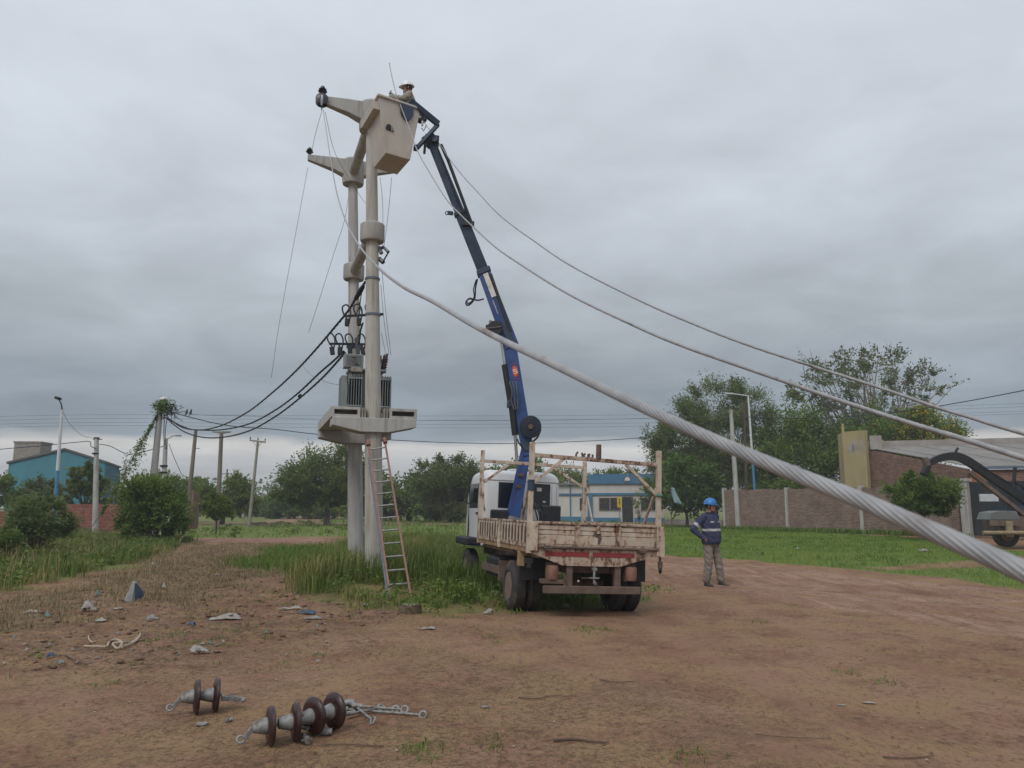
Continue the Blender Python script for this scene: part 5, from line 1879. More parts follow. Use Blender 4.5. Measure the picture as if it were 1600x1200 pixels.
for pts, lab in BUN:
    path = spline(pts, 14)
    mb = MB()
    for k in range(3):
        a0 = 2 * math.pi * k / 3
        mb.tube([p + Vector((math.cos(a0 + i * .9), 0, math.sin(a0 + i * .9))) * .016 for i, p in enumerate(path)], .016, 6)
    tag(mb.build('spun_cable', 'black_cable', org=path[0], smooth=True), lab, 'cable', 'spun cables from the tower')
MB0 = MB().lathe([(0, .02), (.08, .05), (.3, .06), (.42, .05), (.5, .02)], at(554, 470, 16.7), at(571, 441, 16.35) - at(554, 470, 16.7), 10)
tag(MB0.build('cable_grip', 'black_cable', org=at(554, 470, 16.7), smooth=True), 'black dead end cable grip on the front pole band', 'cable grip')
mbj = MB().lathe([(0, .02), (.05, .045), (.2, .05), (.3, .03)], at(470, 617, 22.2), at(464, 622, 22.7) - at(470, 617, 22.2), 8)
tag(mbj.build('cable_joint', 'black_cable', org=at(468, 618, 22.4), smooth=True), 'lumpy taped joint on the lowest spun cable', 'cable joint')

# thin tie lines and jumper wires
THIN = [([INS_L + UP * .1, at(494, 205, 15.8), at(487, 237, 16.5), at(486, 240, 17.5)], 'thin line from the big disc insulator to the far crossarm tip'),
        ([at(481, 262, 18.0), at(474, 300, 18.0), at(462, 365, 18.0), at(448, 440, 18.1), at(434, 520, 18.3), at(424, 590, 18.6)], 'faint hanging line left of the tower'),
        ([at(545, 305, 17.6), at(538, 345, 17.4), at(522, 395, 17.6), at(500, 465, 18), at(482, 520, 18.5)], 'faint slanting line beside the spun cable'),
        ([at(508, 175, 15.5), at(524, 240, 16.5), at(560, 302, 17.5), at(575, 322, 18)], 'thin line from the disc insulator across to the far pole'),
        ([at(594, 277, 16.4), at(598, 320, 16.4), at(598, 385, 16.3)], 'left hand jumper wire under the bucket'),
        ([at(612, 277, 16.0), at(607, 330, 16.2), at(600, 385, 16.3)], 'right hand jumper wire under the bucket'),
        ([at(595, 445, 16.5), at(600, 500, 17), at(608, 555, 17.3)], 'inner jumper wire dropping to the transformer bushings'),
        ([at(597, 425, 16.4), at(603, 490, 16.9), at(611, 555, 17.4)], 'outer jumper wire dropping to the transformer bushings'),
        ([at(596, 520, 17), at(601, 545, 17.2), at(606, 566, 17.2)], 'short jumper wire at the transformer bushings'),
        ([at(468, 565, 21), at(485, 585, 20.6), at(510, 597, 19.5), at(534, 602, 18)], 'thin drooping wire between spun cables and transformer')]
for pts, lab in THIN:
    wire('thin_wire', lab, pts, .0048, 'wire_grey', 'thin wires around the tower', 5, 4)

# cut-out switch on the front pole
q = at(598, 392, 16.1)
root = thing('cutout_switch', 'small cut out switch bracket on the front pole below its collar', 'switch', q)
MB().tube([at(593, 390, 16.05), at(599, 386, 16.0), at(607, 394, 15.95)], [.03, .035, .035], 8).build('upper_arm', 'insulator_dark', root)
MB().tube([at(607, 394, 15.95), at(599, 408, 16.0)], .018, 6).build('fuse_tube', 'insulator_dark', root)
MB().tube([at(592, 404, 16.05), at(599, 410, 16.0)], .05, 8).build('lower_arm', 'insulator_dark', root)
MB().tube([at(592, 386, 16.05), at(596, 396, 16.0)], .045, 8).build('post_insulator', 'galvanised', root)

# ------------------------------------------------------------------ ladder leaning on the front pole
lt0, lt1 = at(576, 697, 15.62), at(602, 693, 15.70)
lb0, lb1 = gnd(610, 936), gnd(642, 934)
root = thing('ladder', 'orange fibreglass extension ladder leaning on the front concrete pole', 'ladder', lb0)
ldir = (lt0 - lb0).normalized()
lsd = (lt1 - lt0).normalized()
lnm = ldir.cross(lsd).normalized()
if lnm.y > 0:
    lnm = -lnm
for a, b in ((lb0, lt0), (lb1, lt1)):
    MB().beam(a, b + ldir * .05, .035, .075, lnm).build('rail', 'fibre_orange', root)
MB().beam(lb0 - lnm * .085 - lsd * .035, lt0 - lnm * .085 - lsd * .035 - ldir * .25, .03, .07, lnm).build('rear_rail', 'blue_dull', root)
MB().beam(lb1 - lnm * .085 + lsd * .005, lt1 - lnm * .085 + lsd * .005 - ldir * .25, .03, .07, lnm).build('rear_rail', 'fibre_orange', root)
L_ = (lt0 - lb0).length
k = .28
while k < L_:
    MB().tube([lb0.lerp(lt0, k / L_), lb1.lerp(lt1, k / L_)], .017, 8).build('rung', 'alu_dull', root)
    k += .285
for a in (lt0, lt1):
    MB().tube([a - ldir * .02 + lnm * .04, a + ldir * .12 + lnm * .02], .045, 8).build('end_pad', 'fibre_orange', root)

# ------------------------------------------------------------------ stringing cables: stranded aluminium
def strand_cable(label, pix, a, b, ends, radius=.0100, near=3.0):
    pts = [in_plane(x, y, a, b) for x, y in pix]
    pts = ends[0] + pts + ends[1]
    # resample: fine near the camera so that every strand shows
    raw = spline(pts, 40)
    out = [raw[0]]
    for p in raw[1:]:
        dist = (p - Vector((0, 0, CAM_H))).length
        step = .007 if dist < near else (.03 if dist < 5 else .15)
        while (p - out[-1]).length > step:
            out.append(out[-1] + (p - out[-1]).normalized() * step)
    lobes, per = 11, 6
    n = lobes * per
    V = []
    up = None; tw = 0.0
    for i, p in enumerate(out):
        q0 = out[max(0, i - 1)]; q1 = out[min(len(out) - 1, i + 1)]
        t_ = (q1 - q0).normalized()
        if up is None:
            up = (UP - t_ * UP.dot(t_)).normalized()
        else:
            up = (up - t_ * up.dot(t_)).normalized()
            tw += (p - out[i - 1]).length * 2 * math.pi / .19
        s = t_.cross(up)
        dist = (p - Vector((0, 0, CAM_H))).length
        amp = .17 * min(1.0, max(0.0, (near - dist) / (near * .35)))
        for k in range(n):
            an = 2 * math.pi * k / n
            lobe = abs(math.sin(an * lobes / 2))
            rr = radius * (1 - amp + amp * math.sqrt(lobe))
            V.append(p + (up * math.cos(an + tw) + s * math.sin(an + tw)) * rr)
    m = len(out)
    i = np.arange(m - 1)[:, None] * n
    k = np.arange(n)[None, :]
    k2 = (k + 1) % n
    Q = np.stack([i + k, i + k2, i + n + k2, i + n + k], -1).reshape(-1, 4)
    V = np.array([tuple(v) for v in V]) - np.array(tuple(out[0]))
    me = np_mesh('conductor_cable', V, Q, None, True)
    return tag(obj_from(me, 'conductor_cable', 'aluminium', None, out[0]), label, 'cable', 'aluminium conductor cables')


A_PIX = [(1600, 893), (1500, 849), (1400, 806), (1340, 780), (1250, 744), (1160, 707), (1070, 667), (980, 625), (862, 568), (796, 537), (736, 506), (676, 471), (628, 447), (591, 418), (563, 386), (541, 347), (526, 300), (516, 245), (510, 205)]
aA = .52
bA = (INS_L.x - aA) / INS_L.y
pa = in_plane(1600, 893, aA, bA)
strand_cable('thick twisted aluminium cable sweeping across the front of the picture', A_PIX, aA, bA, radius=.0080, ends=([pa + (pa - in_plane(1500, 849, aA, bA)).normalized() * k_ for k_ in (.9, .45, .15)], [INS_L]))
B_PIX = [(1600, 716), (1512, 688), (1425, 662), (1340, 635), (1272, 612), (1194, 585), (1124, 561), (1065, 540), (1000, 513), (889, 460), (813, 413), (774, 386), (742, 357), (720, 336), (698, 312), (672, 271), (653, 237), (641, 205), (631, 178), (623, 158)]
B_END = at(619, 147, 14.55)
aB = 2.3
bB = (B_END.x - aB) / B_END.y
strand_cable('middle aluminium cable held by the worker in the bucket', B_PIX, aB, bB, ([in_plane(1900, 806, aB, bB)], [B_END, at(612, 118, 14.6), at(608, 97, 14.65)]), .0095)
C_PIX = [(1597, 677), (1512, 651), (1462, 636), (1375, 606), (1250, 566), (1171, 540), (1100, 513), (1000, 470), (890, 414), (828, 372), (800, 352), (774, 330), (748, 302), (726, 278), (705, 252), (690, 230)]
aC = 3.3
bC = (INS_R.x - aC) / INS_R.y
strand_cable('uppermost aluminium cable running from behind the bucket', C_PIX, aC, bC, ([in_plane(1900, 760, aC, bC)], [INS_R]), .0095)
# ------------------------------------------------------------------ crane truck seen from behind (x right, y forward, z up, rear of bed at y = 0)
TZ0 = -.045
TRUCK_ROOT = (TRUCK_ROOT[0] - .075, TRUCK_ROOT[1])
truck = thing('crane_truck', 'old cream flatbed truck with white cab, blue crane and lifting bucket', 'truck', (TRUCK_ROOT[0], TRUCK_ROOT[1], TZ0), rot=(0, R(2.3), TRUCK_HEAD), local=True)
truck.scale = (.94, 1, 1)
TM = Matrix.Translation(Vector((TRUCK_ROOT[0], TRUCK_ROOT[1], TZ0))) @ Matrix.Rotation(TRUCK_HEAD, 4, 'Z') @ Matrix.Rotation(R(2.3), 4, 'Y') @ Matrix.Diagonal((.94, 1, 1, 1))
TI = TM.inverted()
W = lambda p: TI @ Vector(p)            # world point to truck frame
WD = lambda d: TI.to_3x3() @ Vector(d)


def part(mb, name, mat, par=truck, smooth=False, bevel=0.0):
    return mb.build(name, mat, par, smooth=smooth, bevel=bevel)


BL = 3.2          # bed length
Z0, Z1 = .975, 1.31    # tailgate bottom and top
part(MB().b(-1.12, 1.12, .06, BL, .90, .95), 'bed_floor', 'brown_steel')
for x in (-.9, -.45, 0, .45, .9):
    part(MB().b(x - .035, x + .035, .08, BL, .80, .897), 'floor_bearer', 'ochre_rust')
# tailgate
tg = part(MB().b(-1.07, 1.07, .012, .035, Z0, Z1), 'tailgate', 'cream_rust')
cols = [(-1.05, -.34), (-.25, .36), (.45, 1.05)]
rows = [(Z0 + .035, Z0 + .165), (Z0 + .175, Z0 + .235), (Z0 + .245, Z1 - .03)]
for a, b in cols:
    for i, (c, d) in enumerate(rows):
        part(MB().b(a, b, -.006 + (.008 if i == 1 else 0), .0115, c, d), 'tailgate_panel', 'cream_worn', tg, bevel=.004)
for x in (-.295, .405):
    part(MB().b(x - .042, x + .042, -.022, .0115, Z0 + .02, Z1 - .012), 'rib', 'cream_rust', tg, bevel=.006)
for x in (-1.058, 1.058):
    part(MB().b(x - .006, x + .012, -.012, .0115, Z0, Z1), 'end_rib', 'cream_rust', tg)
part(MB().b(-1.075, 1.075, -.028, .055, Z1 - .008, Z1 + .028), 'top_rail', 'cream_rust', tg, bevel=.006)
part(MB().tube([(-1.1, -.03, Z0 - .008), (1.1, -.03, Z0 - .008)], .021, 10), 'hinge_rod', 'brown_steel', tg, smooth=True)
part(MB().b(-1.06, 1.06, -.02, .011, Z0 - .0, Z0 + .03), 'bottom_rail', 'cream_rust', tg, bevel=.005)
for x in (-.80, .82):
    part(MB().box((x, -.045, Z0 - .02), (.10, .05, .07)).tube([(x - .07, -.05, Z0 - .02), (x + .07, -.05, Z0 - .02)], .026, 8), 'hinge', 'brown_steel', tg, bevel=.004)
part(MB().b(.03, .075, -.03, .0, Z1 - .13, Z1 - .01), 'latch_plate', 'cream_worn', tg)
mbs = MB().prism([(-.02 + .05, -.0095, Z0 + .26), (.0 + .1, -.0095, Z0 + .22), (.02 + .1, -.0095, Z0 + .13), (.09, -.0095, Z0 + .05), (.05, -.0095, Z0 + .05), (.06, -.0095, Z0 + .14), (-.04, -.0095, Z0 + .17)], (0, .003, 0))
part(mbs, 'rust_scar', 'brown_steel', tg)
# end sill under the tailgate
sill = part(MB().prism([(x, -.005, z) for x, z in ((-1.12, .955), (-1.12, .89), (-.52, .70), (.44, .70), (1.12, .885), (1.12, .955))], (0, .05, 0)), 'rear_sill', 'cream_rust')
for x0, x1 in ((-.83, -.10), (-.03, .69)):
    part(MB().b(x0, x1, -.012, -.006, .835, .905), 'reflector_strip', 'red_reflector', sill)
part(MB().b(-1.15, -1.02, .0, .06, .72, .80).tube([(-1.08, .03, .66), (-1.08, .03, .74)], .04, 8), 'drop_bracket', 'steel_black')
part(MB().tube([(1.16, .02, .86), (1.165, .02, .70)], .022, 8).box((1.165, .02, .74), (.06, .06, .10)), 'chain_latch', 'brown_steel', bevel=.004)
part(MB().ball((1.165, .02, .66), (.03, .03, .055)), 'chain_end', 'steel_black', smooth=True)
# side boards
for sgn in (-1, 1):
    xo = 1.135 * sgn
    sb = part(MB().b(xo - .012 * sgn, xo - .035 * sgn, .10, BL - .02, Z0 - .02, Z1), 'side_board', 'cream_rust')
    part(MB().b(xo + .012 * sgn, xo - .036 * sgn, .06, BL, Z1 - .004, Z1 + .03), 'top_rail', 'cream_rust', sb, bevel=.005)
    part(MB().b(xo + .01 * sgn, xo - .0115 * sgn, .06, BL, Z0 - .02, Z0 + .04), 'bottom_rail', 'cream_rust', sb, bevel=.005)
    n = 17
    for k in range(n):
        y = .16 + (BL - .3) * k / (n - 1)
        if k == 8:
            part(MB().b(xo + .022 * sgn, xo - .0115 * sgn, y - .05, y + .05, Z0 - .10, Z1 + .01), 'stake', 'cream_worn', sb, bevel=.006)
        else:
            part(MB().b(xo + .006 * sgn, xo - .0115 * sgn, y - .05, y + .05, Z0 + .045, Z1 - .01), 'slat', 'cream_worn', sb, bevel=.004)
            part(MB().b(xo + .012 * sgn, xo - .005 * sgn, y - .085, y - .055, Z0 + .045 + .02 * (k % 3), Z1 - .05), 'slot_edge', 'brown_steel', sb)
    part(MB().b(xo - .005 * sgn, xo - .10 * sgn, .02, BL, .885, .955), 'side_rail', 'ochre_rust')
# stake posts and rack frames
RP_ = {}
for nm, x, y, zt in (('rl', -1.10, -.012, 2.50), ('rr', 1.115, .0, 2.49), ('fl', -1.10, BL + .02, 2.60), ('fr', 1.10, BL + .02, 2.50)):
    w = .075 if nm[0] == 'r' else .07
    part(MB().box((x, y, (zt + .87) / 2), (w, .075, zt - .87)), 'rack_post', 'cream_worn', bevel=.006)
part(MB().box((-1.04, -.052, 1.12), (.13, .03, .42)), 'corner_plate', 'cream_worn', bevel=.005)
part(MB().box((1.165, -.03, 1.09), (.085, .05, .46)), 'corner_plate', 'cream_worn', bevel=.005)
part(MB().beam((-1.06, -.01, 2.31), (1.075, .0, 2.27), .05, .06), 'rack_rail', 'cream_rust', bevel=.005)
part(MB().beam((-1.06, BL + .02, 2.40), (1.06, BL + .02, 2.38), .05, .06), 'rack_rail', 'cream_worn', bevel=.005)
for a, b in (((-1.05, -.01, 1.90), (-.55, -.006, 2.285)), ((1.08, .0, 1.80), (.52, .0, 2.25)), ((-1.05, BL + .02, 2.0), (-.55, BL + .02, 2.36)), ((1.06, BL + .02, 2.0), (.38, BL + .02, 2.36))):
    part(MB().beam(a, b, .035, .05), 'rack_brace', 'cream_worn', bevel=.004)
for a, b in (((-1.10, .05, 1.9), (-1.10, .42, 1.33)), ((1.10, .06, 1.9), (1.10, .5, 1.33)), ((1.10, BL - .03, 2.0), (1.10, BL - .45, 1.33)), ((-1.10, BL - .03, 2.0), (-1.10, BL - .4, 1.33))):
    part(MB().beam(a, b, .03, .045), 'stay', 'cream_rust', bevel=.004)
part(MB().cyl((.04, .0, 2.30), (.04, .0, 2.53), .045, .042, 12), 'pipe_stub', 'brown_steel', smooth=40)
for x, r_ in ((-.30, .075), (-.18, .05), (-.10, .045)):
    part(MB().ring((x, -.01, 2.345), (0, 1, .2), r_ * .75, .018, 12, 6, .8), 'chain_loop', 'brown_steel', smooth=True)
part(MB().lathe([(-.08, .055), (.08, .055), (.08, .05), (-.08, .05)], (-1.10, -.012, 1.86), (0, 0, 1), 12, True), 'strap', 'steel_dark')
part(MB().tube([(1.05, -.05, 1.80), (1.14, -.055, 1.80), (1.18, .03, 1.80)], .022, 6), 'strap', 'flag_green')
# chassis
for x in (-.40, .40):
    part(MB().b(x - .035, x + .035, .10, 5.4, .58, .795), 'chassis_rail', 'brown_steel')
part(MB().b(-.36, .36, .18, .24, .59, .70), 'cross_member', 'brown_steel')
part(MB().b(-.84, .80, -.03, .03, .30, .41), 'rear_bumper', 'brown_steel', bevel=.008)
for x in (-.40, .42):
    part(MB().b(x - .05, x + .05, .02, .10, .40, .72), 'bumper_hanger', 'brown_steel', bevel=.006)
part(MB().b(-.86, -.45, .0, .16, .44, .50).b(-.50, -.46, .0, .1, .40, .56), 'lamp_bracket', 'brown_steel')
for x in (-.68, .66):
    lp_ = part(MB().lathe([(0, .09), (.05, .10), (.16, .10), (.2, .09)], (x, .06, .50), (0, 0, 1), 18), 'tail_lamp', 'lamp_dusty', smooth=40)
    part(MB().b(x - .09, x + .09, .07, .14, .48, .74), 'lamp_box', 'brown_steel', lp_)
part(MB().tube([(.0, -.01, .70), (.0, -.01, .46), (.02, -.05, .43), (0, -.06, .47)], .02, 8).box((0, -.01, .66), (.08, .04, .04)).box((0, -.01, .53), (.16, .05, .02)), 'tow_hook', 'galvanised', smooth=True)
part(MB().ball((-.22, .1, .47), .018), 'wiring_plug', 'pole_white', smooth=True)
for sgn in (-1, 1):
    part(MB().b(.50 * sgn, 1.1 * sgn, .42, .46, .45, .80), 'mud_flap', 'steel_black')
part(MB().b(-1.13, -1.05, .35, .50, .66, .90), 'fender_stay', 'ochre_rust')
part(MB().b(-1.10, -.55, 1.85, 2.6, .36, .70), 'fuel_tank', 'steel_black', bevel=.05)
part(MB().b(-1.14, -.62, 1.5, 1.56, .33, .66).b(-1.13, -1.05, 1.55, 2.8, .44, .56), 'side_guard', 'brown_steel')
part(MB().b(.55, 1.1, 1.85, 2.7, .38, .75), 'battery_box', 'steel_black', bevel=.03)
part(MB().cyl((-.55, .95, .37), (.55, .95, .37), .075, .075, 12).ball((0, .95, .37), (.2, .18, .17)), 'rear_axle', 'brown_steel', smooth=True)


def wheel(x0, sgn, y, r=.385, w=.245, dish=True):
    """tyre with tread blocks and a dished rim; x0 is the outer face"""
    c = Vector((x0, y, r - .062))
    ax = Vector((-sgn, 0, 0))
    pr = [(.03, .205), (.0, .235), (-.004, .27), (.008, .335), (.035, .362), (.05, r), (w - .05, r), (w - .035, .362), (w - .008, .335), (w + .004, .27), (w, .235), (w - .03, .205)]
    ty = part(MB().lathe(pr, c, ax, 36, True), 'tyre', 'tyre', smooth=35)
    grooves = MB()
    for d in (.085, .118, .15):
        grooves.lathe([(d - .004, r + .002), (d + .004, r + .002), (d + .004, r - .01), (d - .004, r - .01)], c, ax, 36, True)
    part(grooves, 'tread_groove', 'steel_black', ty)
    rm = part(MB().lathe([(.015, .21), (.02, .19), (.10, .165), (.115, .10), (.09, .085), (.05, .08), (.045, .0)], c, ax, 28), 'rim', 'rim_dusty', ty, smooth=35)
    for k in range(6):
        a = k * math.pi / 3
        p = c + ax * .11 + Vector((0, math.cos(a), math.sin(a))) * .125
        part(MB().cyl(p, p - ax * .025, .014, .014, 6), 'wheel_nut', 'steel_dark', ty)
    return ty


for sgn in (-1, 1):
    wheel(1.14 * sgn, sgn, .95)
    wheel(.885 * sgn, sgn, .95)
    wheel(1.02 * sgn, sgn, 4.72)
# cab
CY0, CY1 = 3.95, 5.65


def cab_ring(y, sx, z0, z1, rr):
    pts = []
    x = .965 * sx
    for cx, cz, a0 in ((x - rr, z1 - rr * .8, 0), (-x + rr, z1 - rr * .8, 90)):
        for k in range(6):
            a = R(a0 + k * 18)
            pts.append(Vector((cx + math.cos(a) * rr, y, cz + math.sin(a) * rr * .8)))
    pts += [Vector((-x - .01, y, (z0 + z1) / 2)), Vector((-x + .04, y, z0)), Vector((x - .04, y, z0)), Vector((x + .01, y, (z0 + z1) / 2))]
    return pts


cab = part(MB().loft([cab_ring(CY0, .90, .92, 2.20, .24), cab_ring(CY0 + .03, .955, .86, 2.25, .26), cab_ring(CY0 + .10, .985, .80, 2.28, .27), cab_ring(CY0 + .5, 1.0, .75, 2.31, .26), cab_ring(CY0 + 1.15, 1.0, .72, 2.28, .25),
                      cab_ring(CY1 - .2, .99, .72, 1.85, .15), cab_ring(CY1, .95, .74, 1.55, .12)]), 'cab', 'cab_white', smooth=45)
for x0, x1 in ((-.58, -.02), (.14, .66)):
    wf = part(MB().b(x0 - .03, x1 + .03, CY0 - .012, CY0 + .01, 1.54, 2.05), 'rear_window', 'steel_black', cab, bevel=.035)
part(MB().b(-.57, -.03, CY0 - .02, CY0 - .013, 1.57, 2.02), 'rear_pane', 'glass_dark', cab)
part(MB().b(.15, .65, CY0 - .02, CY0 - .013, 1.57, 2.02), 'rear_pane', 'glass_dark', cab)
part(MB().b(-.95, .95, CY0 - .006, CY0 + .12, 2.075, 2.092), 'roof_gutter', 'plaster_grey', cab)
for x in (.73, .855):
    part(MB().b(x - .004, x + .004, CY0 - .004, CY0 + .01, .93, 2.03), 'panel_seam', 'plaster_grey', cab)
for z in (1.27, 1.36):
    part(MB().b(.74, .85, CY0 - .006, CY0 + .01, z, z + .02), 'panel_seam', 'plaster_grey', cab)
part(MB().b(.34, .46, CY0 - .026, CY0 - .021, 1.90, 1.97).b(.5, .57, CY0 - .026, CY0 - .021, 1.68, 1.71), 'window_sticker', 'sticker_white', cab)
for sgn in (-1, 1):
    part(MB().b(.98 * sgn, .955 * sgn, CY0 + .45, CY0 + 1.2, 1.52, 2.02), 'door_window', 'glass_dark', cab)
    mi = part(MB().tube([(.95 * sgn, CY1 - .45, 1.6), (1.16 * sgn, CY1 - .35, 1.68), (1.16 * sgn, CY1 - .35, 1.9)], .014, 6), 'mirror_arm', 'steel_black', cab)
    part(MB().box((1.20 * sgn, CY1 - .35, 1.80), (.19, .07, .30)), 'mirror', 'steel_black', cab, bevel=.02)
    part(MB().b(1.13 * sgn, .75 * sgn, 4.2, 5.3, .78, .93), 'mudguard', 'steel_black', bevel=.03)
part(MB().box((.78, CY0 - .3, 1.02), (.10, .12, .3)), 'cab_mount', 'brown_steel')
for sgn in (-1, 1):
    for y in (CY0 + .36, CY0 + 1.28):
        part(MB().b(.984 * sgn, .95 * sgn, y - .006, y + .006, .80, 2.04), 'door_seam', 'steel_black', cab)
    part(MB().b(.995 * sgn, .96 * sgn, CY0 + .42, CY0 + .56, 1.40, 1.44), 'door_handle', 'steel_black', cab, bevel=.006)
    part(MB().b(.955 * sgn, .80 * sgn, CY0 - .010, CY0 + .03, .96, 1.10), 'cab_lamp', 'red_lamp', cab, bevel=.02)
part(MB().b(-.94, .94, CY0 - .004, CY0 + .03, 1.235, 1.247), 'press_line', 'plaster_grey', cab)
part(MB().b(-.2, .2, CY0 + .35, CY0 + .7, 2.295, 2.345), 'roof_hatch', 'cab_white', cab, bevel=.02)
for x in (-.35, .35):
    part(MB().b(x - .05, x + .05, CY0 - .03, CY0 + .02, .93, 1.02), 'cab_latch', 'steel_black', cab, bevel=.008)
part(MB().b(.24, .66, BL + .16, BL + .36, 1.0, 1.62), 'oil_tank', 'steel_black', bevel=.03)
part(MB().b(-.80, -.45, BL + .2, BL + .4, 1.10, 1.50), 'tool_case', 'steel_black', bevel=.03)
part(MB().ball((-.83, BL + .16, 1.12), (.09, .06, .11)), 'beacon_lamp', 'red_lamp', smooth=True)
for i in range(3):
    part(MB().tube(spline([(.10 + .05 * i, BL + .1, 1.0), (.12 + .05 * i, BL + .05, 1.3), (.06 + .06 * i, BL + .12, 1.55), (-.05, BL + .3, 1.75)], 5), .018, 6), 'hose', 'steel_black', smooth=True)

cab.scale = (.89, 1, 1)
# crane: points in the world, modelled in the truck frame
cb = TM @ Vector((-.22, BL + .45, .95))
D0 = cb.y
k0 = W(at(802, 806, D0)); k1 = W(at(823, 697, D0 - .05))
part(MB().b(k0.x - .35, k0.x + .35, k0.y - .22, k0.y + .25, .80, 1.0), 'crane_base', 'steel_dark', bevel=.03)
nrm = WD((0, -1, 0))
def boom(name, p0, p1, w0, w1, d0, d1, mat, bev=.012):
    """box section: w seen from the rear, d along the view"""
    return part(MB().beam(p0, p1, w0, d0, nrm, w1, d1), name, mat, bevel=bev)


colm = boom('crane_column', k0, k1, .285, .205, .30, .24, 'blue_paint')
part(MB().beam(k0 + nrm * .155 + WD((-.10, 0, 0)), k1.lerp(k0, .12) + nrm * .128 + WD((-.06, 0, 0)), .06, .012, nrm), 'column_rib', 'blue_paint', colm)
for t_ in (.42, .58):
    part(MB().box(k0.lerp(k1, t_) + nrm * .15, (.12, .02, .06)), 'grease_patch', 'brown_steel', colm)
j0 = W(at(826, 712, D0 - .06)); j1 = W(at(793, 528, D0 - .10))
inner = boom('inner_boom', j0, j1, .24, .31, .26, .26, 'blue_paint')
part(MB().cyl(k1 + nrm * .17, k1 - nrm * .17, .10, .10, 16), 'pivot', 'steel_dark', smooth=40)
# second boom and extensions
e0 = W(at(800, 543, D0 - .13)); e1 = W(at(756, 425, D0 - .16)); e2 = W(at(719, 333, D0 - .38)); e3 = W(at(674, 222, D0 - .55))
outer = boom('outer_boom', e0, e1, .30, .25, .25, .23, 'blue_paint')
boom('extension_boom', e1.lerp(e0, .06), e2, .235, .225, .21, .20, 'steel_dark')
boom('extension_boom', e2.lerp(e1, .06), e3, .20, .175, .17, .16, 'steel_dark')
part(MB().beam(e1.lerp(e0, .03), e1.lerp(e0, -.03), .30, .28, nrm), 'boom_collar', 'steel_dark', bevel=.01)
part(MB().beam(e2.lerp(e1, .03), e2.lerp(e1, -.03), .27, .25, nrm), 'boom_collar', 'steel_dark', bevel=.01)
sd = WD((1, 0, 0)); up_l = WD((0, 0, 1))
part(MB().box(e2 - sd * .20 - up_l * .0, (.12, .06, .07)).ring(e2 - sd * .27, nrm, .035, .012, 10, 5), 'eye_lug', 'steel_dark', bevel=.004)
part(MB().box(e3 + up_l * .03, (.30, .24, .16)).cyl(e3 + nrm * .16 + sd * .08, e3 - nrm * .16 + sd * .08, .07, .07, 12), 'boom_head', 'steel_dark', bevel=.01)
# sticker, name plate
d_in = (j1 - j0).normalized(); s_in = d_in.cross(nrm).normalized()
sc_ = j0.lerp(j1, .70) + nrm * .136 + s_in * .03
ov = []
for k in range(28):
    a = 2 * math.pi * k / 28
    ov.append(sc_ + s_in * math.cos(a) * .060 + d_in * math.sin(a) * .115)
st = part(MB().prism(ov, nrm * .004), 'maker_badge', 'sticker_orange', inner)
for dd0 in (-.155, .15):
    part(MB().beam(sc_ + d_in * dd0 - s_in * .06, sc_ + d_in * dd0 + s_in * .06, .006, .012, nrm), 'badge_line', 'sticker_orange', st)
g_ = sc_ + nrm * .0065
for a, b in (((-.035, .035), (.035, .035)), ((-.035, .035), (-.035, .0)), ((-.035, .0), (.035, .0)), ((.035, .0), (.035, -.04)), ((.035, -.04), (-.035, -.04))):
    part(MB().beam(g_ + s_in * a[0] + d_in * a[1], g_ + s_in * b[0] + d_in * b[1], .017, .004, nrm), 'badge_letter', 'sticker_white', st)
d_o = (e1 - e0).normalized(); s_o = d_o.cross(nrm).normalized()
q = e0.lerp(e1, .80) + nrm * .128 + s_o * .01
part(MB().beam(q - d_o * .26, q + d_o * .26, .105, .006, nrm), 'name_plate', 'sticker_white', outer)
part(MB().beam(q - d_o * .62 - s_o * .05, q - d_o * .32 - s_o * .05, .012, .006, nrm), 'paint_scratch', 'sticker_white', outer)
# rams
c0, c1, c2, c3 = W(at(772, 500, D0 - .16)), W(at(789, 572, D0 - .14)), W(at(800, 642, D0 - .10)), W(at(806, 720, D0 - .05))
part(MB().tube([W(at(783, 530, D0 - .2)), W(at(790, 578, D0 - .2))], .032, 10), 'ram_rod', 'steel_bright', smooth=True)
part(MB().tube([W(at(788, 570, D0 - .2)), W(at(798, 632, D0 - .2))], .062, 12), 'ram_cylinder', 'steel_black', smooth=40)
part(MB().tube([W(at(799, 628, D0 - .2)), W(at(805, 680, D0 - .18))], .070, 12), 'ram_cylinder', 'steel_black', smooth=40)
part(MB().tube([W(at(804.5, 676, D0 - .2)), W(at(808, 724, D0 - .16))], .034, 10), 'ram_rod', 'steel_bright', smooth=True)
part(MB().box(W(at(800, 632, D0 - .2)), (.20, .14, .14)), 'ram_bracket', 'steel_dark', bevel=.02)
for i in range(3):
    part(MB().tube(spline([W(at(796 + 5 * i, 596, D0 - .3)), W(at(800 + 4 * i, 612, D0 - .33)), W(at(799 + 5 * i, 626, D0 - .3)), W(at(803 + 3 * i, 640, D0 - .3))], 4), .013, 5), 'hose', 'wire_grey', smooth=True)
part(MB().tube(spline([W(at(808, 686, D0 - .2)), W(at(812, 694, D0 - .24)), W(at(817, 699, D0 - .2))], 4), .018, 6), 'hose', 'steel_black', smooth=True)
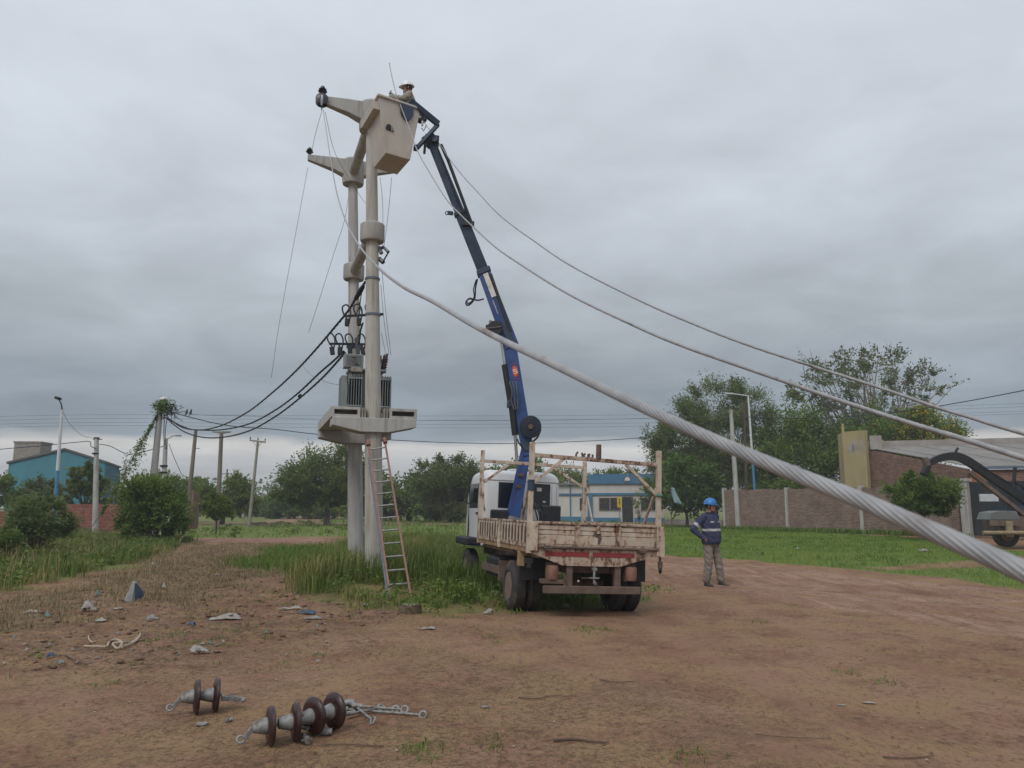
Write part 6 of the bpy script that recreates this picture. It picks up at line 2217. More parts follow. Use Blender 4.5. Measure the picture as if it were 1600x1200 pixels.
# winch lump at the elbow with hook
part(MB().lathe([(-.12, .10), (-.12, .155), (-.09, .16), (-.09, .11), (.09, .11), (.09, .16), (.12, .155), (.12, .10)], W(at(773, 515, D0 - .25)), nrm, 18), 'winch_drum', 'steel_black', smooth=40)
part(MB().beam(W(at(760, 515, D0 - .2)), W(at(785, 508, D0 - .2)), .16, .18, nrm), 'winch_frame', 'steel_black', bevel=.02)
part(MB().tube(spline([W(at(768, 508, D0 - .3)), W(at(769, 503, D0 - .3)), W(at(766, 501, D0 - .3)), W(at(764, 504, D0 - .3))], 4), .012, 5), 'winch_hook', 'steel_black')
part(MB().tube([W(at(760, 513, D0 - .39)), W(at(784, 510, D0 - .39))], .008, 5), 'winch_line', 'steel_bright')
part(MB().prism([W(at(x, y, D0 - .28)) for x, y in ((779, 498), (795, 512), (806, 534), (808, 546), (798, 540), (786, 520))], WD((0, .3, 0))), 'elbow_plate', 'steel_dark', bevel=.01)
# hose reel
rc_ = W(at(829, 667, D0 - .30))
reel = part(MB().lathe([(-.02, .215), (.0, .225), (.012, .22), (.015, .20), (.008, .19), (.01, .06)], rc_, nrm, 40), 'hose_reel', 'steel_black', smooth=30)
part(MB().cyl(rc_, rc_ + nrm * .05, .055, .05, 18), 'reel_hub', 'brown_steel', reel, smooth=40)
for rr in (.10, .13, .16, .19):
    part(MB().ring(rc_ + nrm * .014, nrm, rr, .006, 36, 5), 'hose_coil', 'steel_dark', reel)
part(MB().tube(spline([rc_ + sd * .2 - up_l * .05, rc_ + sd * .12 - up_l * .22, rc_ - sd * .04 - up_l * .34], 5), .02, 6), 'hose', 'steel_black', smooth=True)
part(MB().beam(rc_ - nrm * .03, rc_ - nrm * .22, .10, .10), 'reel_bracket', 'steel_dark')
# loose hose loop
part(MB().tube(spline([W(at(x, y, D0 - .2)) for x, y in ((746, 436), (743, 450), (742, 465), (736, 474), (730, 477), (728, 472), (733, 467), (740, 468), (748, 469), (756, 467))], 5), .017, 6), 'hose', 'steel_black', smooth=True)
part(MB().tube(spline([W(at(x, y, D0 - .22)) for x, y in ((744, 437), (740, 452), (741, 463), (737, 471), (731, 474), (730, 469), (735, 466), (746, 470))], 5), .013, 6), 'hose', 'steel_black', smooth=True)
# extension ram alongside the boom
part(MB().tube([W(at(689, 226, D0 - .6)), W(at(700, 250, D0 - .58)), W(at(736, 347, D0 - .46))], .036, 10), 'extension_ram', 'steel_black', smooth=True)
part(MB().tube([W(at(684, 232, D0 - .62)), W(at(727, 344, D0 - .48))], .014, 8), 'hose', 'steel_black', smooth=True)
part(MB().beam(W(at(722, 349, D0 - .44)), W(at(741, 350, D0 - .45)), .10, .08, nrm), 'ram_bracket', 'steel_black', bevel=.01)
part(MB().beam(W(at(766, 428, D0 - .25)), W(at(797, 518, D0 - .25)), .075, .07, nrm), 'ram_guard', 'steel_black', bevel=.01)
part(MB().tube(spline([W(at(692, 234, D0 - .3)), W(at(701, 248, D0 - .36)), W(at(706, 262, D0 - .34)), W(at(704, 256, D0 - .3))], 4), .010, 5), 'hose', 'wire_grey')
# bucket
zb0 = at(603, 239, 13.95).z
N0 = on_z(603, 239, zb0); L0 = on_z(584, 263, zb0); R0 = on_z(641, 250, zb0)
F0 = L0 + R0 - N0
zt1 = at(596, 150, 13.85).z
N1 = on_z(592, 149, zt1); R1 = on_z(657, 171, zt1); L1 = on_z(571, 185, zt1)
F1 = L1 + R1 - N1
cen0, cen1 = (N0 + F0) / 2, (N1 + F1) / 2
outer_r = [[N0, R0, F0, L0], [N1, R1, F1, L1]]
def shrink(ring, c, t_):
    return [p + (c - p).normalized() * t_ for p in ring]


in1 = shrink(outer_r[1], cen1, .035)
in0 = [p + UP * .05 for p in shrink(outer_r[0], cen0, .035)]
mb = MB()
rings = [outer_r[0], outer_r[1], in1, in0]
vv = [W(p) for r_ in rings for p in r_]
ff = [(3, 2, 1, 0)]
for i in range(3):
    for k in range(4):
        k2 = (k + 1) % 4
        ff.append((i * 4 + k, i * 4 + k2, i * 4 + 4 + k2, i * 4 + 4 + k))
ff.append((12, 13, 14, 15))
mb.add(vv, ff)
bucket = part(mb, 'bucket', 'fibreglass', bevel=.022)
flr = MB(); flr.prism([W(p + UP * .052) for p in shrink([N0, R0, F0, L0], cen0, .09)], WD((0, 0, .075))); part(flr, 'floor_mat', 'steel_black', bucket)
# rim lip
lip = MB()
for a, b in zip(outer_r[1], outer_r[1][1:] + outer_r[1][:1]):
    lip.beam(W(a) + (W(a) - W(b)).normalized() * .03, W(b) + (W(b) - W(a)).normalized() * .03, .075, .05, up_l)
part(lip, 'rim_lip', 'fibreglass', bucket, bevel=.012)
# step box moulded on the left face
nl = (N1 - L1).cross(UP).normalized()
if nl.dot(N1 - R1) < 0:
    nl = -nl
mid_l = lambda s, t_: (L0.lerp(L1, t_)).lerp(N0.lerp(N1, t_), s)
mb = MB()
a, b, c, d = mid_l(.04, .76), mid_l(.96, .76), mid_l(.96, .90), mid_l(.04, .90)
mb.add([W(p) for p in (a, b, c, d, a + nl * .13, b + nl * .13, c + nl * .13, d + nl * .13)], [(0, 1, 2, 3), (7, 6, 5, 4), (0, 4, 5, 1), (1, 5, 6, 2), (2, 6, 7, 3), (3, 7, 4, 0)])
part(mb, 'bucket_shelf', 'fibreglass', bucket, bevel=.012)
# half round foot opening, dark pad on the rim
nr = (R1 - N1).cross(UP).normalized()
if nr.y > 0:
    nr = -nr
fr_ = lambda s, t_: (N0.lerp(N1, t_)).lerp(R0.lerp(R1, t_), s)
fc = fr_(.21, .42)
ua = (R1 - N1).normalized(); va = (N1 - N0).normalized()
hole = [fc + ua * math.cos(R(a)) * .085 + va * math.sin(R(a)) * .13 + nr * .006 for a in range(0, 181, 15)]
fh = part(MB().prism([W(p) for p in hole], WD(nr * .006)), 'foot_hole', 'steel_black', bucket)
part(MB().tube([W(fc + ua * .04 + nr * .02), W(fc + ua * .045 + va * .09 + nr * .02)], .018, 6), 'hole_handle', 'galvanised', fh)
pad = [fr_(s, t_) + nr * .012 for s, t_ in ((.49, .985), (.82, .985), (.83, .80), (.74, .70), (.62, .70), (.51, .80))]
part(MB().prism([W(p) for p in pad], WD(nr * .03)), 'rim_pad', 'steel_dark', bucket, bevel=.006)
# bracket arms holding the bucket
g0, g1, g2 = W(at(640, 157, 14.25)), W(at(685, 194, 14.55)), W(at(651, 232, 14.5))
part(MB().beam(g0, g1, .11, .12, nrm), 'bucket_arm', 'steel_dark', bevel=.01)
part(MB().beam(g1, g2, .075, .09, nrm), 'bucket_arm', 'steel_dark', bevel=.01)
part(MB().beam(W(at(668, 212, 14.6)), W(at(675, 226, D0 - .5)), .26, .2, nrm), 'tilt_knuckle', 'steel_dark', bevel=.02)
part(MB().box(W(at(650, 231, 14.5)), (.10, .12, .10)), 'arm_foot', 'steel_dark', bevel=.01)
part(MB().tube([W(at(664, 228, D0 - .65)), W(at(663, 240, D0 - .65))], .028, 8), 'hanging_grip', 'brown_steel', smooth=True)
part(MB().tube([W(at(659, 200, D0 - .2)), W(at(662, 205, D0 - .22)), W(at(666, 196, D0 - .2))], .012, 5), 'hose', 'wire_grey')
# ------------------------------------------------------------------ people
def remesh(mb, voxel, smooth=3, noise=0.0):
    """union of overlapping closed shapes as one continuous skin"""
    me = mb.mesh('tmp')
    o = bpy.data.objects.new('tmp', me)
    COL.objects.link(o)
    m = o.modifiers.new('r', 'REMESH')
    m.mode = 'VOXEL'
    m.voxel_size = voxel
    s = o.modifiers.new('s', 'SMOOTH')
    s.factor = .5
    s.iterations = smooth
    dg = bpy.context.evaluated_depsgraph_get()
    dg.update()
    out = bpy.data.meshes.new_from_object(o.evaluated_get(dg))
    bpy.data.objects.remove(o)
    bpy.data.meshes.remove(me)
    if noise:
        n = len(out.vertices)
        co = np.empty(n * 3, np.float32); out.vertices.foreach_get('co', co); co = co.reshape(-1, 3)
        no = np.empty(n * 3, np.float32); out.vertices.foreach_get('normal', no); no = no.reshape(-1, 3)
        f = np.sin(co[:, 2] * 55 + 4 * np.sin(co[:, 0] * 21) + 3 * np.sin(co[:, 1] * 17)) * .5 + (fbm(co[:, 0] * 16 + co[:, 1] * 9, co[:, 2] * 13, 3, 4.0) - .5) * 2
        co = co + no * (f * noise)[:, None]
        out.vertices.foreach_set('co', co.astype(np.float32).ravel())
        out.update()
    for p in out.polygons:
        p.use_smooth = True
    return out


def attach(me, name, mat, root):
    me.materials.clear()
    me.materials.append(MATS[mat])
    o = bpy.data.objects.new(name, me)
    COL.objects.link(o)
    o.parent = root
    ORG[o.name] = (0, 0, 0)
    return o


def band(me, planes, keep, offset, name, mat, parent):
    """a strip of a garment between cutting planes, lifted off the cloth"""
    bm = bmesh.new()
    bm.from_mesh(me)
    for co, no in planes:
        bmesh.ops.bisect_plane(bm, geom=bm.verts[:] + bm.edges[:] + bm.faces[:], plane_co=co, plane_no=no, clear_outer=True)
    bad = [v for v in bm.verts if not keep(v.co)]
    bmesh.ops.delete(bm, geom=bad, context='VERTS')
    bm.normal_update()
    for v in bm.verts:
        v.co += v.normal * offset
    out = bpy.data.meshes.new(name)
    bm.to_mesh(out)
    bm.free()
    return attach(out, name, mat, parent)


def ell(c, rx, ry, n=20, rot=0.0):
    c = Vector(c)
    return [c + Vector((math.cos(rot + 2 * math.pi * k / n) * rx, math.sin(rot + 2 * math.pi * k / n) * ry, 0)) for k in range(n)]


def hand(mb, wrist, d, palm, curl=.6, side=1):
    """palm and five fingers; d points along the hand, palm is the palm's facing"""
    wrist = Vector(wrist); d = Vector(d).normalized(); palm = Vector(palm)
    palm = (palm - d * palm.dot(d)).normalized()
    s = d.cross(palm).normalized() * side
    kn = wrist + d * .095
    rings = []
    for t_, w, th in ((-.02, .028, .022), (.02, .034, .018), (.06, .042, .016), (.10, .040, .013)):
        c = wrist + d * t_
        rings.append([c + s * math.cos(a) * w + palm * math.sin(a) * th for a in [2 * math.pi * k / 12 for k in range(12)]])
    mb.loft(rings)
    for i, (off, ln) in enumerate(((-.031, .068), (-.010, .080), (.011, .074), (.031, .058))):
        p = kn + s * off
        dirv = d.copy()
        for j, f in enumerate((.45, .32, .23)):
            ang = curl * (.5 + .45 * j) + .07 * i
            dv = (d * math.cos(ang) + palm * math.sin(ang)).normalized()
            q = p + dv * ln * f * 1.15
            mb.capsule(p, q, .0098 - .0008 * j, .0092 - .0008 * j, 8)
            p = q
    p = wrist + d * .03 - s * .03
    for j, ln in enumerate((.036, .028)):
        dv = (d * .75 - s * (.65 - .45 * j) + palm * (.35 + .3 * j)).normalized()
        q = p + dv * ln
        mb.capsule(p, q, .012 - .001 * j, .011 - .001 * j, 8)
        p = q


def make_person(label, loc, facing, J, top_mat, leg_mat, helmet, group=None, gloves=False, hi_vis=False):
    ang = math.atan2(facing[1], facing[0]) - math.pi / 2
    root = thing('person', label, 'person', loc, group, (0, 0, ang), local=True)
    root.scale = (J.get('size', 1.0),) * 3
    V3 = Vector
    g = {k: V3(v) for k, v in J.items() if isinstance(v, tuple)}
    hy, hp = J.get('head_yaw', 0.0), J.get('head_pitch', 0.0)
    HM = Matrix.Rotation(hy, 3, 'Z') @ Matrix.Rotation(hp, 3, 'X')
    hc = g['head']
    hp_ = lambda x, y, z: hc + HM @ V3((x, y, z))
    # the body: one continuous skin
    mb = MB()
    mb.ball(hc, (.076, .096, .118), 20, 14, HM)
    mb.ball(hp_(0, .028, -.075), (.056, .066, .05), 16, 10, HM)            # jaw
    mb.capsule(hp_(0, .092, .012), hp_(0, .113, -.022), .010, .014, 8)     # nose
    mb.capsule(hp_(-.032, .086, .034), hp_(.032, .086, .034), .013, .013, 8)   # brow
    mb.capsule(hp_(-.018, .088, -.056), hp_(.018, .088, -.056), .010, .010, 8)  # mouth
    mb.capsule(hp_(0, .082, -.092), hp_(0, .083, -.094), .018, .018, 8)
    for s in (-1, 1):
        mb.ball(hp_(.077 * s, -.004, -.006), (.012, .022, .034), 10, 8, HM)
        mb.ball(hp_(.038 * s, .066, -.018), (.022, .02, .024), 10, 8, HM)
    mb.capsule(hp_(0, -.015, -.09), g['neck'], .056, .062, 14)
    rings = [ell((0, 0, .93), .145, .10), ell((0, .005, 1.05), .14, .10), ell((0, .01, 1.22), .155, .105), ell((0, 0, 1.36), .16, .09), ell((0, 0, 1.45), .09, .06)]
    lean = J.get('lean', (0, 0))
    sh = lambda p: p + V3((lean[0], lean[1], 0)) * max(0, (p.z - .93) / .5)
    mb.loft([[sh(p) for p in r] for r in rings])
    for s in ('r', 'l'):
        mb.capsule(g['sho_' + s], g['elb_' + s], .050, .040, 12)
        mb.capsule(g['elb_' + s], g['wri_' + s], .040, .028, 12)
        d = g['hand_' + s]
        hand(mb, g['wri_' + s], d, g['palm_' + s], J.get('curl', .6), 1 if s == 'r' else -1)
        mb.capsule(g['hip_' + s], g['kne_' + s], .078, .052, 12)
        mb.capsule(g['kne_' + s], g['ank_' + s], .050, .036, 12)
        mb.capsule(g['ank_' + s] - V3((0, 0, .04)), (g['ank_' + s] - V3((0, 0, .045))).lerp(g['toe_' + s], .6), .034, .022, 10)
    body = attach(remesh(mb, .0075, 2), 'body', 'skin', root)
    if gloves:
        for s in ('r', 'l'):
            gm = MB()
            hand(gm, g['wri_' + s], g['hand_' + s], g['palm_' + s], J.get('curl', .6), 1 if s == 'r' else -1)
            gm.capsule(g['wri_' + s] - g['hand_' + s].normalized() * .04, g['wri_' + s], .036, .034, 10)
            me = remesh(gm, .006, 1)
            for v in me.vertices:
                v.co += v.normal * .004
            attach(me, 'glove', 'glove', root)
    for s in (-1, 1):
        attach(MB().ball(hp_(.031 * s, .085, .012), (.011, .008, .007), 8, 6, HM).mesh('eye', (0, 0, 0), True), 'eye', 'eye_white', root)
        attach(MB().ball(hp_(.031 * s, .092, .012), (.005, .003, .005), 8, 6, HM).mesh('iris', (0, 0, 0), True), 'iris', 'hair', root)
    # hair: a close cap round the back of the head
    hm = MB()
    rr = []
    for z, k in ((-.055, .93), (-.02, 1.0), (.02, 1.03), (.06, .98)):
        f = math.sqrt(max(.05, 1 - (z / .118) ** 2))
        rr.append([hp_(math.sin(a) * .082 * f * k, -math.cos(a) * .103 * f * k, z) for a in [R(-112 + 224 * i / 18) for i in range(19)]] +
                  [hp_(math.sin(a) * .070 * f * k, -math.cos(a) * .088 * f * k, z) for a in [R(112 - 224 * i / 18) for i in range(19)]])
    hm.loft(rr)
    attach(hm.mesh('hair', (0, 0, 0), True), 'hair', 'hair', root)
    # shirt or jacket
    jm = MB()
    hem = J.get('hem', .84)
    rings = [ell((0, .012, hem), .205, .165), ell((0, .018, hem + .06), .222, .185), ell((0, .026, 1.02), .222, .185), ell((0, .024, 1.14), .216, .170), ell((0, .016, 1.26), .220, .152), ell((0, .006, 1.36), .212, .128), ell((0, 0, 1.43), .165, .098), ell((0, 0, 1.475), .085, .075)]
    jm.loft([[sh(p) for p in r] for r in rings])
    for s in ('r', 'l'):
        e = g['elb_' + s]; w_ = g['wri_' + s]
        jm.capsule(g['sho_' + s], e, .078, .064, 14)
        jm.capsule(e, e.lerp(w_, .94), .064, .047, 14)
    jme = remesh(jm, .012, 2, .0075)
    jacket = attach(jme, 'jacket' if hi_vis else 'shirt', top_mat, root)
    col = MB()
    cr = [ell((0, .006, 1.455), .082, .080, 18), ell((0, .014, 1.50), .088, .086, 18), ell((0, .014, 1.50), .079, .077, 18), ell((0, .006, 1.455), .07, .07, 18)]
    col.loft([[sh(p) for p in r] for r in cr])
    attach(col.mesh('collar', (0, 0, 0), True), 'collar', top_mat, jacket)
    if hi_vis:
        band(jme, [((0, 0, 1.165), (0, 0, 1)), ((0, 0, 1.115), (0, 0, -1))], lambda c: abs(c.x) < .235 and abs(c.y - .02) < .20, .003, 'reflective_band', 'reflective', jacket)
        for s in ('r', 'l'):
            a, b = g['sho_' + s], g['elb_' + s]
            d = (b - a).normalized(); L = (b - a).length
            band(jme, [(a + d * (L * .74), d), (a + d * (L * .56), -d)], lambda c, a=a, d=d: ((c - a) - d * (c - a).dot(d)).length < .10, .003, 'reflective_band', 'reflective', jacket)
        # front placket and chest name tapes
        zp = [(0, .19, hem + .03), (0, .198, 1.02), (0, .182, 1.14), (0, .165, 1.26), (0, .135, 1.36), (0, .105, 1.42)]
        mbp = MB()
        mbp.loft([[V3(p) + V3((sx * .016, dy, 0)) for sx, dy in ((-1, -.02), (1, -.02), (1, .006), (-1, .006))] for p in zp])
        attach(mbp.mesh('placket', (0, 0, 0), True), 'placket', top_mat, jacket)
        for x in (-.095, .10):
            attach(MB().box((x, .146, 1.302), (.075, .012, .018), Matrix.Rotation(-x * 4.5, 3, 'Z')).mesh('name_tape'), 'name_tape', 'sticker_white', jacket)
            attach(MB().box((x, .152, 1.24), (.11, .02, .085), Matrix.Rotation(-x * 4.2, 3, 'Z')).mesh('chest_pocket'), 'chest_pocket', top_mat, jacket)
    else:
        # safety harness straps
        for s in (-1, 1):
            path = [(s * .13, -.13, 1.10), (s * .10, -.115, 1.30), (s * .09, -.03, 1.475), (s * .10, .10, 1.36), (s * .12, .165, 1.10)]
            attach(MB().tube(spline([sh(V3(p)) for p in path], 4), .013, 6).mesh('harness_strap', (0, 0, 0), True), 'harness_strap', 'dark_cloth', jacket)
    # trousers
    tm = MB()
    tm.loft([ell((0, -.005, .80), .165, .125), ell((0, -.002, .90), .175, .135), ell((0, .004, 1.0), .165, .125)])
    for s in ('r', 'l'):
        k, a = g['kne_' + s], g['ank_' + s]
        tm.capsule(g['hip_' + s], k, .108, .086, 14)
        tm.capsule(k, a + V3((0, -.005, .045)), .084, .078, 14)
    tme = remesh(tm, .012, 2, .0085)
    tro = attach(tme, 'trousers', leg_mat, root)
    if hi_vis:
        band(tme, [((0, 0, .40), (0, 0, 1)), ((0, 0, .355), (0, 0, -1))], lambda c: True, .002, 'reflective_band', 'litter_grey', tro)
    # boots
    for s in ('r', 'l'):
        a, t_ = g['ank_' + s], g['toe_' + s]
        d = (t_ - a); d.z = 0; d.normalize()
        sd_ = V3((d.y, -d.x, 0))
        bm_ = MB()
        z0 = a.z - .085
        rings = []
        for u_, w, h0 in ((-.075, .030, .06), (-.05, .040, .09), (.02, .040, .085), (.09, .046, .060), (.15, .045, .048), (.19, .028, .034)):
            c = V3((a.x, a.y, z0)) + d * u_
            rings.append([c + sd_ * math.cos(q) * w + V3((0, 0, h0 / 2 + math.sin(q) * h0 / 2)) for q in [2 * math.pi * i / 14 for i in range(14)]])
        bm_.loft(rings)
        bm_.capsule(V3((a.x, a.y, z0 + .05)), a + V3((0, 0, .06)), .047, .050, 12)
        bo = attach(remesh(bm_, .009, 2), 'boot', 'boot', root)
        so_ = MB()
        rr = []
        for zz in (0.0, .018):
            rr.append([V3((a.x, a.y, z0 + zz)) + d * (.055 + math.cos(q) * .142) + sd_ * math.sin(q) * .047 for q in [2 * math.pi * i / 20 for i in range(20)]])
        so_.loft(rr)
        attach(so_.mesh('sole', (0, 0, 0), True), 'sole', 'steel_black', bo)
    # helmet
    hel = MB()
    rr = []
    for i in range(8):
        a = R(i * 12.4)
        rr.append([hp_(math.sin(q) * .106 * math.cos(a), -.006 + math.cos(q) * .131 * math.cos(a), .045 + math.sin(a) * .115) for q in [2 * math.pi * k / 24 for k in range(24)]])
    hel.loft(rr)
    ho = attach(hel.mesh('helmet', (0, 0, 0), 50), 'helmet', helmet, root)
    br = MB()
    rr = []
    for e, z in ((0.0, .050), (.020, .040), (.020, .034), (-.006, .040)):
        rr.append([hp_(math.sin(q) * (.107 + e * .5), -.006 + math.cos(q) * (.132 + e * (2.3 if math.cos(q) > 0 else .4) * abs(math.cos(q)) + e * .2), z - .010 * max(0, math.cos(q))) for q in [2 * math.pi * k / 28 for k in range(28)]])
    br.loft(rr)
    attach(br.mesh('brim', (0, 0, 0), True), 'brim', helmet, ho)
    attach(MB().tube([hp_(0, -.12, .10), hp_(0, -.07, .144), hp_(0, 0, .164), hp_(0, .07, .148), hp_(0, .115, .10)], .010, 8).mesh('crest', (0, 0, 0), True), 'crest', helmet, ho)
    for s in (-1, 1):
        attach(MB().tube([hp_(.09 * s, .0, .04), hp_(.085 * s, .02, -.04), hp_(.03 * s, .07, -.115)], .004, 5).mesh('chin_strap'), 'chin_strap', 'steel_black', ho)
    return root


foot = gnd(1113, 916)
make_person('man in navy hi-vis jacket and blue helmet standing with hands on hips', foot, (.60, -.80), dict(
    head=(0, .03, 1.625), head_yaw=.38, head_pitch=-.06, neck=(0, 0, 1.45),
    sho_r=(.185, 0, 1.40), elb_r=(.375, -.135, 1.145), wri_r=(.235, .02, .965), hand_r=(-.55, .55, -.55), palm_r=(-.8, -.2, .2),
    sho_l=(-.185, 0, 1.40), elb_l=(-.355, -.15, 1.15), wri_l=(-.225, -.02, .975), hand_l=(.5, .5, -.6), palm_l=(.8, -.2, .2),
    hip_r=(.085, 0, .90), kne_r=(.12, .03, .49), ank_r=(.135, -.02, .085), toe_r=(.17, .12, .03),
    hip_l=(-.085, 0, .90), kne_l=(-.145, .06, .49), ank_l=(-.19, .08, .085), toe_l=(-.19, .24, .03), hem=.85, curl=.5, size=1.055),
    'navy_cloth', 'khaki_cloth', 'helmet_blue', hi_vis=True)

# lineman in the bucket, facing the pole and pulling on the cable
fl = (N0 + F0) / 2
stand = Vector((-2.11, 14.66, zb0 + .13))
hx = at(617, 145, 14.75)
make_person('lineman in beige shirt and white helmet working from the raised bucket', stand, (-.93, -.37), dict(
    head=(0, .04, 1.615), head_yaw=-.1, head_pitch=-.12, neck=(0, .02, 1.45),
    sho_r=(.175, .04, 1.39), elb_r=(.27, .14, 1.30), wri_r=(.12, .28, 1.46), hand_r=(-.2, .9, .2), palm_r=(-.9, -.2, .1),
    sho_l=(-.175, .04, 1.39), elb_l=(-.22, .17, 1.24), wri_l=(-.02, .30, 1.36), hand_l=(.2, .95, .1), palm_l=(.9, -.2, .1),
    hip_r=(.085, 0, .90), kne_r=(.09, .09, .49), ank_r=(.08, .10, .085), toe_r=(.09, .22, .03),
    hip_l=(-.085, .02, .90), kne_l=(-.09, .09, .49), ank_l=(-.08, .08, .085), toe_l=(-.09, .20, .03), hem=.92, lean=(0, .015), curl=1.5),
    'beige_cloth', 'dark_cloth', 'helmet_white', gloves=True)

# ------------------------------------------------------------------ second crane truck at the right edge
q = gnd(1575, 858)
D2 = q.y
truck2 = thing('second_crane_truck', 'dark crane truck parked by the gate at the right edge', 'truck', q)


def p2(px, py, d=0.0):
    return at(px, py, D2 + d)


def bar2(name, mat, a, b, w, h, w1=None, h1=None, par=truck2):
    return MB().beam(a, b, w, h, (0, 0, 1), w1, h1).build(name, mat, par, bevel=.012)


armp = spline([p2(x, y, d) for x, y, d in ((1446, 729, -.3), (1455, 722, -.3), (1468, 716, -.3), (1486, 713, -.3), (1503, 716, -.25), (1522, 727, -.2), (1545, 743, -.15), (1575, 763, -.1), (1610, 787, 0), (1660, 820, .1))], 5)
mb = MB()
rings = []
for i, p in enumerate(armp):
    t_ = (armp[min(i + 1, len(armp) - 1)] - armp[max(i - 1, 0)]).normalized()
    n_ = Vector((-t_.z, 0, t_.x))
    if n_.z < 0:
        n_ = -n_
    hh = .085 + .065 * min(1, i / 14)
    rings.append([p - n_ * hh + Vector((0, -.11, 0)), p - n_ * hh + Vector((0, .11, 0)), p + n_ * hh + Vector((0, .11, 0)), p + n_ * hh + Vector((0, -.11, 0))])
mb.loft(rings)
mb.build('crane_arm', 'steel_black', truck2, smooth=35)
bar2('lower_arm', 'brown_steel', p2(1515, 738, -.15), p2(1610, 812, -.1), .16, .14)
MB().box(p2(1446, 735, -.3), (.26, .24, .42), Matrix.Rotation(.5, 3, 'Y')).build('arm_tip', 'steel_black', truck2, bevel=.06)
MB().tube([p2(1444, 716, -.3), p2(1450, 728, -.35)], .13, 12).build('sheave', 'brown_steel', truck2, smooth=40)
MB().tube([p2(1494, 712, -.3), p2(1494, 704, -.3), p2(1497, 700, -.3)], .05, 8).build('mast_lamp', 'steel_black', truck2)
MB().tube([p2(1505, 716, -.3), p2(1545, 735, -.3), p2(1580, 756, -.25)], .015, 5).build('hose', 'steel_black', truck2)
bar2('mast', 'steel_dark', p2(1600, 760, .2), p2(1600, 822, .2), .28, .3)
bar2('stay', 'steel_black', p2(1586, 730, .0), p2(1584, 756, .0), .10, .10)
bar2('stay', 'steel_black', p2(1584, 752, .0), p2(1612, 768, .0), .10, .10)
bar2('ram', 'steel_black', p2(1572, 802, -.1), p2(1576, 775, -.1), .10, .10)
zf = p2(1560, 800).z
X0 = p2(1538, 820).x
mb = MB()
mb.loft([[Vector((X0 + a, D2 + d, z)) for a, z in ((.0, p2(1560, 812).z), (.12, zf - .02), (.5, zf + .05), (1.1, zf + .04), (1.2, p2(1560, 812).z))] for d in (-.3, .5)])
mb.build('tool_locker', 'grey_green', truck2, bevel=.02)
MB().b(X0 + .02, X0 + 1.15, D2 - .33, D2 - .305, p2(1560, 821).z, p2(1560, 812).z).build('locker_skirt', 'brown_steel', truck2)
MB().b(X0 + .5, X0 + 3.0, D2 - .15, D2 + .9, p2(1560, 836).z, p2(1560, 806).z).build('chassis', 'brown_steel', truck2, bevel=.02)
MB().tube([p2(1536, 832.5, -.45), p2(1680, 832.5, -.45)], .075, 10).build('bumper_bar', 'yellow_worn', truck2, smooth=40)
MB().b(p2(1562, 820).x, p2(1572, 820).x, D2 - .42, D2 - .30, p2(1567, 838).z, p2(1567, 814).z).build('bumper_bracket', 'yellow_worn', truck2, bevel=.01)
wc = Vector((p2(1578, 840).x, D2 + .1, .46))
MB().lathe([(.02, .26), (0, .3), (.02, .43), (.06, .47), (.24, .47), (.28, .43), (.3, .3), (.28, .26)], wc, (0, 1, 0), 30, True).build('tyre', 'tyre', truck2, smooth=35)
MB().lathe([(.03, .27), (.1, .2), (.1, .0)], wc, (0, 1, 0), 20).build('rim', 'rim_dusty', truck2, smooth=35)
wc = Vector((wc.x + 2.2, D2 + .1, .46))
MB().lathe([(.02, .26), (0, .3), (.02, .43), (.06, .47), (.24, .47), (.28, .43), (.3, .3), (.28, .26)], wc, (0, 1, 0), 30, True).build('tyre', 'tyre', truck2, smooth=35)
MB().b(X0 + 1.25, X0 + 3.2, D2 - .1, D2 + 1.6, p2(1600, 800).z, p2(1600, 790).z).build('deck', 'steel_dark', truck2)
MB().b(p2(1567, 780).x, p2(1596, 780).x, D2 + 1.4, D2 + 1.5, p2(1580, 783).z, p2(1580, 771).z).build('white_panel', 'pole_white', truck2)

# ------------------------------------------------------------------ disc insulators and fittings in the foreground
def eye_end(mb, c, d, r=.022, t_=.008):
    """ring at the end of a rod lying along d"""
    nrm_ = Vector((d.y, -d.x, .6)).normalized()
    mb.ring(Vector(c), nrm_, r, t_, 14, 6)


def disc_string(label, pos, axis, n_disc=2, gap=.165, cap_first=True, tongue=True):
    """string of brown cap and pin discs resting on their rims; pos is under the first disc"""
    d = Vector(axis); d.z = 0
    d.normalize()
    Rr = .128
    root = thing('insulator_string', label, 'insulator', pos, 'insulator strings on the ground')
    base = Vector(pos)
    for i in range(n_disc):
        q_ = base + d * gap * i
        c = Vector((q_.x, q_.y, Hf(q_.x, q_.y) + Rr + .003))
        tilt = Vector((d.x, d.y, random.uniform(-.07, .03)))
        pr = [(-.010, .045), (-.012, .085), (-.004, .112), (.010, .126), (.024, Rr), (.034, .122), (.030, .108), (.018, .100), (.030, .088), (.030, .078), (.016, .070), (.030, .058), (.028, .048), (.012, .04)]
        sh_ = MB().lathe(pr, c, tilt, 36).build('shed', 'porcelain', root, smooth=35)
        pc = [(-.105, .024), (-.10, .034), (-.08, .040), (-.05, .047), (-.015, .055), (-.009, .055)]
        MB().lathe(pc, c, tilt, 22).build('cap', 'galvanised', root, smooth=35)
        MB().cyl(c + tilt * .01, c + tilt * .055, .012, .014, 8).build('pin', 'galvanised', root)
        if i == 0 and tongue:
            a = c - tilt * .10
            e_ = a - d * .055; e_.z = (a.z + Hf(e_.x, e_.y)) * .5
            mt = MB().beam(a, e_, .022, .03)
            eye_end(mt, e_ - d * .02, d, .024, .009)
            mt.build('tongue', 'galvanised', root, bevel=.003)
    return root, base + d * gap * (n_disc - 1), d


